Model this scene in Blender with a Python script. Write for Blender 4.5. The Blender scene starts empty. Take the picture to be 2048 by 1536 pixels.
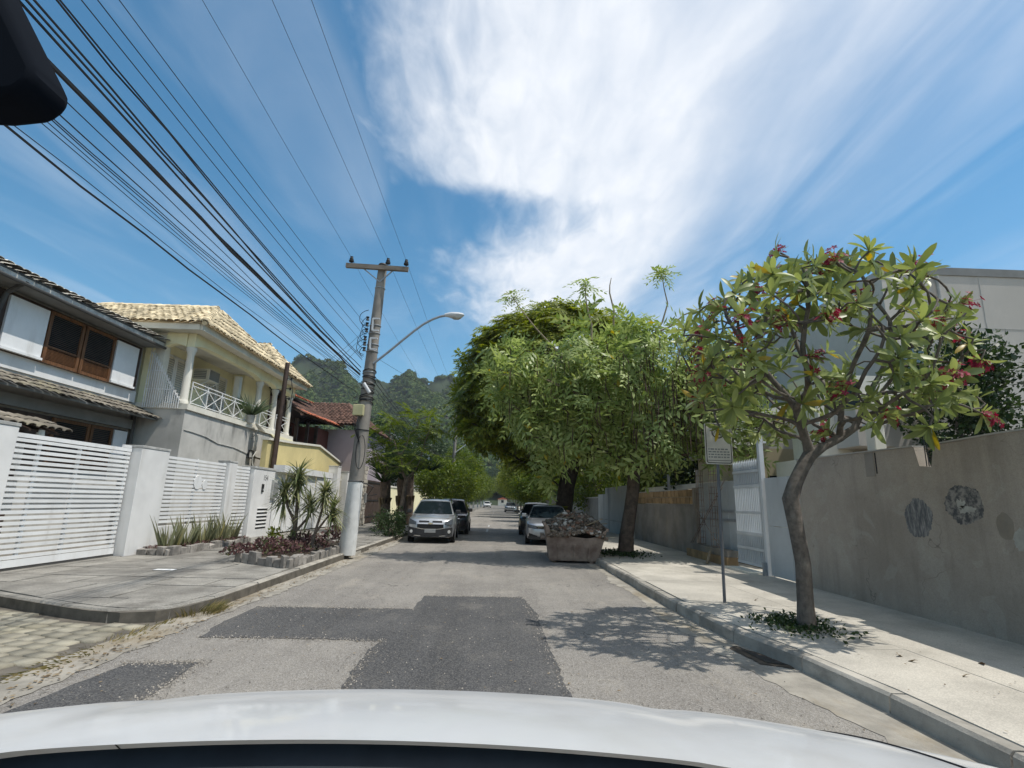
import bpy, math, random
import numpy as np
from mathutils import Matrix, Vector

# ------------------------------------------------------------------ camera, sky, sun, exposure
SC = bpy.context.scene
COL = SC.collection
CAM_H = 1.55
cam_d = bpy.data.cameras.new("camera")
cam = bpy.data.objects.new("camera", cam_d)
COL.objects.link(cam)
SC.camera = cam
cam_d.sensor_width = 36.0
cam_d.lens = 1050.0 / 2048.0 * 36.0
cam_d.clip_start = 0.02
cam_d.clip_end = 6000.0
cam.matrix_world = (Matrix.Translation((0, 0, CAM_H)) @ Matrix.Rotation(math.radians(-1.2158), 4, 'Z')
                    @ Matrix.Rotation(math.radians(90 + 12.6507), 4, 'X') @ Matrix.Rotation(math.radians(1.5), 4, 'Z'))
SUN_DIR = Vector((0.436, -0.103, 0.894)).normalized()

W = bpy.data.worlds.new("World")
SC.world = W
W.use_nodes = True
wt = W.node_tree
wt.nodes.clear()
def wn(t, **k):
    n = wt.nodes.new(t)
    for a, b in k.items():
        setattr(n, a, b)
    return n
def wmath(op, a, b=None, c=None, clamp=False):
    n = wn('ShaderNodeMath', operation=op, use_clamp=clamp)
    for i, v in enumerate((a, b, c)):
        if v is None:
            continue
        if isinstance(v, (int, float)):
            n.inputs[i].default_value = v
        else:
            wt.links.new(v, n.inputs[i])
    return n.outputs[0]
def wrange(v, a, b, c=0.0, d=1.0):
    n = wn('ShaderNodeMapRange', interpolation_type='SMOOTHSTEP')
    wt.links.new(v, n.inputs[0])
    for i, q in zip((1, 2, 3, 4), (a, b, c, d)):
        n.inputs[i].default_value = q
    return n.outputs[0]
sky = wn('ShaderNodeTexSky', sky_type='NISHITA', sun_disc=False)
sky.sun_elevation = math.asin(SUN_DIR.z)
sky.sun_rotation = math.atan2(SUN_DIR.x, SUN_DIR.y)
sky.air_density = 1.0
sky.dust_density = 0.35
sky.ozone_density = 1.2
tc = wn('ShaderNodeTexCoord')
sep = wn('ShaderNodeSeparateXYZ')
wt.links.new(tc.outputs['Generated'], sep.inputs[0])
dz = wmath('MAXIMUM', sep.outputs[2], 0.03)
U = wmath('DIVIDE', sep.outputs[0], dz)
V = wmath('DIVIDE', sep.outputs[1], dz)
def wnoise(su, sv, scale, detail, seed, dist=0.0, rough=0.55):
    c = wn('ShaderNodeCombineXYZ')
    wt.links.new(wmath('MULTIPLY', U, su), c.inputs[0])
    wt.links.new(wmath('MULTIPLY', V, sv), c.inputs[1])
    c.inputs[2].default_value = seed
    n = wn('ShaderNodeTexNoise')
    wt.links.new(c.outputs[0], n.inputs['Vector'])
    n.inputs['Scale'].default_value = scale
    n.inputs['Detail'].default_value = detail
    n.inputs['Roughness'].default_value = rough
    n.inputs['Distortion'].default_value = dist
    return n.outputs[0]
n_big = wnoise(1.0, 0.55, 2.2, 8, 3.1, 0.6)
n_streak = wnoise(1.5, 0.42, 1.7, 6, 7.7, 0.7, 0.5)
n_fine = wnoise(1.6, 0.7, 7.0, 6, 1.3, 0.4)
# the cloud bank lies overhead to the right of the street: its edge as a function of distance
fc = wn('ShaderNodeFloatCurve')
wt.links.new(wmath('MULTIPLY', V, 0.25), fc.inputs['Value'])
cv = fc.mapping.curves[0]
pts = [(0.0, 0.30), (0.22, 0.325), (0.29, 0.295), (0.365, 0.315), (0.425, 0.49), (0.48, 0.43), (0.545, 0.365), (0.75, 0.43), (1.0, 0.5)]
cv.points[0].location = pts[0]
cv.points[1].location = pts[-1]
for p in pts[1:-1]:
    cv.points.new(*p)
fc.mapping.update()
edge = wmath('SUBTRACT', fc.outputs[0], 0.5)
edge = wmath('MULTIPLY', edge, 2.0)
du = wmath('SUBTRACT', U, edge)
du = wmath('ADD', du, wmath('MULTIPLY', wmath('SUBTRACT', n_big, 0.5), 0.55))
du = wmath('ADD', du, wmath('MULTIPLY', wmath('SUBTRACT', n_fine, 0.5), 0.34))
left = wrange(du, -0.10, 0.42)
ru = wmath('ADD', U, wmath('MULTIPLY', wmath('SUBTRACT', n_streak, 0.5), 1.7))
right = wrange(ru, 0.15, 1.40, 1.0, 0.0)
bank = wmath('MULTIPLY', left, right)
bank = wmath('MULTIPLY', bank, wmath('ADD', wmath('MULTIPLY', n_fine, 0.55), 0.62), clamp=True)
wisp = wmath('MULTIPLY', wrange(n_streak, 0.46, 0.80), wmath('ADD', wmath('MULTIPLY', n_big, 0.9), 0.05))
fac = wmath('MAXIMUM', bank, wmath('MULTIPLY', wisp, 0.40), clamp=True)
fac = wmath('MULTIPLY', fac, wrange(sep.outputs[2], 0.02, 0.12))
bg_sky = wn('ShaderNodeBackground')
hs = wn('ShaderNodeHueSaturation')
hs.inputs['Saturation'].default_value = 1.32
hs.inputs['Hue'].default_value = 0.485
wt.links.new(sky.outputs[0], hs.inputs['Color'])
wt.links.new(hs.outputs[0], bg_sky.inputs[0])
bg_sky.inputs[1].default_value = 0.112
bg_cl = wn('ShaderNodeBackground')
bg_cl.inputs[0].default_value = (0.86, 0.89, 0.94, 1)
bg_cl.inputs[1].default_value = 0.86
mx = wn('ShaderNodeMixShader')
wt.links.new(fac, mx.inputs[0])
wt.links.new(bg_sky.outputs[0], mx.inputs[1])
wt.links.new(bg_cl.outputs[0], mx.inputs[2])
wo = wn('ShaderNodeOutputWorld')
wt.links.new(mx.outputs[0], wo.inputs[0])

sun_d = bpy.data.lights.new("sun", 'SUN')
sun_d.energy = 3.25
sun_d.angle = math.radians(0.53)
sun_d.color = (1.0, 0.955, 0.88)
sun = bpy.data.objects.new("sun", sun_d)
COL.objects.link(sun)
sun.rotation_mode = 'QUATERNION'
sun.rotation_quaternion = SUN_DIR.to_track_quat('Z', 'Y')
vs = SC.view_settings
vs.view_transform = 'Standard'
vs.look = 'None'
vs.exposure = 0.40
vs.gamma = 1.0
vs.use_curve_mapping = False
SC.cycles.max_bounces = 7
SC.cycles.diffuse_bounces = 3
SC.cycles.transparent_max_bounces = 6
SC.cycles.caustics_reflective = False
SC.cycles.caustics_refractive = False

# ------------------------------------------------------------------ materials
def nt_of(name):
    m = bpy.data.materials.new(name)
    m.use_nodes = True
    t = m.node_tree
    return m, t, t.nodes['Principled BSDF']
def add(t, typ, **k):
    n = t.nodes.new(typ)
    for a, b in k.items():
        setattr(n, a, b)
    return n
def setin(t, sock, v):
    if hasattr(v, 'is_linked') or hasattr(v, 'links'):
        t.links.new(v, sock)
    else:
        sock.default_value = v
def tnoise(t, scale, detail=5, vec=None, stretch=None, rough=0.6, dist=0.0):
    g = add(t, 'ShaderNodeNewGeometry')
    v = g.outputs['Position']
    if stretch:
        mp = add(t, 'ShaderNodeMapping')
        mp.inputs['Scale'].default_value = stretch
        t.links.new(v, mp.inputs['Vector'])
        v = mp.outputs[0]
    n = add(t, 'ShaderNodeTexNoise')
    t.links.new(v, n.inputs['Vector'])
    n.inputs['Scale'].default_value = scale
    n.inputs['Detail'].default_value = detail
    n.inputs['Roughness'].default_value = rough
    n.inputs['Distortion'].default_value = dist
    return n.outputs[0]
def tmath(t, op, a, b=0.0, clamp=False):
    n = add(t, 'ShaderNodeMath', operation=op, use_clamp=clamp)
    setin(t, n.inputs[0], a)
    setin(t, n.inputs[1], b)
    return n.outputs[0]
def tramp(t, v, a, b, c=0.0, d=1.0):
    n = add(t, 'ShaderNodeMapRange', interpolation_type='SMOOTHSTEP')
    setin(t, n.inputs[0], v)
    for i, q in zip((1, 2, 3, 4), (a, b, c, d)):
        n.inputs[i].default_value = q
    return n.outputs[0]
def tmix(t, f, a, b, mode='MIX'):
    n = add(t, 'ShaderNodeMix', data_type='RGBA', blend_type=mode)
    setin(t, n.inputs['Factor'], f)
    for key, v in (('A', a), ('B', b)):
        s = [i for i in n.inputs if i.name == key and i.type == 'RGBA'][0]
        if isinstance(v, (tuple, list)):
            s.default_value = tuple(v) + ((1.0,) if len(v) == 3 else ())
        else:
            t.links.new(v, s)
    return [o for o in n.outputs if o.type == 'RGBA'][0]
def tbump(t, bsdf, h, strength, dist=0.02):
    b = add(t, 'ShaderNodeBump')
    b.inputs['Strength'].default_value = strength
    b.inputs['Distance'].default_value = dist
    t.links.new(h, b.inputs['Height'])
    t.links.new(b.outputs[0], bsdf.inputs['Normal'])
def trandom(t):
    g = add(t, 'ShaderNodeNewGeometry')
    o = add(t, 'ShaderNodeObjectInfo')
    s = tmath(t, 'ADD', g.outputs['Random Per Island'], o.outputs['Random'])
    return tmath(t, 'FRACT', s)
def clampc(c):
    return tuple(min(1.0, max(0.0, q)) for q in c)
def mat(name, col, rough=0.75, var=0.18, scale=3.0, col2=None, bump=0.0, bscale=70.0, metal=0.0, spec=0.35,
        isl=0.0, streak=None, stretch=None, fine=0.0):
    """base colour broken by noise; streak=(colour, amount, stretch) adds grime; isl varies each piece"""
    m, t, b = nt_of(name)
    lo = clampc([q * (1 - var) for q in col])
    hi = clampc([q * (1 + var) for q in col]) if col2 is None else col2
    c = tmix(t, tramp(t, tnoise(t, scale, 6, stretch=stretch), 0.3, 0.7), lo, hi)
    if fine:
        c = tmix(t, tramp(t, tnoise(t, bscale, 2), 0.35, 0.65), tmix(t, fine, c, (0.01, 0.01, 0.01)), c)
    if streak:
        sc, amt, st = streak
        f = tmath(t, 'MULTIPLY', tramp(t, tnoise(t, 1.0, 7, stretch=st, rough=0.65), 0.48, 0.78), amt)
        c = tmix(t, f, c, sc)
    if isl:
        r = trandom(t)
        k = tramp(t, r, 0.0, 1.0, 1.0 - isl, 1.0 + isl * 0.6)
        hv = add(t, 'ShaderNodeHueSaturation')
        t.links.new(c, hv.inputs['Color'])
        t.links.new(k, hv.inputs['Value'])
        c = hv.outputs[0]
    t.links.new(c, b.inputs['Base Color'])
    b.inputs['Roughness'].default_value = rough
    b.inputs['Metallic'].default_value = metal
    b.inputs['Specular IOR Level'].default_value = spec
    if bump:
        tbump(t, b, tnoise(t, bscale, 4), bump, 0.01)
    return m
def leafmat(name, c1, c2, c3=None, trans=0.35, rough=0.5, spec=0.35, p3=0.06):
    m, t, b = nt_of(name)
    r = trandom(t)
    c = tmix(t, tramp(t, r, 0.0, 1.0), c1, c2)
    if c3:
        c = tmix(t, tmath(t, 'LESS_THAN', tmath(t, 'FRACT', tmath(t, 'MULTIPLY', r, 37.3)), p3), c, c3)
    c = tmix(t, tramp(t, tnoise(t, 0.9, 3), 0.3, 0.7, 0.0, 0.35), c, tuple(q * 0.55 for q in c1))
    t.links.new(c, b.inputs['Base Color'])
    b.inputs['Roughness'].default_value = rough
    b.inputs['Specular IOR Level'].default_value = spec
    tr = add(t, 'ShaderNodeBsdfTranslucent')
    hv = add(t, 'ShaderNodeHueSaturation')
    hv.inputs['Saturation'].default_value = 1.15
    hv.inputs['Value'].default_value = 1.25
    t.links.new(c, hv.inputs['Color'])
    t.links.new(hv.outputs[0], tr.inputs[0])
    ms = add(t, 'ShaderNodeMixShader')
    ms.inputs[0].default_value = trans
    t.links.new(b.outputs[0], ms.inputs[1])
    t.links.new(tr.outputs[0], ms.inputs[2])
    out = t.nodes['Material Output']
    t.links.new(ms.outputs[0], out.inputs['Surface'])
    return m
def glassmat(name, col=(0.02, 0.03, 0.035), rough=0.06):
    m, t, b = nt_of(name)
    b.inputs['Base Color'].default_value = (*col, 1)
    b.inputs['Roughness'].default_value = rough
    b.inputs['Specular IOR Level'].default_value = 0.3
    return m
def paintmat(name, col, metal=0.0, rough=0.35, coat=0.6, dust=0.12):
    m, t, b = nt_of(name)
    c = tmix(t, tmath(t, 'MULTIPLY', tramp(t, tnoise(t, 6, 6), 0.35, 0.8), dust), col, (0.35, 0.32, 0.27))
    t.links.new(c, b.inputs['Base Color'])
    b.inputs['Metallic'].default_value = metal
    t.links.new(tramp(t, tnoise(t, 9, 4), 0.3, 0.8, rough, rough + 0.2), b.inputs['Roughness'])
    b.inputs['Coat Weight'].default_value = coat
    b.inputs['Coat Roughness'].default_value = 0.08
    return m

# ------------------------------------------------------------------ mesh helpers
ORG = {}
CAMP = np.array([0.0, 0.0, CAM_H])
def org(parent):
    return np.array(ORG.get(parent.name, (0, 0, 0)), float) if parent is not None else np.zeros(3)
def np_mesh(name, V, Q, smooth=False):
    V = np.asarray(V, np.float32)
    Q = np.asarray(Q, np.int32)
    me = bpy.data.meshes.new(name)
    n, k = Q.shape
    me.vertices.add(len(V))
    me.vertices.foreach_set('co', V.ravel())
    me.loops.add(n * k)
    me.loops.foreach_set('vertex_index', Q.ravel())
    me.polygons.add(n)
    me.polygons.foreach_set('loop_start', np.arange(0, n * k, k, dtype=np.int32))
    me.polygons.foreach_set('loop_total', np.full(n, k, np.int32))
    if smooth:
        me.polygons.foreach_set('use_smooth', np.ones(n, bool))
    me.update(calc_edges=True)
    return me
def link(name, me, m, parent=None):
    o = bpy.data.objects.new(name, me)
    COL.objects.link(o)
    if m is not None and me is not None and len(me.materials) == 0:
        me.materials.append(m)
    if parent is not None:
        o.parent = parent
        ORG[o.name] = tuple(org(parent))
    return o
def tag(o, label=None, cat=None, group=None, kind=None):
    if label: o['label'] = label
    if cat: o['category'] = cat
    if group: o['group'] = group
    if kind: o['kind'] = kind
    return o
def thing(name, label, cat, loc, group=None):
    o = bpy.data.objects.new(name, None)
    COL.objects.link(o)
    o.location = loc
    o.empty_display_size = 0.3
    ORG[o.name] = tuple(loc)
    return tag(o, label, cat, group)
class MB:
    def __init__(self):
        self.v = []
        self.f = []
    def add(self, vs, fs):
        k = len(self.v)
        self.v.extend([tuple(map(float, p)) for p in vs])
        self.f.extend([tuple(i + k for i in f) for f in fs])
        return self
    def box(self, x0, y0, z0, x1, y1, z1):
        x0, x1 = sorted((x0, x1)); y0, y1 = sorted((y0, y1)); z0, z1 = sorted((z0, z1))
        return self.add([(x0, y0, z0), (x1, y0, z0), (x1, y1, z0), (x0, y1, z0), (x0, y0, z1), (x1, y0, z1), (x1, y1, z1), (x0, y1, z1)],
                        [(0, 3, 2, 1), (4, 5, 6, 7), (0, 1, 5, 4), (1, 2, 6, 5), (2, 3, 7, 6), (3, 0, 4, 7)])
    def bar(self, a, b, w, h=None, up=(0, 0, 1)):
        """a rectangular bar from a to b"""
        a = Vector(a); b = Vector(b); h = h or w
        d = (b - a).normalized(); u = Vector(up)
        if abs(d.dot(u)) > 0.98: u = Vector((0, 1, 0))
        s = d.cross(u).normalized() * (w / 2); u = s.cross(d).normalized() * (h / 2)
        p = [a - s - u, a + s - u, a + s + u, a - s + u, b - s - u, b + s - u, b + s + u, b - s + u]
        return self.add(p, [(0, 3, 2, 1), (4, 5, 6, 7), (0, 1, 5, 4), (1, 2, 6, 5), (2, 3, 7, 6), (3, 0, 4, 7)])
    def prism(self, poly, off):
        n = len(poly)
        p = [Vector(q) for q in poly]
        o = Vector(off)
        nrm = Vector((0, 0, 0))
        for i in range(n):
            nrm += (p[i] - p[0]).cross(p[(i + 1) % n] - p[0])
        if nrm.dot(o) > 0:
            p = p[::-1]
        vs = p + [q + o for q in p]
        fs = [tuple(range(n)), tuple(range(2 * n - 1, n - 1, -1))]
        fs += [(i, i + n, (i + 1) % n + n, (i + 1) % n) for i in range(n)]
        return self.add(vs, fs)
    def tube(self, path, rad, n=8, cap=True):
        path = [Vector(p) for p in path]
        if not hasattr(rad, '__len__'): rad = [rad] * len(path)
        rings = []
        ref = Vector((0.13, 0.97, 0.2))
        for i, p in enumerate(path):
            d = (path[min(i + 1, len(path) - 1)] - path[max(i - 1, 0)])
            d = d.normalized() if d.length > 1e-9 else Vector((0, 0, 1))
            if abs(d.dot(ref)) > 0.95: r0 = Vector((1, 0, 0.1))
            else: r0 = ref
            s = d.cross(r0).normalized()
            u = s.cross(d).normalized()
            rings.append([p + (s * math.cos(2 * math.pi * k / n) + u * math.sin(2 * math.pi * k / n)) * rad[i] for k in range(n)])
        vs = [q for r in rings for q in r]
        fs = []
        for i in range(len(path) - 1):
            for k in range(n):
                fs.append((i * n + k, (i + 1) * n + k, (i + 1) * n + (k + 1) % n, i * n + (k + 1) % n))
        if cap:
            fs.append(tuple(range(n)))
            fs.append(tuple((len(path) - 1) * n + k for k in range(n - 1, -1, -1)))
        return self.add(vs, fs)
    def lathe(self, prof, c, n=16, axis='z'):
        rows = []
        for r, h in prof:
            row = []
            for k in range(n):
                a = 2 * math.pi * k / n
                q = (r * math.cos(a), r * math.sin(a), h)
                if axis == 'x': q = (h, q[0], q[1])
                if axis == 'y': q = (q[0], h, q[1])
                row.append((q[0] + c[0], q[1] + c[1], q[2] + c[2]))
            rows.append(row)
        fs = []
        for i in range(len(rows) - 1):
            for k in range(n):
                fs.append((i * n + k, i * n + (k + 1) % n, (i + 1) * n + (k + 1) % n, (i + 1) * n + k))
        fs.append(tuple(range(n - 1, -1, -1)))
        fs.append(tuple((len(rows) - 1) * n + k for k in range(n)))
        return self.add([q for r in rows for q in r], fs)
    def build(self, name, m, parent=None, smooth=False, bevel=0.0, auto=None):
        o3 = org(parent)
        me = bpy.data.meshes.new(name)
        me.from_pydata([(p[0] - o3[0], p[1] - o3[1], p[2] - o3[2]) for p in self.v], [], self.f)
        me.update()
        if smooth:
            for p in me.polygons: p.use_smooth = True
            me.set_sharp_from_angle(angle=math.radians(auto or 40))
        o = link(name, me, m, parent)
        if bevel:
            bv = o.modifiers.new('bevel', 'BEVEL')
            bv.width = bevel
            bv.segments = 2
            bv.limit_method = 'ANGLE'
        return o
def box(name, m, parent, a, b, bevel=0.0):
    return MB().box(*a, *b).build(name, m, parent, bevel=bevel)
def inst(name, me, parent, M4):
    o = bpy.data.objects.new(name, me)
    COL.objects.link(o)
    o3 = org(parent)
    o.matrix_basis = Matrix.Translation((-o3[0], -o3[1], -o3[2])) @ M4
    if parent is not None:
        o.parent = parent
        ORG[o.name] = tuple(o3)
    return o
def mesh_arrays(me):
    V = np.empty(len(me.vertices) * 3, np.float32)
    me.vertices.foreach_get('co', V)
    return V.reshape(-1, 3), [tuple(p.vertices) for p in me.polygons]
def merged(Vt, Qt, Ms):
    """copies of one template (all faces of equal size) under many 4x4 matrices"""
    Vt = np.asarray(Vt, float); Qt = np.asarray(Qt, int); Ms = np.asarray(Ms, float)
    Vh = np.c_[Vt, np.ones(len(Vt))]
    VV = np.einsum('nij,vj->nvi', Ms[:, :3, :], Vh).reshape(-1, 3)
    QQ = (Qt[None] + (np.arange(len(Ms)) * len(Vt))[:, None, None]).reshape(-1, Qt.shape[1])
    return VV, QQ
def pieces(parent, name, tmpl, Ms, m, rest_name=None, limit=290):
    """alike pieces: the nearest are objects of their own, the rest one joined part"""
    Vt, Qt = tmpl
    me = np_mesh(name, Vt, Qt)
    me.materials.append(m)
    Ms = sorted(Ms, key=lambda M4: (M4.translation - Vector(CAMP)).length)
    for M4 in Ms[:limit]:
        inst(name, me, parent, M4)
    if len(Ms) > limit:
        VV, QQ = merged(Vt, Qt, [np.array(M4) for M4 in Ms[limit:]])
        o3 = org(parent)
        o = link(rest_name or name + '_field', np_mesh(name, VV - o3, QQ), m, parent)
        o['kind'] = 'stuff'
def frame_mat(origin, x, y, z):
    M4 = Matrix.Identity(4)
    for i, c in enumerate((x, y, z)):
        for j in range(3): M4[j][i] = c[j]
    M4.translation = origin
    return M4
def rng(s): return np.random.default_rng(s)
def clip_poly(sub, clip):
    """Sutherland-Hodgman, clip convex and counter-clockwise"""
    out = list(sub)
    for i in range(len(clip)):
        a, b = clip[i], clip[(i + 1) % len(clip)]
        inp, out = out, []
        if not inp: return []
        def side(p): return (b[0] - a[0]) * (p[1] - a[1]) - (b[1] - a[1]) * (p[0] - a[0])
        for j in range(len(inp)):
            p, q = inp[j], inp[(j + 1) % len(inp)]
            sp, sq = side(p), side(q)
            if sp >= 0: out.append(p)
            if sp * sq < 0:
                k = sp / (sp - sq)
                out.append((p[0] + (q[0] - p[0]) * k, p[1] + (q[1] - p[1]) * k))
    return out
def wob(p, R_, a): return p + R_.uniform(-a, a)
# ------------------------------------------------------------------ palette
def road_material(name, col, col2, speck, crack=True, dusty=0.5):
    m, t, b = nt_of(name)
    big = tramp(t, tnoise(t, 0.55, 7, rough=0.65), 0.32, 0.7)
    c = tmix(t, big, col, col2)
    lane = tramp(t, tnoise(t, 1.0, 6, stretch=(1.7, 0.09, 1)), 0.42, 0.68)
    c = tmix(t, tmath(t, 'MULTIPLY', lane, 0.5), c, tuple(q * 0.60 for q in col))
    oil = tramp(t, tnoise(t, 0.9, 7, stretch=(1, 0.45, 1), rough=0.72, dist=0.5), 0.56, 0.70)
    c = tmix(t, tmath(t, 'MULTIPLY', oil, 0.5), c, tuple(q * 0.45 for q in col))
    dust = tmath(t, 'MULTIPLY', tramp(t, tnoise(t, 1.6, 8, stretch=(1, 0.5, 1), rough=0.7), 0.5, 0.75), dusty)
    c = tmix(t, dust, c, (0.36, 0.32, 0.26))
    vo = add(t, 'ShaderNodeTexVoronoi')
    g = add(t, 'ShaderNodeNewGeometry')
    t.links.new(g.outputs['Position'], vo.inputs['Vector'])
    vo.inputs['Scale'].default_value = 85
    sp = tramp(t, vo.outputs['Color'], 0.15, 0.95)
    c = tmix(t, tmath(t, 'MULTIPLY', sp, speck), c, (0.42, 0.40, 0.37))
    c = tmix(t, tmath(t, 'MULTIPLY', tramp(t, tnoise(t, 120, 2), 0.52, 0.72), speck * 1.3), c, (0.035, 0.035, 0.035))
    if crack:
        v2 = add(t, 'ShaderNodeTexVoronoi', feature='DISTANCE_TO_EDGE')
        wv = add(t, 'ShaderNodeVectorMath', operation='ADD')
        nz = add(t, 'ShaderNodeTexNoise')
        nz.inputs['Scale'].default_value = 2.5
        t.links.new(g.outputs['Position'], nz.inputs['Vector'])
        t.links.new(g.outputs['Position'], wv.inputs[0])
        t.links.new(nz.outputs['Color'], wv.inputs[1])
        t.links.new(wv.outputs[0], v2.inputs['Vector'])
        v2.inputs['Scale'].default_value = 0.55
        cr = tramp(t, v2.outputs['Distance'], 0.0, 0.012, 1.0, 0.0)
        cr = tmath(t, 'MULTIPLY', cr, tramp(t, tnoise(t, 0.8, 3), 0.5, 0.62))
        c = tmix(t, tmath(t, 'MULTIPLY', cr, 0.7), c, (0.03, 0.03, 0.03))
    t.links.new(c, b.inputs['Base Color'])
    b.inputs['Roughness'].default_value = 0.88
    b.inputs['Specular IOR Level'].default_value = 0.25
    tbump(t, b, vo.outputs['Distance'], 0.55, 0.012)
    return m
MT = {}
MT['road'] = road_material('old_asphalt', (0.168, 0.153, 0.135), (0.262, 0.241, 0.210), 0.5, True, 0.62)
MT['patch'] = road_material('new_asphalt', (0.046, 0.047, 0.050), (0.074, 0.073, 0.073), 0.20, False, 0.22)
MT['earth'] = mat('dry_earth', (0.16, 0.13, 0.09), 0.95, 0.3, 1.2, bump=0.5, bscale=30)
MT['walk_r'] = mat('pale_concrete', (0.50, 0.465, 0.40), 0.9, 0.16, 1.1, bump=0.25, bscale=90, isl=0.06, fine=0.25,
                   streak=((0.27, 0.25, 0.21), 0.75, (1.3, 0.9, 1)))
MT['kerb_r'] = mat('kerb_concrete', (0.36, 0.335, 0.29), 0.92, 0.25, 2.5, bump=0.5, bscale=60, isl=0.12, streak=((0.16, 0.15, 0.13), 0.8, (2, 2, 5)))
MT['slab_l'] = mat('worn_paving_slab', (0.270, 0.255, 0.225), 0.92, 0.26, 1.6, bump=0.5, bscale=45, isl=0.10, fine=0.3,
                   streak=((0.11, 0.10, 0.085), 0.95, (1.4, 1.1, 1)))
MT['joint'] = mat('sandy_joint', (0.115, 0.102, 0.083), 0.95, 0.3, 5)
MT['paver'] = mat('block_paver', (0.285, 0.262, 0.205), 0.92, 0.22, 4, bump=0.5, bscale=60, isl=0.22, streak=((0.30, 0.26, 0.15), 0.5, (1, 1, 1)))
MT['gutter'] = mat('gutter_concrete', (0.29, 0.268, 0.228), 0.92, 0.28, 2.0, bump=0.5, bscale=40, streak=((0.22, 0.17, 0.10), 0.9, (2.2, 0.7, 1)))
MT['litter'] = leafmat('dry_leaf', (0.20, 0.145, 0.085), (0.32, 0.255, 0.165), (0.10, 0.07, 0.04), 0.1, 0.8, 0.1, 0.2)
MT['weed'] = leafmat('weed_leaf', (0.10, 0.10, 0.035), (0.24, 0.20, 0.08), (0.33, 0.26, 0.12), 0.2, 0.8, 0.1, 0.4)
MT['white'] = mat('white_paint', (0.76, 0.76, 0.75), 0.6, 0.05, 2, isl=0.05, streak=((0.46, 0.44, 0.40), 0.55, (3, 3, 0.5)))
MT['white_wall'] = mat('white_wall_paint', (0.70, 0.69, 0.67), 0.8, 0.07, 1.5, bump=0.15, bscale=60, streak=((0.40, 0.38, 0.34), 0.6, (2.5, 2.5, 0.35)))
MT['cap'] = mat('weathered_cap', (0.42, 0.42, 0.40), 0.85, 0.2, 4, streak=((0.14, 0.14, 0.13), 0.6, (3, 3, 1)))
MT['grey_wall'] = mat('grey_render', (0.46, 0.445, 0.41), 0.9, 0.14, 1.2, bump=0.35, bscale=50, streak=((0.10, 0.10, 0.095), 0.85, (1.5, 1.5, 0.5)))
MT['grey_trim'] = mat('grey_beam_paint', (0.22, 0.225, 0.22), 0.85, 0.12, 2)
MT['cream_wall'] = mat('cream_yellow_paint', (0.86, 0.80, 0.53), 0.8, 0.06, 1.2, streak=((0.52, 0.46, 0.28), 0.35, (1.5, 1.5, 0.4)))
MT['offwhite'] = mat('off_white_plaster', (0.70, 0.67, 0.58), 0.8, 0.06, 2, streak=((0.40, 0.37, 0.31), 0.45, (3, 3, 0.6)))
MT['yellow_wall'] = mat('yellow_yard_wall_paint', (0.62, 0.52, 0.25), 0.85, 0.08, 1.0, streak=((0.42, 0.36, 0.22), 0.5, (2, 2, 0.5)))
MT['mauve_wall'] = mat('mauve_grey_paint', (0.36, 0.31, 0.33), 0.85, 0.06, 1)
MT['red_wall'] = mat('dark_red_paint', (0.15, 0.055, 0.045), 0.85, 0.15, 1.5)
MT['wood'] = mat('varnished_wood', (0.145, 0.066, 0.028), 0.5, 0.35, 3, stretch=(8, 8, 1.0), isl=0.15)
MT['dark_wood'] = mat('dark_wood', (0.055, 0.035, 0.026), 0.6, 0.3, 3)
MT['tile_tan'] = mat('tan_clay_tile', (0.66, 0.545, 0.36), 0.85, 0.18, 3.0, isl=0.30, streak=((0.16, 0.14, 0.11), 0.7, (1.2, 1.2, 1.2)))
MT['tile_pale'] = mat('pale_weathered_tile', (0.62, 0.58, 0.50), 0.9, 0.25, 3.0, isl=0.3, streak=((0.10, 0.095, 0.085), 0.9, (1.5, 1.5, 1.5)))
MT['tile_grey'] = mat('grey_brown_tile', (0.20, 0.175, 0.14), 0.9, 0.25, 3.0, isl=0.3, streak=((0.30, 0.28, 0.12), 0.5, (1.5, 1.5, 1.5)))
MT['tile_brown'] = mat('brown_clay_tile', (0.135, 0.075, 0.055), 0.88, 0.25, 3.0, isl=0.35)
MT['tile_orange'] = mat('orange_clay_tile', (0.42, 0.125, 0.065), 0.85, 0.2, 3.0, isl=0.3)
MT['fascia'] = mat('mouldy_fascia', (0.52, 0.51, 0.48), 0.85, 0.2, 5, streak=((0.06, 0.06, 0.06), 1.0, (2.2, 2.2, 4)))
MT['gutter_metal'] = mat('dark_rain_gutter', (0.07, 0.068, 0.065), 0.6, 0.2, 3)
MT['glass'] = glassmat('window_glass')
MT['glass_bl'] = glassmat('bluish_glass', (0.10, 0.15, 0.18), 0.1)
MT['black'] = mat('black_plastic', (0.016, 0.016, 0.017), 0.55, 0.2, 8)
MT['wire'] = mat('black_cable', (0.018, 0.019, 0.021), 0.6, 0.1, 3)
MT['pole'] = mat('pole_concrete', (0.235, 0.215, 0.19), 0.9, 0.18, 2.2, bump=0.3, bscale=40, streak=((0.10, 0.10, 0.095), 0.8, (4, 4, 0.5)))
MT['whitewash'] = mat('peeling_whitewash', (0.62, 0.62, 0.60), 0.9, 0.1, 3, streak=((0.25, 0.24, 0.22), 0.75, (5, 5, 1.6)))
MT['steel'] = mat('galvanised_steel', (0.32, 0.34, 0.36), 0.5, 0.15, 6, metal=0.5)
MT['lampgrey'] = mat('lamp_housing', (0.55, 0.56, 0.57), 0.45, 0.08, 6)
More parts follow.
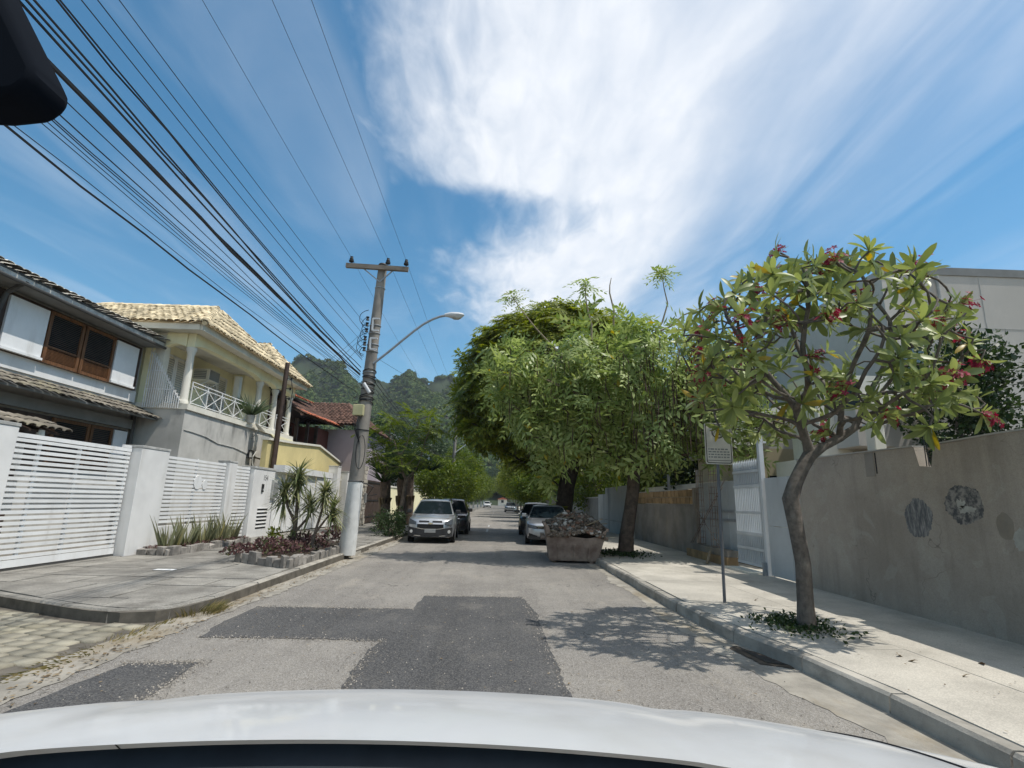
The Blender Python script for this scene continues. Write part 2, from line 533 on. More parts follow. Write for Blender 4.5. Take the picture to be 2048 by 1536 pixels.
MT['rust'] = mat('rusty_painted_steel', (0.215, 0.145, 0.115), 0.85, 0.3, 2.2, col2=(0.36, 0.29, 0.235), bump=0.3, bscale=40,
                 streak=((0.085, 0.055, 0.042), 0.9, (2.2, 2.2, 1.3)))
def wall_material(name):
    m, t, b = nt_of(name)
    c = tmix(t, tramp(t, tnoise(t, 0.8, 7, rough=0.65), 0.3, 0.7), (0.33, 0.282, 0.232), (0.455, 0.395, 0.33))
    dr = tramp(t, tnoise(t, 1.0, 7, stretch=(2.6, 2.6, 0.22), rough=0.62), 0.50, 0.74)
    c = tmix(t, tmath(t, 'MULTIPLY', dr, 0.42), c, (0.21, 0.185, 0.155))
    pt = tramp(t, tnoise(t, 1.7, 5, rough=0.5, dist=0.8), 0.57, 0.61)
    c = tmix(t, tmath(t, 'MULTIPLY', pt, 0.35), c, (0.47, 0.43, 0.37))
    g = add(t, 'ShaderNodeNewGeometry')
    nz = add(t, 'ShaderNodeTexNoise'); nz.inputs['Scale'].default_value = 3.0
    t.links.new(g.outputs['Position'], nz.inputs['Vector'])
    wv = add(t, 'ShaderNodeVectorMath', operation='ADD')
    t.links.new(g.outputs['Position'], wv.inputs[0]); t.links.new(nz.outputs['Color'], wv.inputs[1])
    vo = add(t, 'ShaderNodeTexVoronoi', feature='DISTANCE_TO_EDGE')
    vo.inputs['Scale'].default_value = 0.7
    t.links.new(wv.outputs[0], vo.inputs['Vector'])
    cr = tmath(t, 'MULTIPLY', tramp(t, vo.outputs['Distance'], 0.0, 0.008, 1.0, 0.0), tramp(t, tnoise(t, 1.1, 2), 0.48, 0.6))
    c = tmix(t, tmath(t, 'MULTIPLY', cr, 0.6), c, (0.10, 0.09, 0.08))
    c = tmix(t, tramp(t, tnoise(t, 70, 3), 0.4, 0.7, 0.0, 0.25), c, (0.16, 0.14, 0.12))
    t.links.new(c, b.inputs['Base Color'])
    b.inputs['Roughness'].default_value = 0.93
    b.inputs['Specular IOR Level'].default_value = 0.25
    tbump(t, b, tnoise(t, 14, 8, rough=0.7), 0.55, 0.02)
    return m
MT['plaster_r'] = wall_material('stained_brown_plaster')
MT['plaster_top'] = mat('light_wall_coping', (0.46, 0.44, 0.40), 0.9, 0.15, 3)
MT['sheet'] = mat('pale_metal_sheet', (0.47, 0.49, 0.495), 0.6, 0.08, 1.4, metal=0.1, isl=0.12, streak=((0.24, 0.22, 0.2), 0.5, (2, 2, 0.5)))
MT['gate_grey'] = mat('pale_grey_gate_paint', (0.58, 0.595, 0.60), 0.55, 0.08, 2)
MT['block'] = mat('clay_block', (0.36, 0.235, 0.12), 0.92, 0.2, 5, bump=0.4, bscale=60, isl=0.22)
MT['mortar'] = mat('grey_rough_render', (0.25, 0.225, 0.195), 0.95, 0.22, 1.6, bump=0.6, bscale=25, streak=((0.36, 0.27, 0.15), 0.5, (1, 1, 0.4)))
MT['stain_white'] = mat('stained_white_wall', (0.50, 0.52, 0.51), 0.9, 0.08, 1, streak=((0.12, 0.14, 0.15), 0.95, (1.1, 1.1, 0.12)))
MT['grey_house'] = mat('pale_grey_house_render', (0.52, 0.49, 0.445), 0.9, 0.07, 0.7, streak=((0.33, 0.32, 0.30), 0.5, (1, 1, 0.3)))
MT['beige'] = mat('beige_house_paint', (0.50, 0.43, 0.29), 0.9, 0.07, 1.0)
MT['stone'] = mat('border_stone', (0.26, 0.24, 0.215), 0.9, 0.3, 6, bump=0.6, bscale=40, isl=0.25)
MT['stone_pale'] = mat('pale_facing_stone', (0.52, 0.48, 0.41), 0.9, 0.2, 6, bump=0.5, bscale=30, isl=0.25)
MT['bark'] = mat('grey_bark', (0.150, 0.118, 0.092), 0.95, 0.35, 9, bump=0.8, bscale=45, streak=((0.28, 0.25, 0.21), 0.6, (6, 6, 2)))
MT['bark_dark'] = mat('dark_bark', (0.055, 0.042, 0.033), 0.95, 0.35, 7, bump=0.8, bscale=30)
MT['bark_brown'] = mat('brown_bark', (0.100, 0.074, 0.056), 0.95, 0.35, 7, bump=0.8, bscale=30)
MT['bark_fr'] = mat('frangipani_bark', (0.125, 0.106, 0.088), 0.9, 0.3, 12, bump=0.9, bscale=38, streak=((0.24, 0.215, 0.18), 0.7, (9, 9, 4)))
MT['twig'] = mat('pale_twig', (0.27, 0.22, 0.15), 0.9, 0.2, 9)
MT['soil'] = mat('dark_soil', (0.07, 0.055, 0.04), 0.95, 0.3, 8, bump=0.6, bscale=30)
MT['L_feather'] = leafmat('feathery_leaf', (0.065, 0.105, 0.018), (0.190, 0.235, 0.030), None, 0.42)
MT['L_dark'] = leafmat('dark_feathery_leaf', (0.120, 0.165, 0.026), (0.330, 0.350, 0.055), None, 0.46)
MT['L_pinn'] = leafmat('pinnate_leaf', (0.205, 0.275, 0.075), (0.490, 0.560, 0.215), (0.42, 0.32, 0.03), 0.40, 0.45, 0.4, 0.012)
MT['L_pod'] = mat('dry_brown_pod', (0.055, 0.034, 0.022), 0.9, 0.3, 10)
MT['L_fr'] = leafmat('frangipani_leaf', (0.180, 0.220, 0.070), (0.380, 0.430, 0.150), (0.46, 0.32, 0.05), 0.36, 0.42, 0.45, 0.022)
MT['flower'] = leafmat('red_flower', (0.20, 0.010, 0.035), (0.38, 0.025, 0.070), None, 0.3, 0.6)
MT['L_bush'] = leafmat('bush_leaf', (0.060, 0.105, 0.014), (0.185, 0.225, 0.028), None, 0.40)
MT['L_bushd'] = leafmat('dark_bush_leaf', (0.020, 0.042, 0.014), (0.055, 0.090, 0.026), None, 0.28)
MT['L_hill'] = leafmat('hill_forest_leaf', (0.050, 0.088, 0.026), (0.120, 0.165, 0.050), (0.17, 0.19, 0.07), 0.25, 0.8, 0.1, 0.05)
MT['L_drac'] = leafmat('striped_dracaena_leaf', (0.220, 0.240, 0.100), (0.420, 0.410, 0.220), (0.13, 0.165, 0.07), 0.28, 0.5, 0.4, 0.35)
MT['L_snake'] = leafmat('snake_plant_leaf', (0.16, 0.17, 0.09), (0.32, 0.31, 0.17), (0.30, 0.26, 0.10), 0.18)
MT['L_purple'] = leafmat('purple_groundcover_leaf', (0.095, 0.048, 0.050), (0.175, 0.095, 0.085), (0.09, 0.10, 0.04), 0.2, 0.6, 0.3, 0.2)
MT['L_lime'] = leafmat('lime_plant_leaf', (0.25, 0.28, 0.03), (0.36, 0.36, 0.05), None, 0.3)
MT['L_agave'] = leafmat('balcony_plant_leaf', (0.075, 0.115, 0.06), (0.16, 0.205, 0.10), None, 0.2)
MT['hill'] = mat('hill_soil_under_forest', (0.030, 0.045, 0.020), 0.95, 0.3, 0.05)

# ------------------------------------------------------------------ ground, road, pavements
g = MB()
g.add([(-1500, -300, -0.05), (1500, -300, -0.05), (1500, 2500, -0.05), (-1500, 2500, -0.05)], [(0, 1, 2, 3)])
tag(g.build('ground', MT['earth']), kind='structure')
road = MB().add([(-4.05, -12, 0), (3.3, -12, 0), (3.3, 7, 0), (2.9, 9, 0), (2.9, 420, 0), (-4.05, 420, 0)], [(0, 1, 2, 3, 4, 5)]).build('road', MT['road'])
tag(road, kind='structure')
def sheet(name, poly, z, m, parent, seed=0, jag=0.03, sub=0.09):
    """thin worn-edged sheet: the outline is broken up every few centimetres"""
    R_ = rng(seed)
    pts_ = []
    for i in range(len(poly)):
        a = np.array(poly[i]); b = np.array(poly[(i + 1) % len(poly)])
        n = max(1, int(np.linalg.norm(b - a) / sub))
        for k in range(n):
            p = a + (b - a) * k / n
            pts_.append((p[0] + R_.normal(0, jag), p[1] + R_.normal(0, jag)))
    top = [(p[0], p[1], z) for p in pts_]
    return MB().add(top, [tuple(range(len(top)))]).build(name, m, parent)
sheet('asphalt_patch', [(-1.2, 4.0), (0.68, 4.0), (0.66, 4.74), (0.62, 5.96), (0.61, 7.94), (0.47, 9.31), (-1.15, 9.24), (-1.18, 8.17), (-2.35, 8.11), (-3.38, 8.10),
                        (-3.36, 6.96), (-3.24, 6.36), (-2.15, 6.39), (-1.23, 6.35), (-1.31, 6.01), (-1.26, 5.0)], 0.005, MT['patch'], road, 3, 0.009)
sheet('asphalt_patch', [(-3.37, 5.39), (-2.75, 5.47), (-2.66, 4.59), (-2.6, 3.4), (-3.5, 3.3), (-3.43, 4.53)], 0.005, MT['patch'], road, 4, 0.009)
sheet('asphalt_patch', [(-0.6, 52.0), (2.4, 52.3), (2.3, 55), (-0.7, 54.6)], 0.005, MT['patch'], road, 5, 0.04, 0.4)
# broken centre line far down the street
for y0 in (28.0, 33.5, 62, 72, 82):
    sheet('lane_marking', [(-0.56, y0), (-0.46, y0), (-0.46, y0 + 2.6), (-0.56, y0 + 2.6)], 0.008, MT['cap'], road, int(y0), 0.012, 0.15)
# concrete gutter on the left and on the right of the carriageway
gut = sheet('gutter', [(-4.06, -6), (-3.58, -6), (-3.60, 8.0), (-3.50, 9), (-3.42, 30), (-4.06, 30)], 0.006, MT['gutter'], None, 7, 0.03, 0.12)
tag(gut, kind='structure')
R_ = rng(8)
gy = np.arange(-6, 30.01, 0.12)
def g_out(y): return float(np.interp(y, [-6, 3.0, 4.3, 5.2, 6.5, 9, 30], [2.86, 2.64, 2.70, 2.62, 2.36, 2.42, 2.48]))
def g_in(y): return float(np.interp(y, [-6, 4.0, 5.3, 6.7, 8, 12, 20, 34], [3.24, 3.20, 3.12, 2.84, 2.77, 2.71, 2.66, 2.64]))
gm = MB()
for y in gy: gm.v += [(g_out(y) + R_.normal(0, 0.028) + 0.05 * math.sin(y * 2.1), float(y), 0.004), (g_in(y), float(y), 0.004)]
gm.f = [(2 * k, 2 * k + 1, 2 * k + 3, 2 * k + 2) for k in range(len(gy) - 1)]
gr = gm.build('gutter', MT['gutter'])
tag(gr, kind='structure')

# left pavement of worn slabs with a rounded corner
lp = [(-8.45, 8.60), (-6.65, 7.72), (-6.0, 7.42), (-5.4, 7.16), (-4.95, 6.99), (-4.5, 6.90), (-4.15, 7.02), (-3.95, 7.40), (-3.88, 8.2), (-3.88, 34), (-8.45, 34)]
pav = MB().prism([(x, y, 0.0) for x, y in lp] , (0, 0, 0.128)).build('pavement', MT['joint'])
tag(pav, kind='structure')
def offset_in(poly, d):
    c = np.mean(poly, axis=0)
    out = []
    n = len(poly)
    for i in range(n):
        a, b, c2 = np.array(poly[i - 1]), np.array(poly[i]), np.array(poly[(i + 1) % n])
        e1 = (b - a) / np.linalg.norm(b - a); e2 = (c2 - b) / np.linalg.norm(c2 - b)
        n1 = np.array([-e1[1], e1[0]]); n2 = np.array([-e2[1], e2[0]])
        q = n1 + n2
        q /= max(0.3, np.dot(q, n1))
        out.append(tuple(b + q * d))
    return out
lpi = offset_in(lp, 0.17)
R_ = rng(11)
y = 6.9
row = 0
while y < 33:
    dy = 0.85 + R_.uniform(-0.1, 0.25)
    x = -8.6 + R_.uniform(-0.4, 0)
    while x < -3.7:
        dx = 0.95 + R_.uniform(-0.15, 0.55)
        j = 0.012
        sk = R_.uniform(-0.02, 0.02, 8)
        cell = [(x + j + sk[0], y + j + sk[1]), (x + dx - j + sk[2], y + j + sk[3]), (x + dx - j + sk[4], y + dy - j + sk[5]), (x + j + sk[6], y + dy - j + sk[7])]
        pl = clip_poly(cell, lpi)
        if len(pl) >= 3:
            ar = abs(sum(pl[i][0] * pl[(i + 1) % len(pl)][1] - pl[(i + 1) % len(pl)][0] * pl[i][1] for i in range(len(pl)))) / 2
            if ar > 0.03:
                tz = R_.uniform(0.0, 0.007)
                MB().prism([(p[0], p[1], 0.10) for p in pl], (0, 0, 0.048 + tz)).build('slab', MT['slab_l'], pav)
        x += dx
    y += dy
# kerb stones round the corner and along the left side
def kerb_run(path, parent, m, w=0.15, h=0.15, step=0.95, seed=1, side=1, ymax=40):
    R_ = rng(seed)
    P = [np.array(p, float) for p in path]
    # resample
    d = [0]
    for a, b in zip(P[:-1], P[1:]): d.append(d[-1] + np.linalg.norm(b - a))
    def at(s):
        for i in range(len(P) - 1):
            if s <= d[i + 1] + 1e-9:
                return P[i] + (P[i + 1] - P[i]) * ((s - d[i]) / (d[i + 1] - d[i]))
        return P[-1]
    s = 0.0
    while s < d[-1] - 0.05:
        e = min(d[-1], s + step * R_.uniform(0.85, 1.15))
        a, b = at(s + 0.008), at(e - 0.008)
        t_ = (b - a) / np.linalg.norm(b - a)
        nn = np.array([-t_[1], t_[0]]) * side
        hh = h + R_.uniform(-0.008, 0.008)
        wj = R_.uniform(-0.012, 0.012)
        o_ = nn * wj
        prof = [(0.0, -0.02), (0.012, hh - 0.025), (0.035, hh), (w, hh - 0.004), (w, -0.02)]
        va = [(*(a + o_ + nn * q[0]), q[1]) for q in prof]
        off = (b[0] - a[0], b[1] - a[1], 0)
        MB().prism(va, off).build('kerb_stone', m, parent)
        s = e
kl = thing('kerb', None, None, (-3.9, 8, 0)); kl['kind'] = 'structure'
kerb_run([(-8.45, 8.60), (-6.65, 7.72), (-6.0, 7.42), (-5.4, 7.16), (-4.95, 6.99), (-4.5, 6.90), (-4.15, 7.02), (-3.95, 7.40), (-3.88, 8.2)], kl, MT['slab_l'], step=0.7, seed=3)
kerb_run([(-3.88, 8.2), (-3.88, 34)], kl, MT['kerb_r'], seed=4)
pv2 = MB().box(-8.45, 34, -0.02, -3.85, 420, 0.14).build('pavement', MT['slab_l']); tag(pv2, kind='structure')
# right pavement: smooth pale concrete bays
rk = [(3.2, -6), (3.16, 4.0), (3.08, 5.3), (2.80, 6.7), (2.73, 8.0), (2.67, 12), (2.62, 20), (2.60, 34)]
def rkx(y):
    for (xa, ya), (xb, yb) in zip(rk[:-1], rk[1:]):
        if ya <= y <= yb: return xa + (xb - xa) * (y - ya) / (yb - ya)
    return 2.6
pr_ = MB().prism([(x + 0.10, y, 0) for x, y in rk] + [(6.4, 34, 0), (6.4, -6, 0)], (0, 0, 0.13)).build('pavement', MT['joint']); tag(pr_, kind='structure')
R_ = rng(21)
y = -5.6
while y < 33.5:
    dy = 2.25 + R_.uniform(-0.2, 0.2)
    for xa, xb in ((None, 4.3), (4.3, 6.35)):
        pl = []
        ys = [y + 0.004, (y + y + dy) / 2, y + dy - 0.004]
        if xa is None:
            pl = [(rkx(q) + 0.16, q) for q in ys] + [(xb - 0.003, ys[2]), (xb - 0.003, ys[0])]
        else:
            pl = [(xa + 0.003, ys[0]), (xa + 0.003, ys[2]), (xb, ys[2]), (xb, ys[0])]
        MB().prism([(a, b, 0.10) for a, b in pl], (0, 0, 0.05 + R_.uniform(0, 0.003))).build('slab', MT['walk_r'], pr_)
    y += dy
kr = thing('kerb', None, None, (2.8, 8, 0)); kr['kind'] = 'structure'
kerb_run(rk, kr, MT['kerb_r'], seed=6, side=-1)
# storm drain at the kerb foot: the hollow's shade painted as flat dark sheets
sheet('drain_mouth', [(2.72, 5.75), (3.02, 5.60), (2.93, 6.05), (2.78, 6.45), (2.66, 6.35)], 0.011, MT['soil'], kr, 9, 0.012, 0.06)
sheet('drain_shade', [(2.80, 5.80), (2.97, 5.72), (2.88, 6.05), (2.76, 6.28)], 0.015, MT['black'], kr, 10, 0.004, 0.06)
pr2 = MB().box(2.75, 34, -0.02, 6.4, 420, 0.14).build('pavement', MT['walk_r']); tag(pr2, kind='structure')

# side street of blocks at the corner
ss = MB().prism([(-14, -8, 0), (-4.07, -8, 0), (-4.07, 7.6, 0), (-14, 12, 0)], (0, 0, -0.04)).build('side_street', MT['joint']); tag(ss, kind='structure')
pv = MB()
pv.box(-0.118, -0.088, -0.03, 0.118, 0.088, 0.022)
Vp = np.array(pv.v); Qp = np.array(pv.f)
Vp[4:, :2] *= 0.93
Ms = []
R_ = rng(5)
a0 = math.radians(-17)
for i in range(-40, 40):
    for j in range(-40, 45):
        u = i * 0.246 + (j % 2) * 0.123; v = j * 0.186
        X = -6 + u * math.cos(a0) - v * math.sin(a0); Y = 5.5 + u * math.sin(a0) + v * math.cos(a0)
        if not (-8.6 < X < -4.2 and 3.6 < Y < 8.6): continue
        # outside the corner kerb
        n_in = clip_poly([(X - .01, Y - .01), (X + .01, Y - .01), (X + .01, Y + .01)], offset_in(lp, -0.11))
        if n_in: continue
        M4 = Matrix.Translation((X, Y, R_.uniform(-0.006, 0.006))) @ Matrix.Rotation(a0 + R_.uniform(-.04, .04), 4, 'Z') @ Matrix.Rotation(R_.uniform(-.02, .02), 4, 'X')
        Ms.append(M4)
pieces(ss, 'paver', (Vp, Qp), Ms, MT['paver'], 'paver_field', 295)

# loose grit on the carriageway, thickest along the seams of the patches
R_ = rng(61)
Vt_ = np.array([(0, 0, 0.9), (0.9, 0, 0), (-0.5, 0.8, 0), (-0.5, -0.8, 0)]); Tt_ = np.array([(0, 1, 2), (0, 2, 3), (0, 3, 1)])
Ms = []
seams = [((-1.2, 4.2), (-1.26, 6.35)), ((-1.23, 6.37), (-3.24, 6.37)), ((-3.38, 8.1), (-1.18, 8.15)), ((-1.15, 9.25), (0.47, 9.3)), ((0.47, 9.3), (0.64, 4.4)), ((-3.4, 5.4), (-2.75, 5.47)), ((-2.7, 5.4), (-2.64, 4.2))]
for k in range(5200):
    if R_.random() < 0.55:
        a_, b_ = seams[R_.integers(0, len(seams))]; q_ = R_.random()
        x, y = a_[0] + (b_[0] - a_[0]) * q_ + R_.normal(0, 0.05), a_[1] + (b_[1] - a_[1]) * q_ + R_.normal(0, 0.05)
    else:
        x, y = R_.uniform(-3.5, 2.75), 4 + 9 * R_.random() ** 1.4
    s_ = R_.uniform(0.003, 0.011)
    Ms.append(np.array(Matrix.Translation((x, y, 0.006)) @ Matrix.Rotation(R_.uniform(0, 6.28), 4, 'Z') @ Matrix.Scale(s_, 4)))
VV, QQ = merged(Vt_, Tt_, Ms)
tag(link('grit', np_mesh('grit', VV, QQ), mat('road_grit', (0.24, 0.22, 0.19), 0.9, 0.3, 9, isl=0.6)), 'loose grit along the seams of the asphalt patches', 'grit', kind='stuff')
# leaf litter and weeds in the gutter
def scatter_leaves(name, label, cat, n, fpos, size, m, seed):
    R_ = rng(seed)
    Vt = np.array([(-1, 0, 0), (-0.2, -0.42, 0.10), (1, 0, 0.02), (-0.2, 0.42, 0.10)]) * 0.5
    Ms = []
    for _ in range(n):
        x, y, z = fpos(R_)
        s_ = size * R_.uniform(0.5, 1.3)
        M4 = Matrix.Translation((x, y, z)) @ Matrix.Rotation(R_.uniform(0, 6.28), 4, 'Z') @ Matrix.Rotation(R_.uniform(-.5, .5), 4, 'X') @ Matrix.Scale(s_, 4)
        Ms.append(np.array(M4))
    VV, QQ = merged(Vt, [(0, 1, 2, 3)], Ms)
    return tag(link(name, np_mesh(name, VV, QQ), m), label, cat, kind='stuff')
scatter_leaves('leaf_litter', 'dry brown leaf litter gathered in the gutter', 'litter', 1300,
               lambda R_: (-3.72 + R_.normal(0, 0.11), 3.5 + 26 * R_.random() ** 1.3, 0.016), 0.05, MT['litter'], 1)
scatter_leaves('leaf_litter', 'loose leaves and grit scattered over the asphalt', 'litter', 380,
               lambda R_: (R_.uniform(-3.4, 2.7), 4 + 22 * R_.random() ** 1.5, 0.014), 0.035, MT['litter'], 2)
scatter_leaves('leaf_litter', 'dead leaves lying by the kerb of the pale pavement', 'litter', 240,
               lambda R_: (lambda y: (R_.uniform(rkx(y) + 0.1, 5.5), y, 0.164))(3.5 + 14 * R_.random()), 0.03, MT['litter'], 3)
# ------------------------------------------------------------------ clay tiles
def tile_template(w=0.21, l=0.42, h=0.065, n=4):
    V_, Q_ = [], []
    for k, (yy, zz, ww) in enumerate(((-l / 2, 0.035, 1.0), (l / 2, 0.0, 0.86))):
        for i in range(n + 1):
            a = math.pi * i / n
            V_.append((-math.cos(a) * w * 0.5 * ww, yy, zz + math.sin(a) * h))
    for i in range(n):
        Q_.append((i, i + 1, n + 1 + i + 1, n + 1 + i))
    # thickness seen at the lower end
    b = len(V_)
    for i in range(n + 1):
        a = math.pi * i / n
        V_.append((-math.cos(a) * w * 0.5 * 0.86, -l / 2 + 0.002, 0.035 + math.sin(a) * h * 0.72))
    for i in range(n):
        Q_.append((i + 1, i, b + i, b + i + 1))
    return np.array(V_), np.array(Q_)
TILE = tile_template()
TILE_LOW = tile_template(h=0.032)
def in_poly(p, poly):
    c = False
    for i in range(len(poly)):
        a, b = poly[i], poly[i - 1]
        if (a[1] > p[1]) != (b[1] > p[1]) and p[0] < (b[0] - a[0]) * (p[1] - a[1]) / (b[1] - a[1]) + a[0]:
            c = not c
    return c
def face_tiles(poly, w=0.215, step=0.335, jit=0.012, seed=0, sc=1.0):
    """tile matrices over a planar roof face, first edge = eave (outward normal by winding)"""
    R_ = rng(seed)
    P = [Vector(p) for p in poly]
    u = (P[1] - P[0]).normalized()
    nrm = u.cross(P[2] - P[0]).normalized()
    if nrm.z < 0: nrm = -nrm
    v = nrm.cross(u).normalized()
    if v.z < 0: v = -v
    q = [((p - P[0]).dot(u), (p - P[0]).dot(v)) for p in P]
    x0, x1 = min(a for a, b in q), max(a for a, b in q)
    y1 = max(b for a, b in q)
    Ms = []
    xx = u if u.cross(v).dot(nrm) > 0 else -u
    j = 0
    while j * step * sc < y1 + 0.2:
        i = 0
        while x0 + i * w * sc < x1 + 0.2:
            a = x0 + (i + 0.5) * w * sc; b = (j + 0.38) * step * sc
            if b < y1 + 0.03 and in_poly((a, min(b, y1 - 0.02)), q):
                o = P[0] + u * (a + R_.normal(0, jit)) + v * (b + R_.normal(0, jit)) + nrm * (0.02 + R_.uniform(0, 0.012))
                M4 = frame_mat(o, xx, v, nrm) @ Matrix.Rotation(R_.normal(0, 0.03), 4, 'Z') @ Matrix.Scale(sc, 4)
                Ms.append(M4)
            i += 1
        j += 1
    return Ms
def ridge_caps(a, b, seed=0, r=0.1, step=0.34):
    R_ = rng(seed)
    a, b = Vector(a), Vector(b)
    d = (b - a); n = max(1, int(d.length / step)); d.normalize()
    s = d.cross(Vector((0, 0, 1))).normalized(); nn = s.cross(d).normalized()
    return [frame_mat(a + d * (k + 0.5) * step + nn * (0.012 + R_.uniform(0, 0.006)), s, d, nn) @ Matrix.Rotation(R_.normal(0, .03), 4, 'Z') @ Matrix.Rotation(0.055, 4, 'X') @ Matrix.Diagonal((1.2, 1.0, 1.25, 1)) for k in range(n)]
def slab(poly, th):
    """a roof deck: planar polygon pushed down by th"""
    return MB().prism(poly, (0, 0, -th))

# ------------------------------------------------------------------ white street fence of the first house
GX = -8.55
f1 = thing('slatted_gate', 'wide white horizontal-slat driveway gate on the street corner', 'gate', (GX, 11, 0.15))
zs = np.linspace(0.37, 2.41, 22)
for i, z in enumerate(zs):
    box('slat', MT['white'], f1, (GX, 9.30, z - 0.030), (GX + 0.022, 12.46, z + 0.030))
for yy in (9.32, 10.05, 11.02, 12.42):
    box('upright', MT['white'], f1, (GX - 0.05, yy - 0.03, 0.24), (GX - 0.004, yy + 0.03, 2.44))
box('top_rail', MT['white'], f1, (GX - 0.03, 9.28, 2.455), (GX + 0.03, 12.47, 2.53))
box('bottom_rail', MT['white'], f1, (GX - 0.03, 9.28, 0.20), (GX + 0.03, 12.47, 0.325))
box('backing_sheet', MT['white'], f1, (GX - 0.075, 9.3, 1.93), (GX - 0.06, 9.78, 2.36))
box('backing_sheet', MT['white'], f1, (GX - 0.075, 11.95, 1.80), (GX - 0.06, 12.45, 2.36))
box('backing_sheet', MT['white'], f1, (GX - 0.075, 10.10, 1.12), (GX - 0.06, 10.98, 1.72))
box('backing_sheet', MT['white'], f1, (GX - 0.075, 11.06, 1.12), (GX - 0.06, 12.45, 1.66))
box('backing_sheet', MT['white'], f1, (GX - 0.075, 9.35, 1.12), (GX - 0.06, 9.80, 1.70))
box('latch_box', MT['white'], f1, (GX - 0.02, 12.2, 2.535), (GX + 0.03, 12.45, 2.60))
box('track', MT['gutter_metal'], f1, (GX - 0.03, 9.2, 0.15), (GX + 0.03, 12.48, 0.185))
sill = box('threshold', MT['slab_l'], None, (GX - 0.25, 8.6, 0.02), (GX + 0.24, 12.46, 0.152)); tag(sill, kind='structure')
def pillar(lab, y0, y1, top, x0=-8.66, x1=-8.30, cap=0.05):
    p = thing('gate_pillar', lab, 'pillar', ((x0 + x1) / 2, (y0 + y1) / 2, 0.0), 'white pillars of the street fence')
    box('shaft', MT['white_wall'], p, (x0, y0, 0.0), (x1, y1, top - 0.06), 0.012)
    box('cap', MT['cap'], p, (x0 - 0.012, y0 - 0.012, top - 0.06), (x1 + 0.012, y1 + 0.012, top), 0.008)
    return p
pillar('white corner pillar at the left end of the slatted driveway gate', 8.55, 9.26, 2.66)
pillar('thick white pillar between the driveway gate and the slatted fence', 12.50, 13.55, 2.62)
pillar('slim white pillar between slatted fence and narrow entrance gate', 16.62, 17.10, 2.58)
f2 = thing('slatted_fence', 'white slatted fence panel above the stone-edged bed', 'fence', (-8.4, 15, 0.15))
box('plinth', MT['white_wall'], f2, (-8.50, 13.56, 0.0), (-8.32, 16.61, 0.74))
for i, z in enumerate(np.linspace(0.84, 2.44, 17)):
    box('slat', MT['white'], f2, (-8.42, 13.57, z - 0.032), (-8.396, 16.60, z + 0.032))
for yy in (13.62, 15.08, 16.55):
    box('upright', MT['white'], f2, (-8.47, yy - 0.035, 0.75), (-8.425, yy + 0.035, 2.50))
emb = MB().lathe([(0.0, -0.008), (0.19, -0.008), (0.19, 0.008), (0.0, 0.008)], (-8.385, 15.15, 1.86), 20, 'x')
emb.build('round_plate', MT['white'], f2)
MB().lathe([(0.0, -0.008), (0.13, -0.008), (0.13, 0.008), (0.0, 0.008)], (-8.384, 15.52, 1.80), 20, 'x').build('round_plate', MT['white'], f2)
f3 = thing('entrance_gate', 'narrow white slatted entrance gate beside the number pillar', 'gate', (-8.42, 17.7, 0.15))
for i, z in enumerate(np.linspace(0.26, 2.42, 21)):
    box('slat', MT['white'], f3, (-8.46, 17.38, z - 0.036), (-8.435, 18.30, z + 0.036))
box('side_panel', MT['white'], f3, (-8.47, 17.11, 0.18), (-8.43, 17.37, 2.48))
for yy in (17.42, 18.27): box('upright', MT['white'], f3, (-8.52, yy - 0.03, 0.18), (-8.465, yy + 0.03, 2.47))
p4 = thing('number_wall', 'short white wall with house number, intercom and vent slots', 'wall', (-8.4, 19.2, 0))
box('shaft', MT['white_wall'], p4, (-8.72, 18.34, 0), (-8.30, 20.05, 2.44), 0.012)
box('cap', MT['cap'], p4, (-8.74, 18.32, 2.44), (-8.28, 20.07, 2.52), 0.008)
for k in range(6):
    zc = 0.44 + k * 0.125
    box('vent_slot', MT['black'], p4, (-8.299, 18.92, zc - 0.028), (-8.295, 19.72, zc + 0.028))
    box('vent_lip', MT['white'], p4, (-8.299, 18.90, zc + 0.03), (-8.275, 19.74, zc + 0.045))
box('intercom', MT['black'], p4, (-8.30, 19.02, 1.66), (-8.262, 19.16, 1.94), 0.01)
box('intercom_button', MT['cap'], p4, (-8.262, 19.06, 1.72), (-8.257, 19.12, 1.78))
box('meter_box', MT['cap'], p4, (-8.30, 19.82, 1.45), (-8.22, 20.30, 2.12))
box('meter_door', MT['grey_trim'], p4, (-8.221, 19.86, 1.49), (-8.214, 20.26, 2.02))
def text(name, body, size, loc, rot, m, parent, ext=0.004, align='CENTER'):
    c = bpy.data.curves.new(name, 'FONT')
    c.body = body; c.size = size; c.extrude = ext; c.align_x = align; c.align_y = 'CENTER'
    o = bpy.data.objects.new(name, c)
    COL.objects.link(o)
    c.materials.append(m)
    o3 = org(parent)
    o.parent = parent
    o.location = (loc[0] - o3[0], loc[1] - o3[1], loc[2] - o3[2])
    o.rotation_euler = rot
    dg_ = bpy.context.evaluated_depsgraph_get()
    me = bpy.data.meshes.new_from_object(o.evaluated_get(dg_))
    bpy.data.objects.remove(o)
    o = bpy.data.objects.new(name, me)
    COL.objects.link(o)
    if not me.materials: me.materials.append(m)
    o.parent = parent
    o.location = (loc[0] - o3[0], loc[1] - o3[1], loc[2] - o3[2])
    o.rotation_euler = rot
    return o
text('house_number', '154', 0.26, (-8.293, 19.27, 2.16), (math.pi / 2, 0, math.pi / 2), MT['grey_trim'], p4)

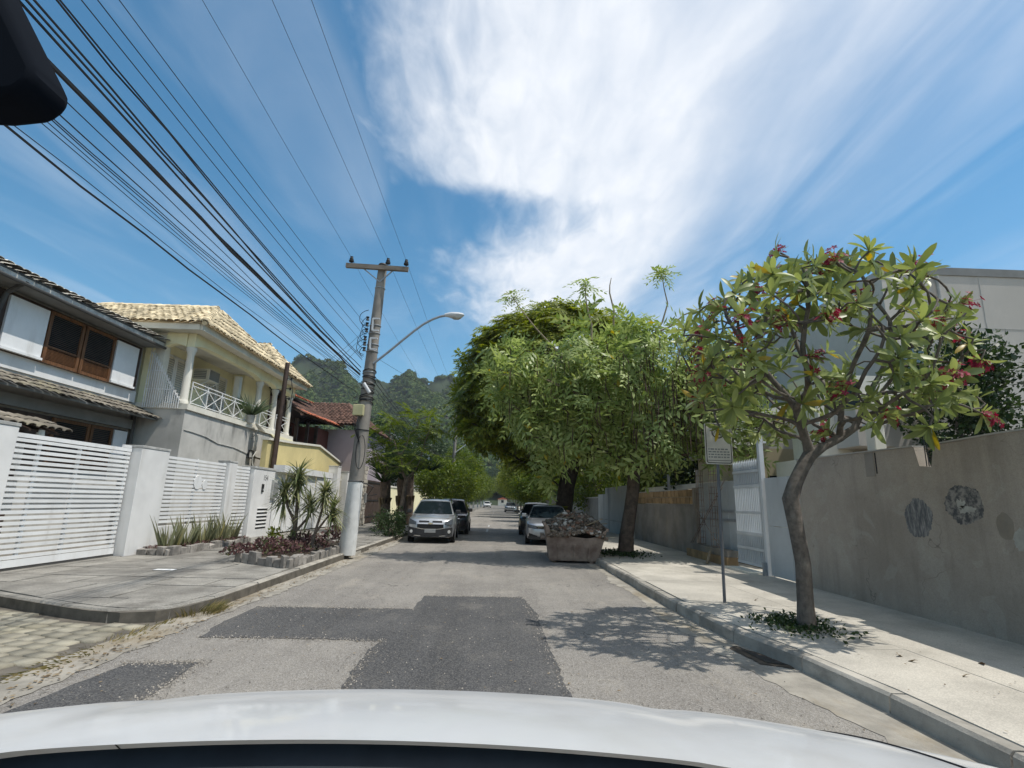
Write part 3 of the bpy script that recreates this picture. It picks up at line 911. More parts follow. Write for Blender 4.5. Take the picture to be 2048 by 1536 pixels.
# ------------------------------------------------------------------ first house: white and grey with wooden louvre windows
h1 = thing('house', 'grey and white two-storey house with wooden louvre windows behind the gate', 'house', (-13, 11, 0))
box('wall', MT['grey_wall'], h1, (-20, 3.0, 0), (-11.02, 15.82, 6.1))
box('white_band', MT['white_wall'], h1, (-11.02, 3.0, 4.16), (-10.985, 15.80, 4.50))
w1 = box('window', MT['dark_wood'], h1, (-11.02, 6.0, 4.50), (-10.93, 15.64, 5.82))
def wpanel(ya, yb, parent, za=4.58, zb=5.74, x=-10.93):
    box('white_panel', MT['white'], parent, (x, ya, za), (x + 0.05, yb, zb))
    box('sill', MT['white'], parent, (x, ya - 0.02, za - 0.06), (x + 0.09, yb + 0.02, za - 0.003))
wpanel(11.20, 12.24, w1); wpanel(14.55, 15.46, w1); wpanel(8.2, 9.3, w1)
def louvre(ya, yb, za, zb, x, parent, n=9, split=0.30):
    fr = MB()
    for a, b in ((ya, ya + 0.09), (yb - 0.09, yb)): fr.box(x, a, za, x + 0.05, b, zb)
    fr.box(x, ya + 0.09, za, x + 0.05, yb - 0.09, za + 0.08).box(x, ya + 0.09, zb - 0.08, x + 0.05, yb - 0.09, zb)
    zm = za + (zb - za) * split
    fr.box(x, ya + 0.09, zm, x + 0.045, yb - 0.09, zm + 0.05)
    fr.build('frame', MT['wood'], parent)
    box('pane', MT['glass'], parent, (x - 0.002, ya + 0.09, zm + 0.05), (x + 0.012, yb - 0.09, zb - 0.08))
    for k in range(n):
        z = za + 0.1 + (zm - za - 0.10) * (k + 0.5) / n
        MB().prism([(x + 0.004, ya + 0.09, z + 0.012), (x + 0.034, ya + 0.09, z - 0.012), (x + 0.034, ya + 0.09, z - 0.004), (x + 0.004, ya + 0.09, z + 0.020)],
                   (0, yb - ya - 0.18, 0)).build('slat', MT['wood'], parent)
    for k in range(16):
        z = zm + 0.07 + (zb - zm - 0.17) * (k + 0.5) / 16
        MB().prism([(x + 0.014, ya + 0.09, z + 0.010), (x + 0.034, ya + 0.09, z - 0.012), (x + 0.034, ya + 0.09, z - 0.006), (x + 0.014, ya + 0.09, z + 0.016)],
                   (0, yb - ya - 0.18, 0)).build('slat', MT['dark_wood'], parent)
louvre(12.28, 13.36, 4.50, 5.78, -10.93, w1)
louvre(13.40, 14.50, 4.50, 5.78, -10.93, w1)
w2 = box('window', MT['dark_wood'], h1, (-11.02, 11.0, 2.10), (-10.94, 15.66, 3.30))
louvre(13.0, 14.2, 2.12, 3.28, -10.94, w2, 5, 0.2)
louvre(14.24, 15.05, 2.12, 3.28, -10.94, w2, 5, 0.2)
box('white_panel', MT['white'], w2, (-10.94, 15.10, 2.14), (-10.89, 15.62, 3.26))
box('beam', MT['grey_trim'], h1, (-11.02, 3.0, 3.36), (-10.86, 15.84, 3.62))
MB().tube([(-10.86, 15.74, 3.9), (-10.86, 15.74, 0.1)], 0.05, 8).build('downpipe', MT['gutter_metal'], h1)
# upper roof
rt = slab([(-10.42, 3.0, 6.10), (-10.42, 15.85, 6.10), (-15.5, 15.85, 7.55), (-15.5, 3.0, 7.55)], 0.05).build('roof', MT['gutter_metal'], h1)
pieces(rt, 'tile', TILE_LOW, face_tiles([(-10.40, 6.0, 6.12), (-10.40, 15.88, 6.12), (-15.5, 15.88, 7.57), (-15.5, 6.0, 7.57)], seed=2), MT['tile_pale'], 'tile_field', 160)
box('fascia', MT['fascia'], rt, (-10.50, 3.0, 5.94), (-10.43, 15.84, 6.095))
box('soffit', MT['grey_trim'], rt, (-11.02, 3.0, 5.90), (-10.51, 15.83, 5.95))
MB().tube([(-10.42, 3.0, 5.91), (-10.42, 15.9, 5.91)], 0.042, 8).build('rain_gutter', MT['gutter_metal'], rt)
MB().tube([(-10.44, 11.02, 5.99), (-10.80, 11.0, 5.72), (-10.90, 11.0, 5.3), (-10.90, 11.0, 4.4)], 0.05, 8).build('downpipe', MT['gutter_metal'], rt)
# lower tiled awning
aw = slab([(-10.28, 3.0, 3.70), (-10.28, 16.1, 3.70), (-11.0, 16.1, 4.02), (-11.0, 3.0, 4.02)], 0.05).build('awning', MT['grey_trim'], h1)
pieces(aw, 'tile', TILE_LOW, face_tiles([(-10.24, 8.6, 3.69), (-10.24, 16.12, 3.69), (-11.0, 16.12, 4.035), (-11.0, 8.6, 4.035)], seed=3), MT['tile_grey'], 'tile_field', 150)
# small tiled canopy over the gate
cn = thing('gate_canopy', 'small grey-brown tiled canopy just behind the driveway gate', 'canopy', (-9.3, 9.5, 0))
dk = slab([(-8.95, 6.5, 2.68), (-8.95, 10.9, 2.68), (-9.60, 10.9, 2.92), (-9.60, 6.5, 2.92)], 0.05).build('deck', MT['dark_wood'], cn)
pieces(cn, 'tile', TILE, face_tiles([(-8.91, 7.6, 2.69), (-8.91, 10.95, 2.69), (-9.62, 10.95, 2.945), (-9.62, 7.6, 2.945)], seed=4), MT['tile_grey'])
for yy in (7.2, 10.6):
    box('post', MT['dark_wood'], cn, (-9.58, yy - 0.06, 0), (-9.46, yy + 0.06, 2.82))
MB().lathe([(0.0, 0.0), (0.07, 0.0), (0.06, 0.16), (0.0, 0.18)], (-8.95, 10.45, 2.52), 10).build('lantern', MT['offwhite'], cn)
yard = box('yard_paving', MT['slab_l'], None, (-11.0, 8.6, -0.02), (-8.81, 20.0, 0.10)); tag(yard, kind='structure')

# ------------------------------------------------------------------ second house: cream, balcony with columns, tan tiles
h2 = thing('house', 'cream yellow house with columned balcony and tan tiled roof', 'house', (-12, 20, 0))
box('wall', MT['grey_wall'], h2, (-20, 15.92, 0), (-9.52, 24.0, 4.03))
box('balcony_floor', MT['offwhite'], h2, (-11.3, 15.90, 4.03), (-9.46, 24.3, 4.20))
MB().prism([(-9.50, 21.9, 4.03), (-9.50, 24.3, 4.03), (-9.50, 24.3, 3.55), (-9.50, 23.2, 3.6)], (0.06, 0, 0)).build('balcony_apron', MT['cream_wall'], h2)
box('upper_wall', MT['cream_wall'], h2, (-20, 16.2, 4.20), (-11.2, 24.2, 6.44))
box('return_wall', MT['cream_wall'], h2, (-11.2, 21.6, 4.2), (-10.7, 24.2, 6.44))
box('corner_pilaster', MT['offwhite'], h2, (-10.75, 15.95, 4.20), (-10.45, 16.22, 6.44))
def dbl_door(ya, yb, x, za, zb):
    d = box('shutter_door', MT['white'], h2, (x, ya - 0.07, za), (x + 0.04, yb + 0.07, zb + 0.07))
    ym = (ya + yb) / 2
    for a, b in ((ya, ym - 0.01), (ym + 0.01, yb)):
        l = box('leaf', MT['offwhite'], d, (x + 0.04, a, za + 0.02), (x + 0.055, b, zb))
        sl = MB()
        for k in range(22):
            z = za + 0.15 + (zb - za - 0.25) * k / 21
            sl.prism([(x + 0.055, a + 0.09, z), (x + 0.085, a + 0.09, z - 0.03), (x + 0.085, a + 0.09, z - 0.018), (x + 0.055, a + 0.09, z + 0.012)], (0, b - a - 0.18, 0))
        sl.build('louvre', MT['cap'], d)
        st = MB()
        for p, q in ((a, a + 0.08), (b - 0.08, b)): st.box(x + 0.055, p, za + 0.02, x + 0.09, q, zb)
        st.build('stile', MT['white'], d)
dbl_door(17.05, 18.25, -11.2, 4.2, 6.05)
dbl_door(19.75, 21.1, -11.2, 4.2, 6.05)
ac = box('air_conditioner', MT['offwhite'], h2, (-11.2, 18.72, 5.55), (-10.55, 19.45, 5.98), 0.02)
box('grille', MT['grey_trim'], ac, (-10.549, 18.76, 5.59), (-10.54, 19.41, 5.94))
box('grille', MT['grey_trim'], ac, (-11.1, 18.715, 5.6), (-10.65, 18.72, 5.93))
for k in range(5): box('fin', MT['offwhite'], ac, (-11.09, 18.70, 5.63 + k * 0.065), (-10.66, 18.715, 5.645 + k * 0.065))
MB().bar((-11.2, 18.8, 5.2), (-10.6, 18.8, 5.54), 0.03).bar((-11.2, 19.4, 5.2), (-10.6, 19.4, 5.54), 0.03).build('bracket', MT['white'], ac)
for yy in (16.02, 20.85, 22.35, 23.95):
    MB().lathe([(0.145, 4.20), (0.145, 4.28), (0.125, 4.31), (0.115, 4.36), (0.11, 5.2), (0.10, 5.76), (0.12, 5.79), (0.12, 5.84), (0.15, 5.89), (0.15, 5.98)], (-9.68, yy, 0), 16).build('column', MT['offwhite'], h2, True)
box('pilaster', MT['offwhite'], h2, (-10.2, 19.86, 4.20), (-10.0, 20.06, 5.98))
def arch_beam(path0, path1, fixed, axis, name='beam'):
    a, b = path0, path1
    pts_ = []
    n = 18
    top = 6.44
    for k in range(n + 1):
        s = k / n
        e = min(s, 1 - s) * (b - a)
        z = 5.98 + 0.16 * (1 - math.exp(-e * 3.0)) + 0.02
        pts_.append((a + (b - a) * s, z))
    poly = [(p, z) for p, z in pts_] + [(b, top), (a, top)]
    if axis == 'y':
        MB().prism([(fixed, p, z) for p, z in poly], (0.24, 0, 0)).build(name, MT['cream_wall'], h2)
    else:
        MB().prism([(p, fixed, z) for p, z in poly], (0, 0.22, 0)).build(name, MT['cream_wall'], h2)
for a, b in ((15.95, 20.72), (20.73, 22.22), (22.23, 23.8), (23.81, 24.2)): arch_beam(a, b, -9.80, 'y')
arch_beam(-10.44, -9.81, 15.92, 'x')
sf = box('soffit', MT['offwhite'], h2, (-14, 15.55, 6.445), (-9.22, 24.45, 6.50))
box('fascia', MT['offwhite'], h2, (-9.22, 15.50, 6.42), (-9.14, 24.5, 6.60))
box('fascia', MT['offwhite'], h2, (-14, 15.46, 6.42), (-9.223, 15.54, 6.60))
def hip_roof(parent, x0, x1, y0, y1, ze, apx, za, seed, m, rest):
    ym = (y0 + y1) / 2
    A, B, C = (x0, y0, ze), (x0, y1, ze), (apx, ym, za)
    D, Ee, Fr = (x1, y0, ze), (x1, y1, ze), (x1, ym, za)
    dk = MB()
    dk.add([A, B, C, D, Ee, Fr], [(0, 1, 2), (3, 0, 2, 5), (1, 4, 5, 2), (0, 3, 4, 1)])
    o = dk.build('roof', m, parent)
    Ms = face_tiles([A, B, C], seed=seed) + face_tiles([A, D, Fr, C], seed=seed + 1) + face_tiles([B, Ee, Fr, C], seed=seed + 2)
    Ms += ridge_caps(A, C, seed) + ridge_caps(B, C, seed + 1) + ridge_caps(C, Fr, seed + 2)
    for p_, q_ in ((A, C), (B, C), (C, Fr)): MB().tube([p_, q_], 0.075, 8).build('ridge_mortar', m, o, True)
    pieces(o, 'tile', TILE, Ms, m, 'tile_field', rest)
    return o
hip_roof(h2, -9.06, -14.6, 15.40, 21.3, 6.61, -10.42, 8.12, 10, MT['tile_tan'], 200)
hip_roof(h2, -9.06, -13.5, 21.35, 24.6, 6.61, -10.5, 8.10, 20, MT['tile_tan'], 90)
# balcony railing with crossed bars
ra = thing('balcony_railing', 'white balcony railing with crossed bars between the columns', 'railing', (-9.55, 20, 4.2))
def rail_panel(p, q):
    p, q = Vector(p), Vector(q)
    up = Vector((0, 0, 1))
    for h in (0.08, 0.62, 0.74):
        MB().bar(p + up * h, q + up * h, 0.022).build('rail', MT['white'], ra)
    n = max(1, round((q - p).length / 0.95))
    for k in range(n):
        a = p + (q - p) * (k / n); b = p + (q - p) * ((k + 1) / n)
        MB().bar(a + up * 0.08, b + up * 0.62, 0.016).build('cross_bar', MT['white'], ra)
        MB().bar(a + up * 0.62 + Vector((0.012, 0, 0)), b + up * 0.08 + Vector((0.012, 0, 0)), 0.016).build('cross_bar', MT['white'], ra)
        MB().bar(a, a + up * 0.75, 0.026).build('post', MT['white'], ra)
for a, b in ((16.2, 20.68), (21.0, 22.2), (22.5, 23.8)):
    rail_panel((-9.58, a, 4.20), (-9.58, b, 4.20))
# fan of spiked bars closing the side of the balcony
sp = thing('spiked_screen', 'white spiked bar screen slanting down beside the balcony corner column', 'screen', (-10.2, 15.85, 4.2))
ns = 17
for k in range(ns):
    s = k / (ns - 1)
    x = -10.78 + s * 1.05
    top = 5.92 - 1.50 * s
    MB().bar((x, 15.86, 4.05), (x, 15.86, top), 0.022).build('bar', MT['white'], sp)
MB().bar((-10.80, 15.875, 5.80), (-9.70, 15.875, 4.28), 0.03).build('rail', MT['white'], sp)
MB().bar((-10.80, 15.875, 4.62), (-9.98, 15.875, 4.62), 0.025).build('rail', MT['white'], sp)
MB().bar((-10.80, 15.875, 5.2), (-10.40, 15.875, 5.2), 0.025).build('rail', MT['white'], sp)
# bits on the grey wall
wl = thing('wall_lamp', 'small black box lamp on the grey wall', 'lamp', (-9.5, 20.3, 3.0))
box('bracket', MT['black'], wl, (-9.52, 20.22, 3.0), (-9.44, 20.38, 3.12))
fr = MB()
for a, b in (((-9.44, 20.13, 2.9), (-9.40, 20.16, 3.22)), ((-9.44, 20.44, 2.9), (-9.40, 20.47, 3.22)), ((-9.44, 20.16, 2.9), (-9.40, 20.44, 2.94)), ((-9.44, 20.16, 3.18), (-9.40, 20.44, 3.22))):
    fr.box(*a, *b)
fr.build('frame', MT['black'], wl)
box('lens', MT['cap'], wl, (-9.44, 20.17, 2.95), (-9.425, 20.43, 3.17))
sd = thing('satellite_dish', 'white satellite dish tilted on the balcony edge', 'dish', (-9.3, 20.4, 3.95))
dsh = MB(); rows = []
for r, h in ((0.0, 0.0), (0.12, 0.012), (0.24, 0.05), (0.33, 0.10)): rows.append((r, h))
ax = Vector((0.55, 0.35, 0.75)).normalized()
tq = ax.to_track_quat('Z', 'Y')
tmp = MB().lathe([(0.001, 0.0), (0.09, 0.010), (0.17, 0.036), (0.24, 0.072), (0.24, 0.082), (0.17, 0.046), (0.09, 0.020), (0.001, 0.010)], (0, 0, 0), 20)
dsh.add([tq @ Vector(p) + Vector((-9.25, 20.3, 4.02)) for p in tmp.v], tmp.f)
dsh.build('reflector', MT['offwhite'], sd, True)
MB().tube([(-9.25, 20.3, 4.02), Vector((-9.25, 20.3, 4.02)) + ax * 0.34], 0.014, 6).build('arm', MT['cap'], sd)
MB().tube([(-9.25, 20.3, 4.0), (-9.45, 20.35, 3.7), (-9.52, 20.35, 3.7)], 0.02, 6).build('bracket', MT['cap'], sd)
cab = MB().tube([(-9.46, 20.5, 3.9), (-9.40, 20.55, 3.5), (-9.44, 20.5, 3.3), (-9.36, 20.45, 3.62), (-9.40, 20.6, 3.85)], 0.016, 6)
tag(cab.build('loose_cable', MT['offwhite']), 'loop of white cable hanging under the satellite dish', 'cable')
tag(MB().tube([(-8.5, 18.62, 2.5), (-8.52, 18.56, 2.66), (-8.5, 18.5, 2.85), (-8.46, 18.62, 3.05)], 0.012, 6).build('loose_cable', MT['offwhite']), 'white cable end sticking up from the number wall', 'cable')
crk = MB().tube([(-9.51, 16.0, 3.42), (-9.505, 17.2, 3.36), (-9.505, 18.0, 3.22), (-9.505, 19.1, 3.20), (-9.505, 20.6, 3.02), (-9.505, 22.2, 2.98)], 0.016, 6)  # crack line of the wall, drawn as a raised tube
tag(crk.build('wall_fissure', MT['cap']), 'thin crooked conduit running along the grey wall', 'fissure')
# slender dark service post
dp = thing('service_post', 'slender dark weathered service post rising before the balcony', 'post', (-8.62, 20.45, 0))
MB().tube([(-8.62, 20.42, 0.0), (-8.60, 20.5, 3.5), (-8.58, 20.6, 6.75)], [0.11, 0.10, 0.085], 10).build('shaft', MT['dark_wood'], dp, True)
for z in (6.1, 5.7, 5.3):
    MB().bar((-8.6, 20.5, z), (-8.38, 20.62, z), 0.03).build('bracket', MT['black'], dp)
    MB().lathe([(0.0, -0.05), (0.045, -0.05), (0.03, 0.0), (0.045, 0.05), (0.0, 0.05)], (-8.36, 20.62, z), 8).build('insulator', MT['black'], dp, True)
MB().tube([(-8.36, 20.6, 6.1), (-8.25, 20.6, 5.6), (-8.3, 20.6, 5.0), (-8.5, 20.55, 4.7), (-8.5, 20.5, 5.0)], 0.015, 6).build('drip_loop', MT['wire'], dp)

# ------------------------------------------------------------------ third plot: yellow yard wall, white panel gate, brown-roofed house
yw = thing('yard_wall', 'yellow yard wall with sloping pale coping above the white gate', 'wall', (-8.7, 26, 0))
prof = [(20.1, 0.0), (32.0, 0.0), (32.0, 3.0), (25.8, 3.92), (22.6, 3.72), (20.1, 3.6)]
MB().prism([(-8.95, y_, z_) for y_, z_ in prof], (0.2, 0, 0)).build('wall', MT['yellow_wall'], yw)
cp = MB()
for (ya, za), (yb, zb) in (((32.02, 3.0), (25.8, 3.92)), ((25.8, 3.92), (22.6, 3.72)), ((22.6, 3.72), (20.05, 3.6))):
    cp.prism([(-9.0, ya, za + 0.002), (-9.0, yb, zb + 0.002), (-9.0, yb, zb + 0.09), (-9.0, ya, za + 0.09)], (0.32, 0, 0))
cp.build('coping', MT['offwhite'], yw)
pg = thing('panel_gate', 'plain white solid panel gate below the yellow wall', 'gate', (-8.2, 23, 0.15))
for k in range(6):
    y0 = 20.15 + k * 0.98
    xk = -8.32 + 0.06 * k
    box('panel', MT['white'], pg, (xk - 0.05, y0, 0.20), (xk, y0 + 0.965, 2.42))
box('header', MT['white'], pg, (-8.42, 20.12, 2.425), (-8.0, 26.0, 2.68))
pillar('grey-streaked pillar at the far end of the white panel gate', 26.05, 26.6, 3.05, -8.25, -7.8)
pillar('narrow white pillar just left of the utility pole', 27.2, 27.7, 2.85, -8.0, -7.62)
gr_ = thing('barred_gate', 'old cream barred gate between the two pillars', 'gate', (-7.9, 26.9, 0.15))
for k in range(7): MB().bar((-7.95, 26.66 + k * 0.08, 0.2), (-7.95, 26.66 + k * 0.08, 2.5), 0.025).build('bar', MT['offwhite'], gr_)
for z in (0.3, 1.4, 2.4): MB().bar((-7.93, 26.62, z), (-7.93, 27.18, z), 0.04).build('rail', MT['offwhite'], gr_)
st = thing('stone_pillar', 'pillar faced with irregular pale stones beside the dark gate', 'pillar', (-7.3, 28.6, 0))
box('core', MT['stone_pale'], st, (-7.7, 28.05, 0), (-7.05, 28.75, 3.2))
R_ = rng(44)
z = 0.05
while z < 3.15:
    hgt = R_.uniform(0.16, 0.3)
    yy = 28.02
    while yy < 28.70:
        dy = min(R_.uniform(0.2, 0.4), 28.78 - yy)
        box('stone', MT['stone_pale'], st, (-7.05, yy + 0.012, z + 0.012), (-7.05 + R_.uniform(0.03, 0.09), yy + dy - 0.012, min(z + hgt, 3.22) - 0.012))
        yy += dy
    xx = -7.72
    while xx < -7.05:
        dx = min(R_.uniform(0.2, 0.35), -7.0 - xx)
        box('stone', MT['stone_pale'], st, (xx + 0.012, 28.05 - R_.uniform(0.03, 0.08), z + 0.012), (xx + dx - 0.012, 28.05, min(z + hgt, 3.22) - 0.012))
        xx += dx
    z += hgt
box('letterbox', MT['grey_trim'], st, (-7.04, 28.25, 1.3), (-6.9, 28.55, 1.8))
dg = thing('dark_gate', 'dark brown solid double gate beyond the stone pillar', 'gate', (-7.3, 31.5, 0.15))
for k in range(6): box('panel', MT['dark_wood'], dg, (-7.36, 28.9 + k * 1.0, 0.2), (-7.30, 29.88 + k * 1.0, 2.55))
for z in (0.5, 1.4, 2.4): box('rail', MT['black'], dg, (-7.30, 28.9, z), (-7.27, 34.88, z + 0.06))
lw = thing('yard_wall', 'low cream yard wall past the dark gate behind the shaggy trunks', 'wall', (-7.3, 40, 0))
box('wall', MT['cream_wall'], lw, (-7.45, 35.0, 0), (-7.25, 62.0, 2.3))
box('coping', MT['offwhite'], lw, (-7.5, 35.0, 2.3), (-7.2, 62.0, 2.4))
h3 = thing('house', 'house with brown tiled roof, dark red porch and mauve side wall', 'house', (-11, 28, 0))
box('porch_wall', MT['red_wall'], h3, (-18, 24.7, 0), (-10.6, 29.5, 5.2))
box('wing_wall', MT['mauve_wall'], h3, (-18, 29.5, 0), (-7.95, 37, 5.25))
box('porch_floor', MT['dark_wood'], h3, (-10.6, 24.7, 3.2), (-9.45, 29.5, 3.45))
box('porch_wall', MT['red_wall'], h3, (-10.6, 27.6, 3.45), (-9.55, 29.49, 5.1))
w3 = box('window', MT['dark_wood'], h3, (-10.6, 25.2, 3.7), (-10.55, 26.8, 5.0))
box('pane', MT['glass'], w3, (-10.552, 25.3, 3.8), (-10.54, 26.7, 4.9))
for yy in (24.8, 26.2, 27.5): box('post', MT['dark_wood'], h3, (-9.62, yy - 0.07, 3.45), (-9.48, yy + 0.07, 5.15))
for z in (3.8, 4.05): box('railing', MT['dark_wood'], h3, (-9.58, 24.8, z), (-9.52, 27.5, z + 0.06))
A3 = [(-9.05, 24.2, 5.28), (-9.05, 30.2, 5.45), (-12.2, 30.2, 7.2), (-12.2, 24.2, 7.0)]
r3 = slab(A3, 0.08).build('roof', MT['dark_wood'], h3)
Ms = face_tiles(A3, seed=31)
pieces(r3, 'tile', TILE, Ms, MT['tile_brown'], 'tile_field', 150)
pieces(r3, 'eave_tile', TILE, face_tiles([(-8.98, 24.2, 5.26), (-8.98, 30.2, 5.43), (-9.2, 30.2, 5.56), (-9.2, 24.2, 5.39)], seed=32, step=0.3), MT['tile_orange'])
B3 = [(-12.5, 29.1, 5.5), (-7.6, 29.1, 5.5), (-9.6, 33, 7.3), (-12.5, 33, 7.3)]
r3b = slab(B3, 0.06).build('roof', MT['dark_wood'], h3)
pieces(r3b, 'tile', TILE, face_tiles(B3, seed=33), MT['tile_brown'], 'tile_field', 150)
C3 = [(-7.6, 29.1, 5.5), (-7.6, 37, 5.5), (-9.6, 33, 7.3)]
r3c = slab(C3, 0.06).build('roof', MT['dark_wood'], h3)
pieces(r3c, 'tile', TILE, face_tiles(C3, seed=34), MT['tile_brown'], 'tile_field', 60)
up3 = slab([(-10.4, 24.0, 6.35), (-10.4, 28.8, 6.5), (-14, 28.8, 8.0), (-14, 24.0, 7.8)], 0.08).build('upper_roof', MT['dark_wood'], h3)
box('upper_wall', MT['mauve_wall'], h3, (-14, 24.4, 5.2), (-10.9, 28.6, 6.4))
pieces(up3, 'tile', TILE, face_tiles([(-10.35, 24.0, 6.36), (-10.35, 28.8, 6.51), (-14, 28.8, 8.02), (-14, 24.0, 7.82)], seed=35), MT['tile_orange'], 'tile_field', 60)
# ------------------------------------------------------------------ right side: plaster wall
rw = thing('plaster_wall', 'long stained brown plaster wall along the pale pavement', 'wall', (5.9, 4, 0.15))
MB().prism([(5.85, -6, 0.0), (5.85, 10.25, 0.0), (5.85, 10.25, 2.49), (5.85, 7.28, 2.45), (5.85, 7.22, 2.18), (5.85, 7.02, 2.16), (5.85, 6.94, 2.44), (5.85, 6.0, 2.475), (5.85, -6, 2.5)], (0.16, 0, 0)).build('wall', MT['plaster_r'], rw)
for a, b, za, zb in ((-6, 6.0, 2.5, 2.475), (6.0, 6.93, 2.475, 2.445), (7.29, 10.25, 2.453, 2.49)):
    MB().prism([(5.835, a, za + 0.002), (5.835, b, zb + 0.002), (5.835, b, zb + 0.022), (5.835, a, za + 0.022)], (0.19, 0, 0)).build('coping', MT['plaster_top'], rw)
def blotch(name, yc, zc, ry, rz, m, seed, x=5.85, th=0.006, n=40, rag=0.0):
    R_ = rng(seed)
    ph = R_.uniform(0, 6.28, 4)
    P = []
    for k in range(n):
        a = 2 * math.pi * k / n
        r = 1 + 0.05 * math.sin(2 * a + ph[0]) + 0.035 * math.sin(5 * a + ph[1]) + 0.02 * math.sin(9 * a + ph[2]) + rag * R_.uniform(-1, 1)
        P.append((x, yc + math.cos(a) * ry * r, zc + math.sin(a) * rz * r))
    return MB().prism(P, (-th * 0.5, 0, 0)).build(name, m, rw)
m_, t_, b_ = nt_of('dark_mottled_patch')  # round wall marks: dark and mid tones mixed by noise
c_ = tmix(t_, tramp(t_, tnoise(t_, 11, 7, rough=0.7), 0.42, 0.62), (0.075, 0.075, 0.077), (0.30, 0.275, 0.245))
t_.links.new(c_, b_.inputs['Base Color']); b_.inputs['Roughness'].default_value = 0.9
m2_, t2_, b2_ = nt_of('grey_streaked_patch')
c_ = tmix(t2_, tramp(t2_, tnoise(t2_, 9, 7, stretch=(1, 4.5, 0.8), rough=0.7), 0.4, 0.66), (0.10, 0.103, 0.108), (0.33, 0.315, 0.295))
t2_.links.new(c_, b2_.inputs['Base Color']); b2_.inputs['Roughness'].default_value = 0.9
blotch('wall_patch', 7.37, 1.475, 0.245, 0.26, m2_, 1, 5.85, 0.006, 90, 0.05)
blotch('wall_patch', 6.61, 1.66, 0.265, 0.25, m_, 2, 5.85, 0.006, 90, 0.05)
pw = mat('pale_mottled_mark', (0.40, 0.385, 0.34), 0.9, 0.15, 8)
blotch('pale_mark', 6.57, 1.60, 0.10, 0.05, pw, 7, 5.8465, 0.004, 26, 0.45)
blotch('pale_mark', 6.64, 1.67, 0.05, 0.06, pw, 9, 5.8465, 0.004, 22, 0.5)
blotch('pale_mark', 5.93, 1.28, 0.09, 0.13, pw, 8, 5.85, 0.005, 40, 0.12)
blotch('wall_patch', 6.10, 1.42, 0.10, 0.16, MT['mortar'], 12, 5.85, 0.004)
MB().box(5.842, 8.10, 2.08, 5.85, 8.30, 2.445).build('mortar_patch', MT['mortar'], rw)
box('crack', MT['black'], rw, (5.846, 8.05, 2.12), (5.8495, 8.075, 2.44))
for dy, zt in ((-0.07, 2.83), (0.03, 2.86), (0.07, 2.80)):
    MB().tube([(5.93, 7.12 + dy, 2.12), (5.93 + 0.01, 7.12 + dy * 1.1, zt)], 0.007, 5).build('rebar', MT['black'], rw)
MB().tube([(5.92, 7.04, 2.66), (5.92, 7.20, 2.67)], 0.005, 5).build('rebar_tie', MT['black'], rw)
wp = thing('white_post', 'short pale post standing up behind the plaster wall', 'post', (6.1, 8.35, 0))
box('shaft', MT['offwhite'], wp, (6.03, 8.27, 0.0), (6.21, 8.47, 2.92), 0.01)
box('cap', MT['gate_grey'], wp, (6.01, 8.25, 2.92), (6.23, 8.49, 2.96))

# pale metal hoarding, tall post, barred gate
hd = thing('metal_hoarding', 'pale grey metal sheet hoarding between plaster wall and barred gate', 'hoarding', (5.9, 11, 0.15))
for a, b in ((10.27, 10.72), (10.73, 11.58)):
    for z0, z1 in ((0.17, 1.18), (1.19, 2.20)):
        box('sheet', MT['sheet'], hd, (5.86, a, z0), (5.885, b, z1))
for yy in (10.3, 11.55): box('stud', MT['steel'], hd, (5.89, yy - 0.03, 0.15), (5.95, yy + 0.03, 2.2))
tp = thing('gate_post', 'tall slim grey steel post beside the barred gate', 'post', (5.85, 11.7, 0.15))
box('shaft', MT['gate_grey'], tp, (5.80, 11.62, 0.15), (5.90, 11.72, 3.16), 0.006)
box('shaft', MT['steel'], tp, (5.83, 11.73, 0.15), (5.91, 11.80, 3.10), 0.006)
box('bracket', MT['steel'], tp, (5.72, 11.64, 0.15), (5.80, 11.70, 0.42))
box('clamp', MT['gate_grey'], tp, (5.91, 11.63, 2.98), (5.98, 11.71, 3.06))
bg = thing('barred_gate', 'pale grey metal gate with vertical bars and spiked top', 'gate', (5.87, 12.5, 0.15))
for k in range(15):
    yy = 11.88 + k * 0.088
    MB().bar((5.87, yy, 0.30), (5.87, yy, 2.60), 0.03, 0.03).build('bar', MT['gate_grey'], bg)
    MB().add([(5.855, yy - 0.015, 2.60), (5.885, yy - 0.015, 2.60), (5.885, yy + 0.015, 2.60), (5.855, yy + 0.015, 2.60), (5.87, yy, 2.68)], [(0, 1, 4), (1, 2, 4), (2, 3, 4), (3, 0, 4)]).build('spike', MT['gate_grey'], bg)
for z in (0.28, 0.62, 0.95, 1.42, 2.02, 2.36): box('rail', MT['gate_grey'], bg, (5.845, 11.83, z), (5.853, 13.15, z + 0.06))
box('kick_sheet', MT['sheet'], bg, (5.892, 11.83, 0.28), (5.90, 13.15, 0.98))
box('head_sheet', MT['sheet'], bg, (5.892, 11.83, 2.06), (5.90, 13.15, 2.56))
tag(box('doorstep', MT['offwhite'], None, (5.5, 11.85, 0.14), (5.88, 13.1, 0.19)), 'pale doorstep under the barred metal gate', 'doorstep')
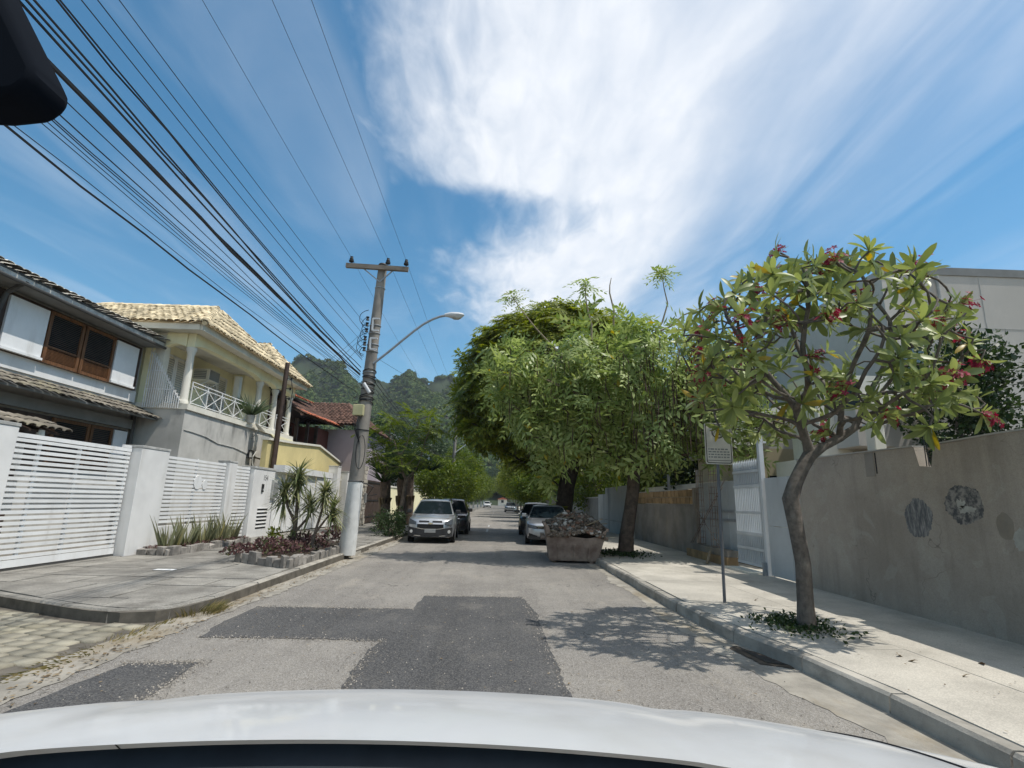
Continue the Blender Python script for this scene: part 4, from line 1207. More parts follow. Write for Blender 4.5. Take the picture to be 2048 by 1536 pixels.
# hoarding behind rebar columns
hb = thing('metal_hoarding', 'grey sheet hoarding behind the bare reinforcement rods', 'hoarding', (5.95, 14.5, 0.15))
for k in range(4):
    a = 13.18 + k * 0.66
    for z0, z1 in ((0.5, 1.2), (1.21, 2.22)):
        box('sheet', MT['sheet'], hb, (5.98, a, z0), (6.0, a + 0.645, z1))
for z in (1.2, 1.42): box('batten', MT['steel'], hb, (5.95, 13.18, z), (5.978, 15.8, z + 0.06))
lo = thing('block_footing', 'low rough block footing under the reinforcement rods', 'wall', (5.75, 14.6, 0.15))
for k in range(7):
    box('block', MT['block'], lo, (5.62, 13.25 + k * 0.40, 0.13), (5.90, 13.64 + k * 0.40, 0.36))
    box('block', MT['mortar'], lo, (5.64, 13.25 + k * 0.40, 0.365), (5.88, 13.64 + k * 0.40, 0.52))
def rebar_cage(lab, x, y, lean=0.0):
    t = thing('rebar_column', lab, 'rebar', (x, y, 0.4), 'bare reinforcement columns')
    for dx in (-0.07, 0.07):
        for dy in (-0.07, 0.07):
            MB().tube([(x + dx, y + dy, 0.4), (x + dx + lean, y + dy, 2.6)], 0.009, 5).build('rod', MT['rust'], t)
    for k in range(12):
        z = 0.55 + k * 0.17; l = lean * (z - 0.4) / 2.2
        MB().tube([(x - 0.08 + l, y - 0.08, z), (x + 0.08 + l, y - 0.08, z), (x + 0.08 + l, y + 0.08, z), (x - 0.08 + l, y + 0.08, z), (x - 0.08 + l, y - 0.08, z)], 0.006, 4).build('stirrup', MT['rust'], t)
rebar_cage('rusty rebar column nearer the block wall', 5.78, 15.2)
rebar_cage('rusty rebar column nearer the barred gate', 5.78, 14.3, 0.02)
for k, (a, b, l) in enumerate((((5.70, 15.9, 0.5), (5.72, 13.3, 2.25), 'upper long rusty rod leaning across the grey hoarding'), ((5.66, 15.9, 0.35), (5.68, 13.4, 2.05), 'lower long rusty rod leaning across the grey hoarding'),
                               ((5.68, 15.3, 1.5), (5.62, 13.5, 0.5), 'short rusty rod sloping down towards the gate'))):
    tag(MB().tube([a, b], 0.010, 5).build('leaning_rod', MT['rust']), l, 'rod')
tag(MB().tube([(5.3, 13.7, 0.17), (5.55, 14.1, 0.42)], 0.035, 6).build('wood_offcut', MT['twig']), 'short pale wooden offcut propped on the block footing', 'wood')
# rendered block wall with bare top course
bw = thing('block_wall', 'rough rendered block wall with bare orange blocks along its top', 'wall', (6.0, 19.5, 0.15))
box('render', MT['mortar'], bw, (5.93, 16.0, 0.0), (6.10, 23.3, 1.62))
box('end_pier', MT['mortar'], bw, (5.86, 15.85, 0.0), (6.14, 16.02, 2.1))
R_ = rng(9)
for rrow in range(2):
    yy = 16.03 - (0.2 if rrow else 0)
    while yy < 23.2:
        a = max(yy, 16.03); b = min(yy + 0.385, 23.28)
        if b - a > 0.06:
            box('block', MT['block'], bw, (5.915 + R_.uniform(-.008, .008), a + 0.008, 1.63 + rrow * 0.22), (6.09, b - 0.008, 1.835 + rrow * 0.22))
        yy += 0.40
box('topping', MT['plaster_top'], bw, (5.92, 16.5, 2.06), (6.08, 22.6, 2.085))
tw = thing('inner_wall', 'pale inner wall showing just above the block wall', 'wall', (7.2, 20, 0))
box('wall', MT['offwhite'], tw, (7.2, 16.5, 0), (7.4, 26, 2.38))
for k, yy in enumerate((17.6, 20.6)):
    tag(box('steel_stake', MT['steel'], None, (6.6, yy, 0), (6.68, yy + 0.08, 2.75)), ('slim steel stake above the block wall, nearer the rebar', 'slim steel stake above the block wall, nearer the brown trunk')[k], 'stake')
ww = thing('stained_wall', 'white wall streaked with dark damp stains behind the brown trunk', 'wall', (6.0, 27, 0))
box('wall', MT['stain_white'], ww, (5.92, 23.6, 0), (6.12, 31.5, 2.1))
box('parapet', MT['stain_white'], ww, (5.90, 23.6, 2.1), (6.14, 29.3, 2.42))
box('base_band', MT['cap'], ww, (5.90, 23.6, 0.72), (5.919, 31.5, 0.78))
dw = thing('dark_wall', 'low dark mossy wall farther down the right pavement', 'wall', (6.0, 45, 0))
box('wall', MT['grey_trim'], dw, (5.95, 31.55, 0), (6.15, 70, 1.9))
box('coping', MT['cap'], dw, (5.9, 31.55, 1.9), (6.2, 70, 1.97))

# ------------------------------------------------------------------ buildings behind the right wall
hr = thing('house', 'tall pale grey house with plain rendered front behind the plaster wall', 'house', (14, 18, 0))
wall = box('wall', MT['grey_house'], hr, (11.0, 14.0, 0), (24, 26, 8.5))
box('parapet', MT['grey_trim'], hr, (10.97, 13.97, 8.36), (24, 14.2, 8.6))
for z in (3.3, 6.75): box('joint', MT['cap'], hr, (11.0, 13.992, z), (24, 13.999, z + 0.012))
def window_y(parent, x0, x1, z0, z1, yf, m=MT['glass_bl']):
    w = box('window', MT['black'], parent, (x0, yf - 0.03, z0), (x1, yf - 0.001, z1))
    nx = 2
    for i in range(nx):
        a = x0 + 0.05 + (x1 - x0 - 0.1) * i / nx; b = x0 + 0.05 + (x1 - x0 - 0.1) * (i + 1) / nx - 0.03
        for j in range(2):
            c = z0 + 0.05 + (z1 - z0 - 0.1) * j / 2; d = z0 + 0.05 + (z1 - z0 - 0.1) * (j + 1) / 2 - 0.03
            box('pane', m, w, (a, yf - 0.036, c), (b, yf - 0.031, d))
    return w
window_y(hr, 11.15, 12.0, 5.1, 6.15, 14.0)
MB().tube([(12.6, 13.93, 8.3), (12.6, 13.93, 0.2)], 0.05, 8).build('downpipe', MT['cap'], hr)
for x_ in (13.9, 16.4):
    MB().box(x_, 13.990, 0.0, x_ + 0.02, 13.999, 8.36).build('joint', MT['cap'], hr)
# left-hand lower part with slab; shade of the gap below it painted as a black strip
an = thing('annex', 'low cream annex with projecting slab behind the plaster wall', 'house', (9, 13, 0))
box('wall', MT['offwhite'], an, (7.4, 12.6, 0), (12.2, 13.96, 2.75))
box('gap_shade', MT['black'], an, (8.6, 12.58, 2.55), (12.0, 12.599, 2.95))
MB().prism([(8.3, 11.9, 3.02), (12.6, 11.9, 3.02), (12.6, 11.9, 3.95), (8.3, 11.9, 3.95)], (0, 2.05, 0)).build('upper_slab', MT['grey_house'], an)
box('upper_wall', MT['offwhite'], an, (7.9, 12.7, 2.76), (10.98, 13.95, 4.9))
window_y(an, 8.2, 9.0, 3.98, 4.75, 12.7, MT['glass'])
bh = thing('house', 'small beige house with a slanting roof edge behind the metal hoarding', 'house', (8.5, 18, 0))
box('wall', MT['beige'], bh, (7.6, 15.5, 0), (10.15, 20, 3.3))
MB().prism([(7.6, 15.5, 3.3), (10.15, 15.5, 3.3), (10.15, 15.5, 4.6), (8.6, 15.5, 4.5)], (0, 4.5, 0)).build('gable', MT['grey_house'], bh)
MB().prism([(7.4, 15.2, 3.25), (8.65, 15.2, 4.55), (8.55, 15.2, 4.65), (7.3, 15.2, 3.34)], (0, 5.0, 0)).build('roof_edge', MT['cap'], bh)
window_y(bh, 7.95, 8.45, 1.95, 2.5, 15.5, MT['glass'])
# ------------------------------------------------------------------ utility pole and cables
PX, PY = -3.88, 14.4
def pole_x(z): return PX + 0.30 * (z / 8.2)
up_ = thing('utility_pole', 'leaning round concrete utility pole with whitewashed foot', 'utility pole', (PX, PY, 0.15))
zz_ = np.linspace(0.1, 8.2, 14)
def pole_r(z): return 0.215 - 0.090 * z / 8.2
cut = 2.0
MB().tube([(pole_x(z), PY, z) for z in np.linspace(cut, 8.22, 12)], [pole_r(z) for z in np.linspace(cut, 8.22, 12)], 18).build('shaft', MT['pole'], up_, True)
MB().tube([(pole_x(z), PY, z) for z in np.linspace(0.1, cut, 5)], [pole_r(z) + 0.004 for z in np.linspace(0.1, cut, 5)], 18).build('whitewashed_foot', MT['whitewash'], up_, True)
ca = MB().bar((-4.60, PY - 0.16, 8.12), (-2.80, PY - 0.16, 8.06), 0.10, 0.13).build('crossarm', mat('grey_timber', (0.20, 0.17, 0.14), 0.9, 0.25, 3, stretch=(1, 6, 6)), up_)
MB().bar((-4.08, PY - 0.13, 8.04), (pole_x(7.6), PY - 0.13, 7.66), 0.03).build('brace', MT['steel'], up_)
MB().bar((-3.25, PY - 0.13, 8.02), (pole_x(7.6), PY - 0.13, 7.66), 0.03).build('brace', MT['steel'], up_)
INS = [(-4.46, 8.12), (-3.40, 8.10), (-2.87, 8.08)]
for x, z in INS:
    MB().lathe([(0.012, 0.0), (0.012, 0.12), (0.07, 0.12), (0.075, 0.16), (0.05, 0.18), (0.06, 0.21), (0.04, 0.24), (0.045, 0.28), (0.0, 0.29)], (x, PY - 0.16, z), 12).build('insulator', MT['black'], up_, True)
MB().lathe([(0.13, 0.0), (0.14, 0.02), (0.11, 0.07), (0.0, 0.075)], (pole_x(8.2), PY, 8.2), 14).build('pole_cap', MT['black'], up_, True)
for z in (7.50, 6.35, 6.12, 5.78, 5.58, 4.98, 4.86, 4.62, 4.2, 3.35, 1.98):
    r = pole_r(z) + 0.006
    MB().tube([(pole_x(z) + r * math.cos(a), PY + r * math.sin(a), z) for a in np.linspace(0, 2 * math.pi, 17)], 0.016, 6, False).build('band', MT['steel'] if z > 4.9 else MT['black'], up_)
def rackb(z0, z1):
    b = MB()
    x = pole_x(z0)
    for z in (z0, z1): b.box(x - 0.02, PY - 0.26, z - 0.02, x + 0.17, PY - 0.19, z + 0.02)
    b.box(x - 0.03, PY - 0.27, z0, x + 0.01, PY - 0.2, z1)
    b.build('rack', MT['lampgrey'], up_)
    for z in (z0, (z0 + z1) / 2, z1):
        MB().lathe([(0.0, -0.05), (0.05, -0.05), (0.03, 0.0), (0.05, 0.05), (0.0, 0.05)], (x - 0.17, PY - 0.22, z), 10).build('spool', MT['black'], up_, True)
rackb(6.15, 6.5); rackb(5.6, 5.92)
R_ = rng(17)
for k in range(7):
    z = 6.6 - k * 0.17
    x = pole_x(z) - 0.16
    rr = R_.uniform(0.12, 0.24)
    MB().tube([(x - rr * math.sin(a) * 1.2, PY - 0.18 + R_.uniform(-.02, .02), z - 0.35 * rr + rr * math.cos(a) * 1.1) for a in np.linspace(0.1, math.pi - 0.1, 9)], 0.009, 5, False).build('jumper_loop', MT['wire'], up_)
for k in range(9):
    z = 5.0 - k * 0.11
    r = pole_r(z) + 0.02
    a0 = R_.uniform(0, 6.28)
    MB().tube([(pole_x(z) + r * math.cos(a), PY + r * math.sin(a), z + 0.05 * math.sin(a * 1.0 + a0)) for a in np.linspace(a0, a0 + 5.2, 14)], 0.014, 5, False).build('cable_wrap', MT['wire'], up_)
MB().tube([(pole_x(4.5) - 0.05, PY - 0.24, 4.62), (pole_x(4.2) + 0.14, PY - 0.24, 4.36)], 0.05, 10).build('splice_case', MT['lampgrey'], up_, True)
jb = box('junction_box', mat('yellowed_plastic', (0.46, 0.43, 0.24), 0.6, 0.1, 4), up_, (pole_x(3.9) - 0.24, PY - 0.34, 3.72), (pole_x(3.9) + 0.04, PY - 0.18, 4.02), 0.015)
for k in range(6):
    MB().tube([(pole_x(4) - 0.2 + k * 0.04, PY - 0.30, 3.72), (pole_x(4) - 0.22 + k * 0.03, PY - 0.30, 3.5), (pole_x(3.4) - 0.1 + 0.02 * k, PY - 0.2, 3.2 - 0.05 * k)], 0.008, 5).build('lead', MT['wire'], jb)
MB().tube([(pole_x(3.1) + 0.06 + 0.12 * math.sin(a), PY - 0.205, 2.75 + 0.45 * math.cos(a)) for a in np.linspace(0, 6.0, 20)], 0.010, 5, False).build('cable_coil', MT['wire'], up_)
MB().tube([(pole_x(1.9) + 0.20, PY - 0.1, 1.95), (-3.3, PY - 0.1, 1.85), (-3.45, PY - 0.1, 1.6), (-3.2, PY - 0.1, 1.65)], 0.016, 5).build('cable_end', MT['wire'], up_)
# lamp
arm = []
for s in np.linspace(0, 1, 16):
    x = pole_x(5.3) + 0.1 + (-1.62 - pole_x(5.3) - 0.1) * s
    z = 5.28 + 1.38 * (math.sin(min(1.0, s * 1.02) * math.pi / 2) ** 0.95 if s < 0.99 else 1.0)
    arm.append((x, PY - 0.1 - 0.2 * s, z))
arm = [(pole_x(5.2) + 0.1, PY - 0.1, 5.22), (-3.2, PY - 0.12, 5.56), (-2.8, PY - 0.15, 5.93), (-2.5, PY - 0.17, 6.20), (-2.25, PY - 0.19, 6.40), (-2.0, PY - 0.2, 6.55), (-1.8, PY - 0.22, 6.63), (-1.58, PY - 0.24, 6.67)]
sl_ = thing('street_lamp', 'pale cobra-head street lamp on a curved arm of the utility pole', 'street lamp', arm[0])
MB().tube(arm, 0.034, 10).build('arm', MT['steel'], sl_, True)
lh = MB()
for k, (s, w_, h_, d_) in enumerate(((0.0, 0.06, 0.05, 0.04), (0.1, 0.085, 0.075, 0.05), (0.2, 0.13, 0.085, 0.09), (0.38, 0.13, 0.075, 0.10), (0.5, 0.09, 0.05, 0.06), (0.55, 0.03, 0.02, 0.02))):
    for i in range(12):
        a = 2 * math.pi * i / 12
        lh.v.append((-1.66 + s, PY - 0.24 + w_ * math.cos(a), 6.665 + 0.05 * s + (h_ if math.sin(a) > 0 else d_) * math.sin(a)))
for k in range(5):
    for i in range(12):
        lh.f.append((k * 12 + i, k * 12 + (i + 1) % 12, (k + 1) * 12 + (i + 1) % 12, (k + 1) * 12 + i))
lh.f.append(tuple(range(11, -1, -1)))
lh.build('head', MT['lampgrey'], sl_, True)
ln = MB()
for s, w_, d_ in ((0.22, 0.04, 0.09), (0.26, 0.10, 0.115), (0.40, 0.10, 0.12), (0.48, 0.05, 0.085)):
    for i in range(12):
        a = 2 * math.pi * i / 12
        ln.v.append((-1.66 + s, PY - 0.24 + w_ * math.cos(a), 6.665 + 0.05 * s - d_ * 0.6 + d_ * 0.5 * math.sin(a)))
for k in range(3):
    for i in range(12):
        ln.f.append((k * 12 + i, k * 12 + (i + 1) % 12, (k + 1) * 12 + (i + 1) % 12, (k + 1) * 12 + i))
ln.build('lens', MT['cap'], sl_, True)

def cable(name, a, b, sag, r, lab, group, n=28, wig=0.0, seed=0, parent=None):
    R_ = rng(seed)
    a, b = np.array(a, float), np.array(b, float)
    r = r * 0.46
    P = []
    for k in range(n + 1):
        s = k / n
        p = a + (b - a) * s
        p[2] -= sag * 4 * s * (1 - s)
        if wig and 0 < k < n: p[2] += R_.normal(0, wig); p[0] += R_.normal(0, wig)
        P.append(tuple(p))
    return tag(MB().tube(P, r, 5).build(name, MT['wire']), lab, 'cable', group)
YB = -18.0
HVB = [(-3.56, 8.43), (-2.5, 7.71), (-1.9700000000000002, 7.69)]
for k, (x, z) in enumerate(INS):
    cable('power_line', (x, PY - 0.16, z + 0.24), (HVB[k][0], YB, HVB[k][1]), 0.35, 0.008, 'thin bare power line on the %s insulator, passing overhead' % ('leftmost', 'middle', 'rightmost')[k], 'high power lines')
    cable('power_line', (x, PY - 0.16, z + 0.24), (x + 0.1, 46.0, z + 0.2), 0.35, 0.008, 'thin bare power line running away from the %s insulator' % ('leftmost', 'middle', 'rightmost')[k], 'high power lines')
CAB = [(-3.899, 4.95, -1.999, 5.92, 0.55, 0.02), (-3.886, 5.3, -1.986, 5.59, 0.5, 0.018), (-3.884, 5.36, -1.984, 5.51, 0.5, 0.016), (-3.87, 5.75, -1.97, 5.11, 0.45, 0.01), (-3.861, 5.98, -1.961, 4.98, 0.42, 0.01), (-3.85, 6.3, -1.95, 4.88, 0.4, 0.009), (-3.921, 4.35, -2.021, 4.35, 0.55, 0.02), (-3.915, 4.5, -2.015, 4.2, 0.55, 0.008), (-3.911, 4.62, -2.011, 4.26, 0.5, 0.008), (-3.91, 4.66, -2.01, 4.43, 0.55, 0.008), (-3.908, 4.7, -2.008, 4.34, 0.5, 0.01), (-3.907, 4.74, -2.007, 4.47, 0.55, 0.01), (-3.905, 4.78, -2.005, 4.43, 0.5, 0.012), (-3.904, 4.8, -2.004, 4.75, 0.5, 0.01), (-3.902, 4.86, -2.002, 5.22, 0.55, 0.04), (-3.901, 4.9, -2.001, 5.11, 0.53, 0.024), (-3.898, 4.97, -1.998, 5.41, 0.5, 0.022), (-3.894, 5.08, -1.994, 5.35, 0.5, 0.02)]
CLAB = {0: 'black cable above the thick bundle, just clear of the dark mirror', 1: 'left strand of the twin black cables crossing the upper left sky', 2: 'right strand of the twin black cables crossing the upper left sky',
        6: 'lowest thick black cable sweeping from the left edge to the pole', 14: 'thickest black cable bundle running up to the upper left corner', 15: 'cable lying close above the thickest bundle'}
for k, (x0, z0, xB, zB, sag, r) in enumerate(CAB):
    lab = CLAB.get(k) or ('thin black wire spaced out above the cable bundle' if k in (3, 4, 5) else 'black cable strung between mirror edge and cable bundle' if k > 15 else 'thin black communication wire in the low fan of wires')
    grp = 'spaced wires above the bundle' if k in (3, 4, 5) else 'cables by the bundle' if k > 15 else None if k in CLAB else 'low fan of wires'
    cable('overhead_cable', (x0, PY - 0.2, z0), (xB, YB, zB), sag, r, lab, grp, 40, 0.006 if k not in (3, 4, 5) else 0.0, k)
for k in range(5):
    z0 = (4.75, 4.6, 4.9, 4.5, 4.3)[k]
    cable('overhead_cable', (pole_x(z0) + 0.15, PY, z0), (-3.9 + 0.06 * k, 46, 4.9 + 0.2 * k), 0.55 + 0.1 * k, (0.022, 0.014, 0.016, 0.012, 0.012)[k], 'black cable running away down the street from the pole', 'cables beyond the pole', 20, 0.0, k)
for k, (z0, e) in enumerate(((6.25, (-8.36, 20.62, 6.1)), (6.1, (-8.36, 20.62, 5.7)), (5.85, (-8.36, 20.62, 5.3)))):
    cable('service_drop', (pole_x(z0) - 0.15, PY - 0.2, z0), e, 0.25, 0.010, ('top', 'middle', 'lowest')[k] + ' service wire from the pole to the dark post by the balcony', 'service drops to the cream house', 14)
cable('service_drop', (pole_x(4.35) - 0.2, PY - 0.15, 4.3), (-9.05, 24.5, 5.3), 0.25, 0.012, 'sagging service wire from the pole to the brown-roofed house', 'service drops', 14)
cable('service_drop', (pole_x(5.4), PY, 5.5), (5.6, 34, 4.6), 0.5, 0.010, 'thin wire crossing the street towards the trees', 'service drops', 16)
cable('service_drop', (-3.9, 46, 5.2), (6.5, 47, 4.8), 0.4, 0.012, 'wire slung across the far end of the shade', 'service drops', 12)
# second pole down the street
p2 = thing('utility_pole', 'distant concrete utility pole above the parked cars on the left', 'utility pole', (-3.95, 46, 0.14))
MB().tube([(-3.95, 46, 0), (-3.85, 46, 8.9)], [0.2, 0.12], 12).build('shaft', MT['pole'], p2, True)
MB().bar((-4.8, 45.85, 8.6), (-2.9, 45.85, 8.6), 0.1, 0.12).build('crossarm', MT['pole'], p2)
for x in (-4.7, -3.5, -3.0): MB().lathe([(0.05, 0), (0.07, 0.1), (0.0, 0.25)], (x, 45.85, 8.65), 8).build('insulator', MT['black'], p2)
MB().tube([(-3.8, 45.9, 5.6), (-2.9, 45.8, 6.3), (-2.1, 45.7, 6.9), (-1.7, 45.7, 7.0)], 0.035, 8).build('lamp_arm', MT['lampgrey'], p2)
MB().lathe([(0.0, -0.3), (0.1, -0.25), (0.13, 0.0), (0.08, 0.25), (0.0, 0.3)], (-1.5, 45.7, 7.0), 10, 'x').build('lamp_head', MT['lampgrey'], p2, True)

# ------------------------------------------------------------------ parking sign
sg = thing('parking_sign', 'grey parking sign with a crossed letter E on a leaning pole', 'sign', (3.47, 8.33, 0.15))
MB().tube([(3.46, 8.33, 0.12), (3.50, 8.36, 2.85)], 0.024, 10).build('pole', mat('dull_sign_pole', (0.15, 0.155, 0.165), 0.6, 0.15, 5, metal=0.3), sg, True)
SM = mat('faded_sign_face', (0.62, 0.585, 0.52), 0.6, 0.10, 5)
def rrect(x0, x1, z0, z1, r, y, n=5):
    P = []
    for cx, cz, a0 in ((x1 - r, z1 - r, 0), (x0 + r, z1 - r, 90), (x0 + r, z0 + r, 180), (x1 - r, z0 + r, 270)):
        for k in range(n + 1):
            a = math.radians(a0 + 90 * k / n)
            P.append((cx + r * math.cos(a), y, cz + r * math.sin(a)))
    return P
sx0, sx1, sz0, sz1 = 3.285, 3.725, 2.215, 2.875
MB().prism(rrect(sx0, sx1, sz0, sz1, 0.035, 8.318), (0, -0.006, 0)).build('plate', SM, sg)
ins, out = rrect(sx0 + 0.028, sx1 - 0.028, sz0 + 0.028, sz1 - 0.028, 0.03, 8.3105), rrect(sx0 + 0.016, sx1 - 0.016, sz0 + 0.016, sz1 - 0.016, 0.035, 8.3105)
nb = len(ins)
MB().add(ins + out, [(i, (i + 1) % nb, nb + (i + 1) % nb, nb + i) for i in range(nb)]).build('border', MT['black'], sg)
ring = MB(); nn_ = 32
for rr in (0.088, 0.105):
    for k in range(nn_):
        a = 2 * math.pi * k / nn_
        ring.v.append((3.505 + rr * math.cos(a), 8.3105, 2.73 + rr * math.sin(a)))
ring.f = [(k, (k + 1) % nn_, nn_ + (k + 1) % nn_, nn_ + k) for k in range(nn_)]
ring.build('ring', MT['black'], sg)
text('letter', 'E', 0.155, (3.505, 8.310, 2.73), (math.pi / 2, 0, 0), MT['black'], sg, 0.001)
MB().bar((3.435, 8.3085, 2.80), (3.575, 8.3085, 2.66), 0.001, 0.014, up=(0, 1, 0)).build('slash', MT['black'], sg)
box('base_line', MT['black'], sg, (3.315, 8.3098, 2.272), (3.695, 8.3105, 2.279))
R_ = rng(3)
for rrow in range(4):
    x = 3.335
    while x < 3.66:
        w_ = R_.uniform(0.02, 0.06)
        box('small_print', MT['grey_trim'], sg, (x, 8.3098, 2.318 + rrow * 0.042), (min(x + w_, 3.68), 8.3106, 2.338 + rrow * 0.042))
        x += w_ + 0.014

# ------------------------------------------------------------------ skip full of rubble
sk = thing('rubble_skip', 'rusty open skip heaped with rubble standing in the roadway', 'skip', (2.05, 15.7, 0))
ang = math.radians(-4)
def SKP(x, y, z):
    c, s = math.cos(ang), math.sin(ang)
    return (2.08 + x * c - y * s, 14.5 + x * s + y * c, z)
LB, LT, RB, RT = -0.66, -0.80, 0.62, 0.86
FB, FT, BB, BT = 0.10, -0.12, 2.3, 2.75
H_ = 0.96
fr_ = MB()
o8 = [SKP(LB, FB, .06), SKP(RB, FB, .06), SKP(RB, BB, .06), SKP(LB, BB, .06), SKP(LT, FT, 1.0), SKP(RT, FT, 0.88), SKP(RT, BT, H_), SKP(LT, BT, H_)]
i8 = [SKP(LB + .05, FB + .05, .1), SKP(RB - .05, FB + .05, .1), SKP(RB - .05, BB - .05, .1), SKP(LB + .05, BB - .05, .1), SKP(LT + .05, FT + .05, 1.0), SKP(RT - .05, FT + .05, 0.88), SKP(RT - .05, BT - .05, H_), SKP(LT + .05, BT - .05, H_)]
fr_.add(o8 + i8, [(0, 3, 2, 1), (1, 2, 6, 5), (2, 3, 7, 6), (3, 0, 4, 7), (8, 9, 10, 11), (9, 13, 14, 10), (10, 14, 15, 11), (11, 15, 12, 8),
                  (5, 6, 14, 13), (6, 7, 15, 14), (7, 4, 12, 15)])
fr_.build('tub', MT['rust'], sk)
def fy(z): return FB + (FT - FB) * (z - .06) / 0.9
lip = [(LB, .06), (RB, .06), (RT - 0.005, .88), (RT - .10, .84), (RT - .16, .70), (0.3, .65), (0.0, .68), (-0.35, .74), (LT + .16, .80), (LT + .09, .98), (LT + 0.005, 1.0)]
MB().prism([SKP(x, fy(z), z) for x, z in lip], Vector(SKP(0, 0.045, 0)) - Vector(SKP(0, 0, 0))).build('front_panel', MT['rust'], sk)
for a, b in ((5, 6), (6, 7), (7, 4)):
    MB().bar(Vector(o8[a]), Vector(o8[b]), 0.07, 0.07).build('rim', MT['rust'], sk)
for x in (-0.42, 0.0, 0.40):
    MB().bar(SKP(x * 0.95, fy(.1) - 0.012, .1), SKP(x * 1.05, fy(.5) - 0.012, .50), 0.06, 0.03, up=(0, 1, 0)).build('rib', MT['rust'], sk)
for s, x in ((-1, LT), (1, RT)):
    for yy in (0.5, 1.9):
        MB().tube([SKP(x * 0.97, yy, 0.62), SKP(x * 0.97 + s * 0.12, yy, 0.62)], 0.05, 10).build('lug', MT['rust'], sk)
MB().box(1.5, 14.75, 0.0, 1.62, 16.7, 0.06).box(2.5, 14.6, 0.0, 2.62, 16.6, 0.06).build('skid', MT['rust'], sk)
# the heap: chunks of many kinds
def heap(name, lab, n, fn, sizes, m, seed, z_fn):
    R_ = rng(seed)
    ico = [(0, 0, 1), (0.89, 0, 0.45), (0.28, 0.85, 0.45), (-0.72, 0.53, 0.45), (-0.72, -0.53, 0.45), (0.28, -0.85, 0.45), (0.72, 0.53, -0.45), (-0.28, 0.85, -0.45), (-0.89, 0, -0.45), (-0.28, -0.85, -0.45), (0.72, -0.53, -0.45), (0, 0, -1)]
    tri = [(0, 1, 2), (0, 2, 3), (0, 3, 4), (0, 4, 5), (0, 5, 1), (1, 6, 2), (2, 7, 3), (3, 8, 4), (4, 9, 5), (5, 10, 1), (2, 6, 7), (3, 7, 8), (4, 8, 9), (5, 9, 10), (1, 10, 6), (6, 11, 7), (7, 11, 8), (8, 11, 9), (9, 11, 10), (10, 11, 6)]
    VV, QQ = [], []
    for _ in range(n):
        p = fn(R_)
        s = R_.uniform(*sizes)
        M3 = Matrix.Rotation(R_.uniform(0, 6.28), 3, 'Z') @ Matrix.Rotation(R_.uniform(0, 6.28), 3, 'X') @ Matrix.Diagonal((s * R_.uniform(.6, 1.5), s * R_.uniform(.5, 1.2), s * R_.uniform(.3, .9)))
        k = len(VV)
        for q in ico:
            v = M3 @ (Vector(q) * R_.uniform(0.75, 1.2))
            VV.append((v.x + p[0], v.y + p[1], v.z + p[2]))
        QQ += [(a + k, b + k, c + k) for a, b, c in tri]
    return tag(link(name, np_mesh(name, VV, QQ), m), lab, 'rubble', kind='stuff')
def heap_z(x, y):
    return 0.90 - 0.24 * math.exp(-((y + 0.12) / 0.22) ** 2) * (0.85 + 0.1 * x) + 0.26 * math.exp(-((x - 0.3) ** 2 / 0.10 + (y - 0.6) ** 2 / 0.8)) + 0.24 * math.exp(-((x + 0.2) ** 2 / 0.10 + (y - 1.1) ** 2 / 0.5)) + 0.10 * math.exp(-((y - 1.3) ** 2) / 1.2)
def heap_pt(R_):
    x, y = R_.uniform(-0.72, 0.76), -0.08 + 2.65 * R_.random() ** 1.7
    return SKP(x, y, heap_z(x, y) * R_.uniform(0.93, 1.04))
heap('rubble', 'grey and brown rubble heaped in the skip', 2600, heap_pt, (0.018, 0.065), mat('mixed_rubble', (0.165, 0.13, 0.10), 0.95, 0.3, 7, isl=0.55, bump=0.5, bscale=40), 5, None)
heap('rubble', 'pale plaster lumps and bags on top of the rubble', 130, heap_pt, (0.03, 0.10), mat('pale_rubble', (0.40, 0.37, 0.33), 0.9, 0.2, 7, isl=0.4), 6, None)
heap('rubble', 'broken red bricks among the rubble in the skip', 110, heap_pt, (0.04, 0.09), mat('brick_rubble', (0.22, 0.125, 0.085), 0.9, 0.25, 7, isl=0.4), 7, None)
R_ = rng(55)
for k in range(9):
    p = Vector(heap_pt(R_)); a = R_.uniform(0, 6.28); d = Vector((math.cos(a), math.sin(a), R_.uniform(-.1, .5))).normalized() * R_.uniform(.2, .45)
    tag(MB().bar(p - d + Vector((0, 0, .05)), p + d + Vector((0, 0, .05)), 0.06, 0.02).build('timber_scrap', MT['twig']), 'splintered timber scrap sticking out of the rubble', 'timber', 'timber scraps in the skip')
hs_ = MB()
GX_, GY_ = 16, 24
for j in range(GY_ + 1):
    for i in range(GX_ + 1):
        x = -0.74 + 1.52 * i / GX_; y = -0.06 + 2.66 * j / GY_
        hs_.v.append(SKP(x, y, heap_z(x, y) - 0.03))
for j in range(GY_):
    for i in range(GX_):
        a = j * (GX_ + 1) + i
        hs_.f.append((a, a + 1, a + GX_ + 2, a + GX_ + 1))
tag(hs_.build('rubble', MT['soil']), 'dark soil filling the skip below the rubble', 'rubble', kind='stuff')
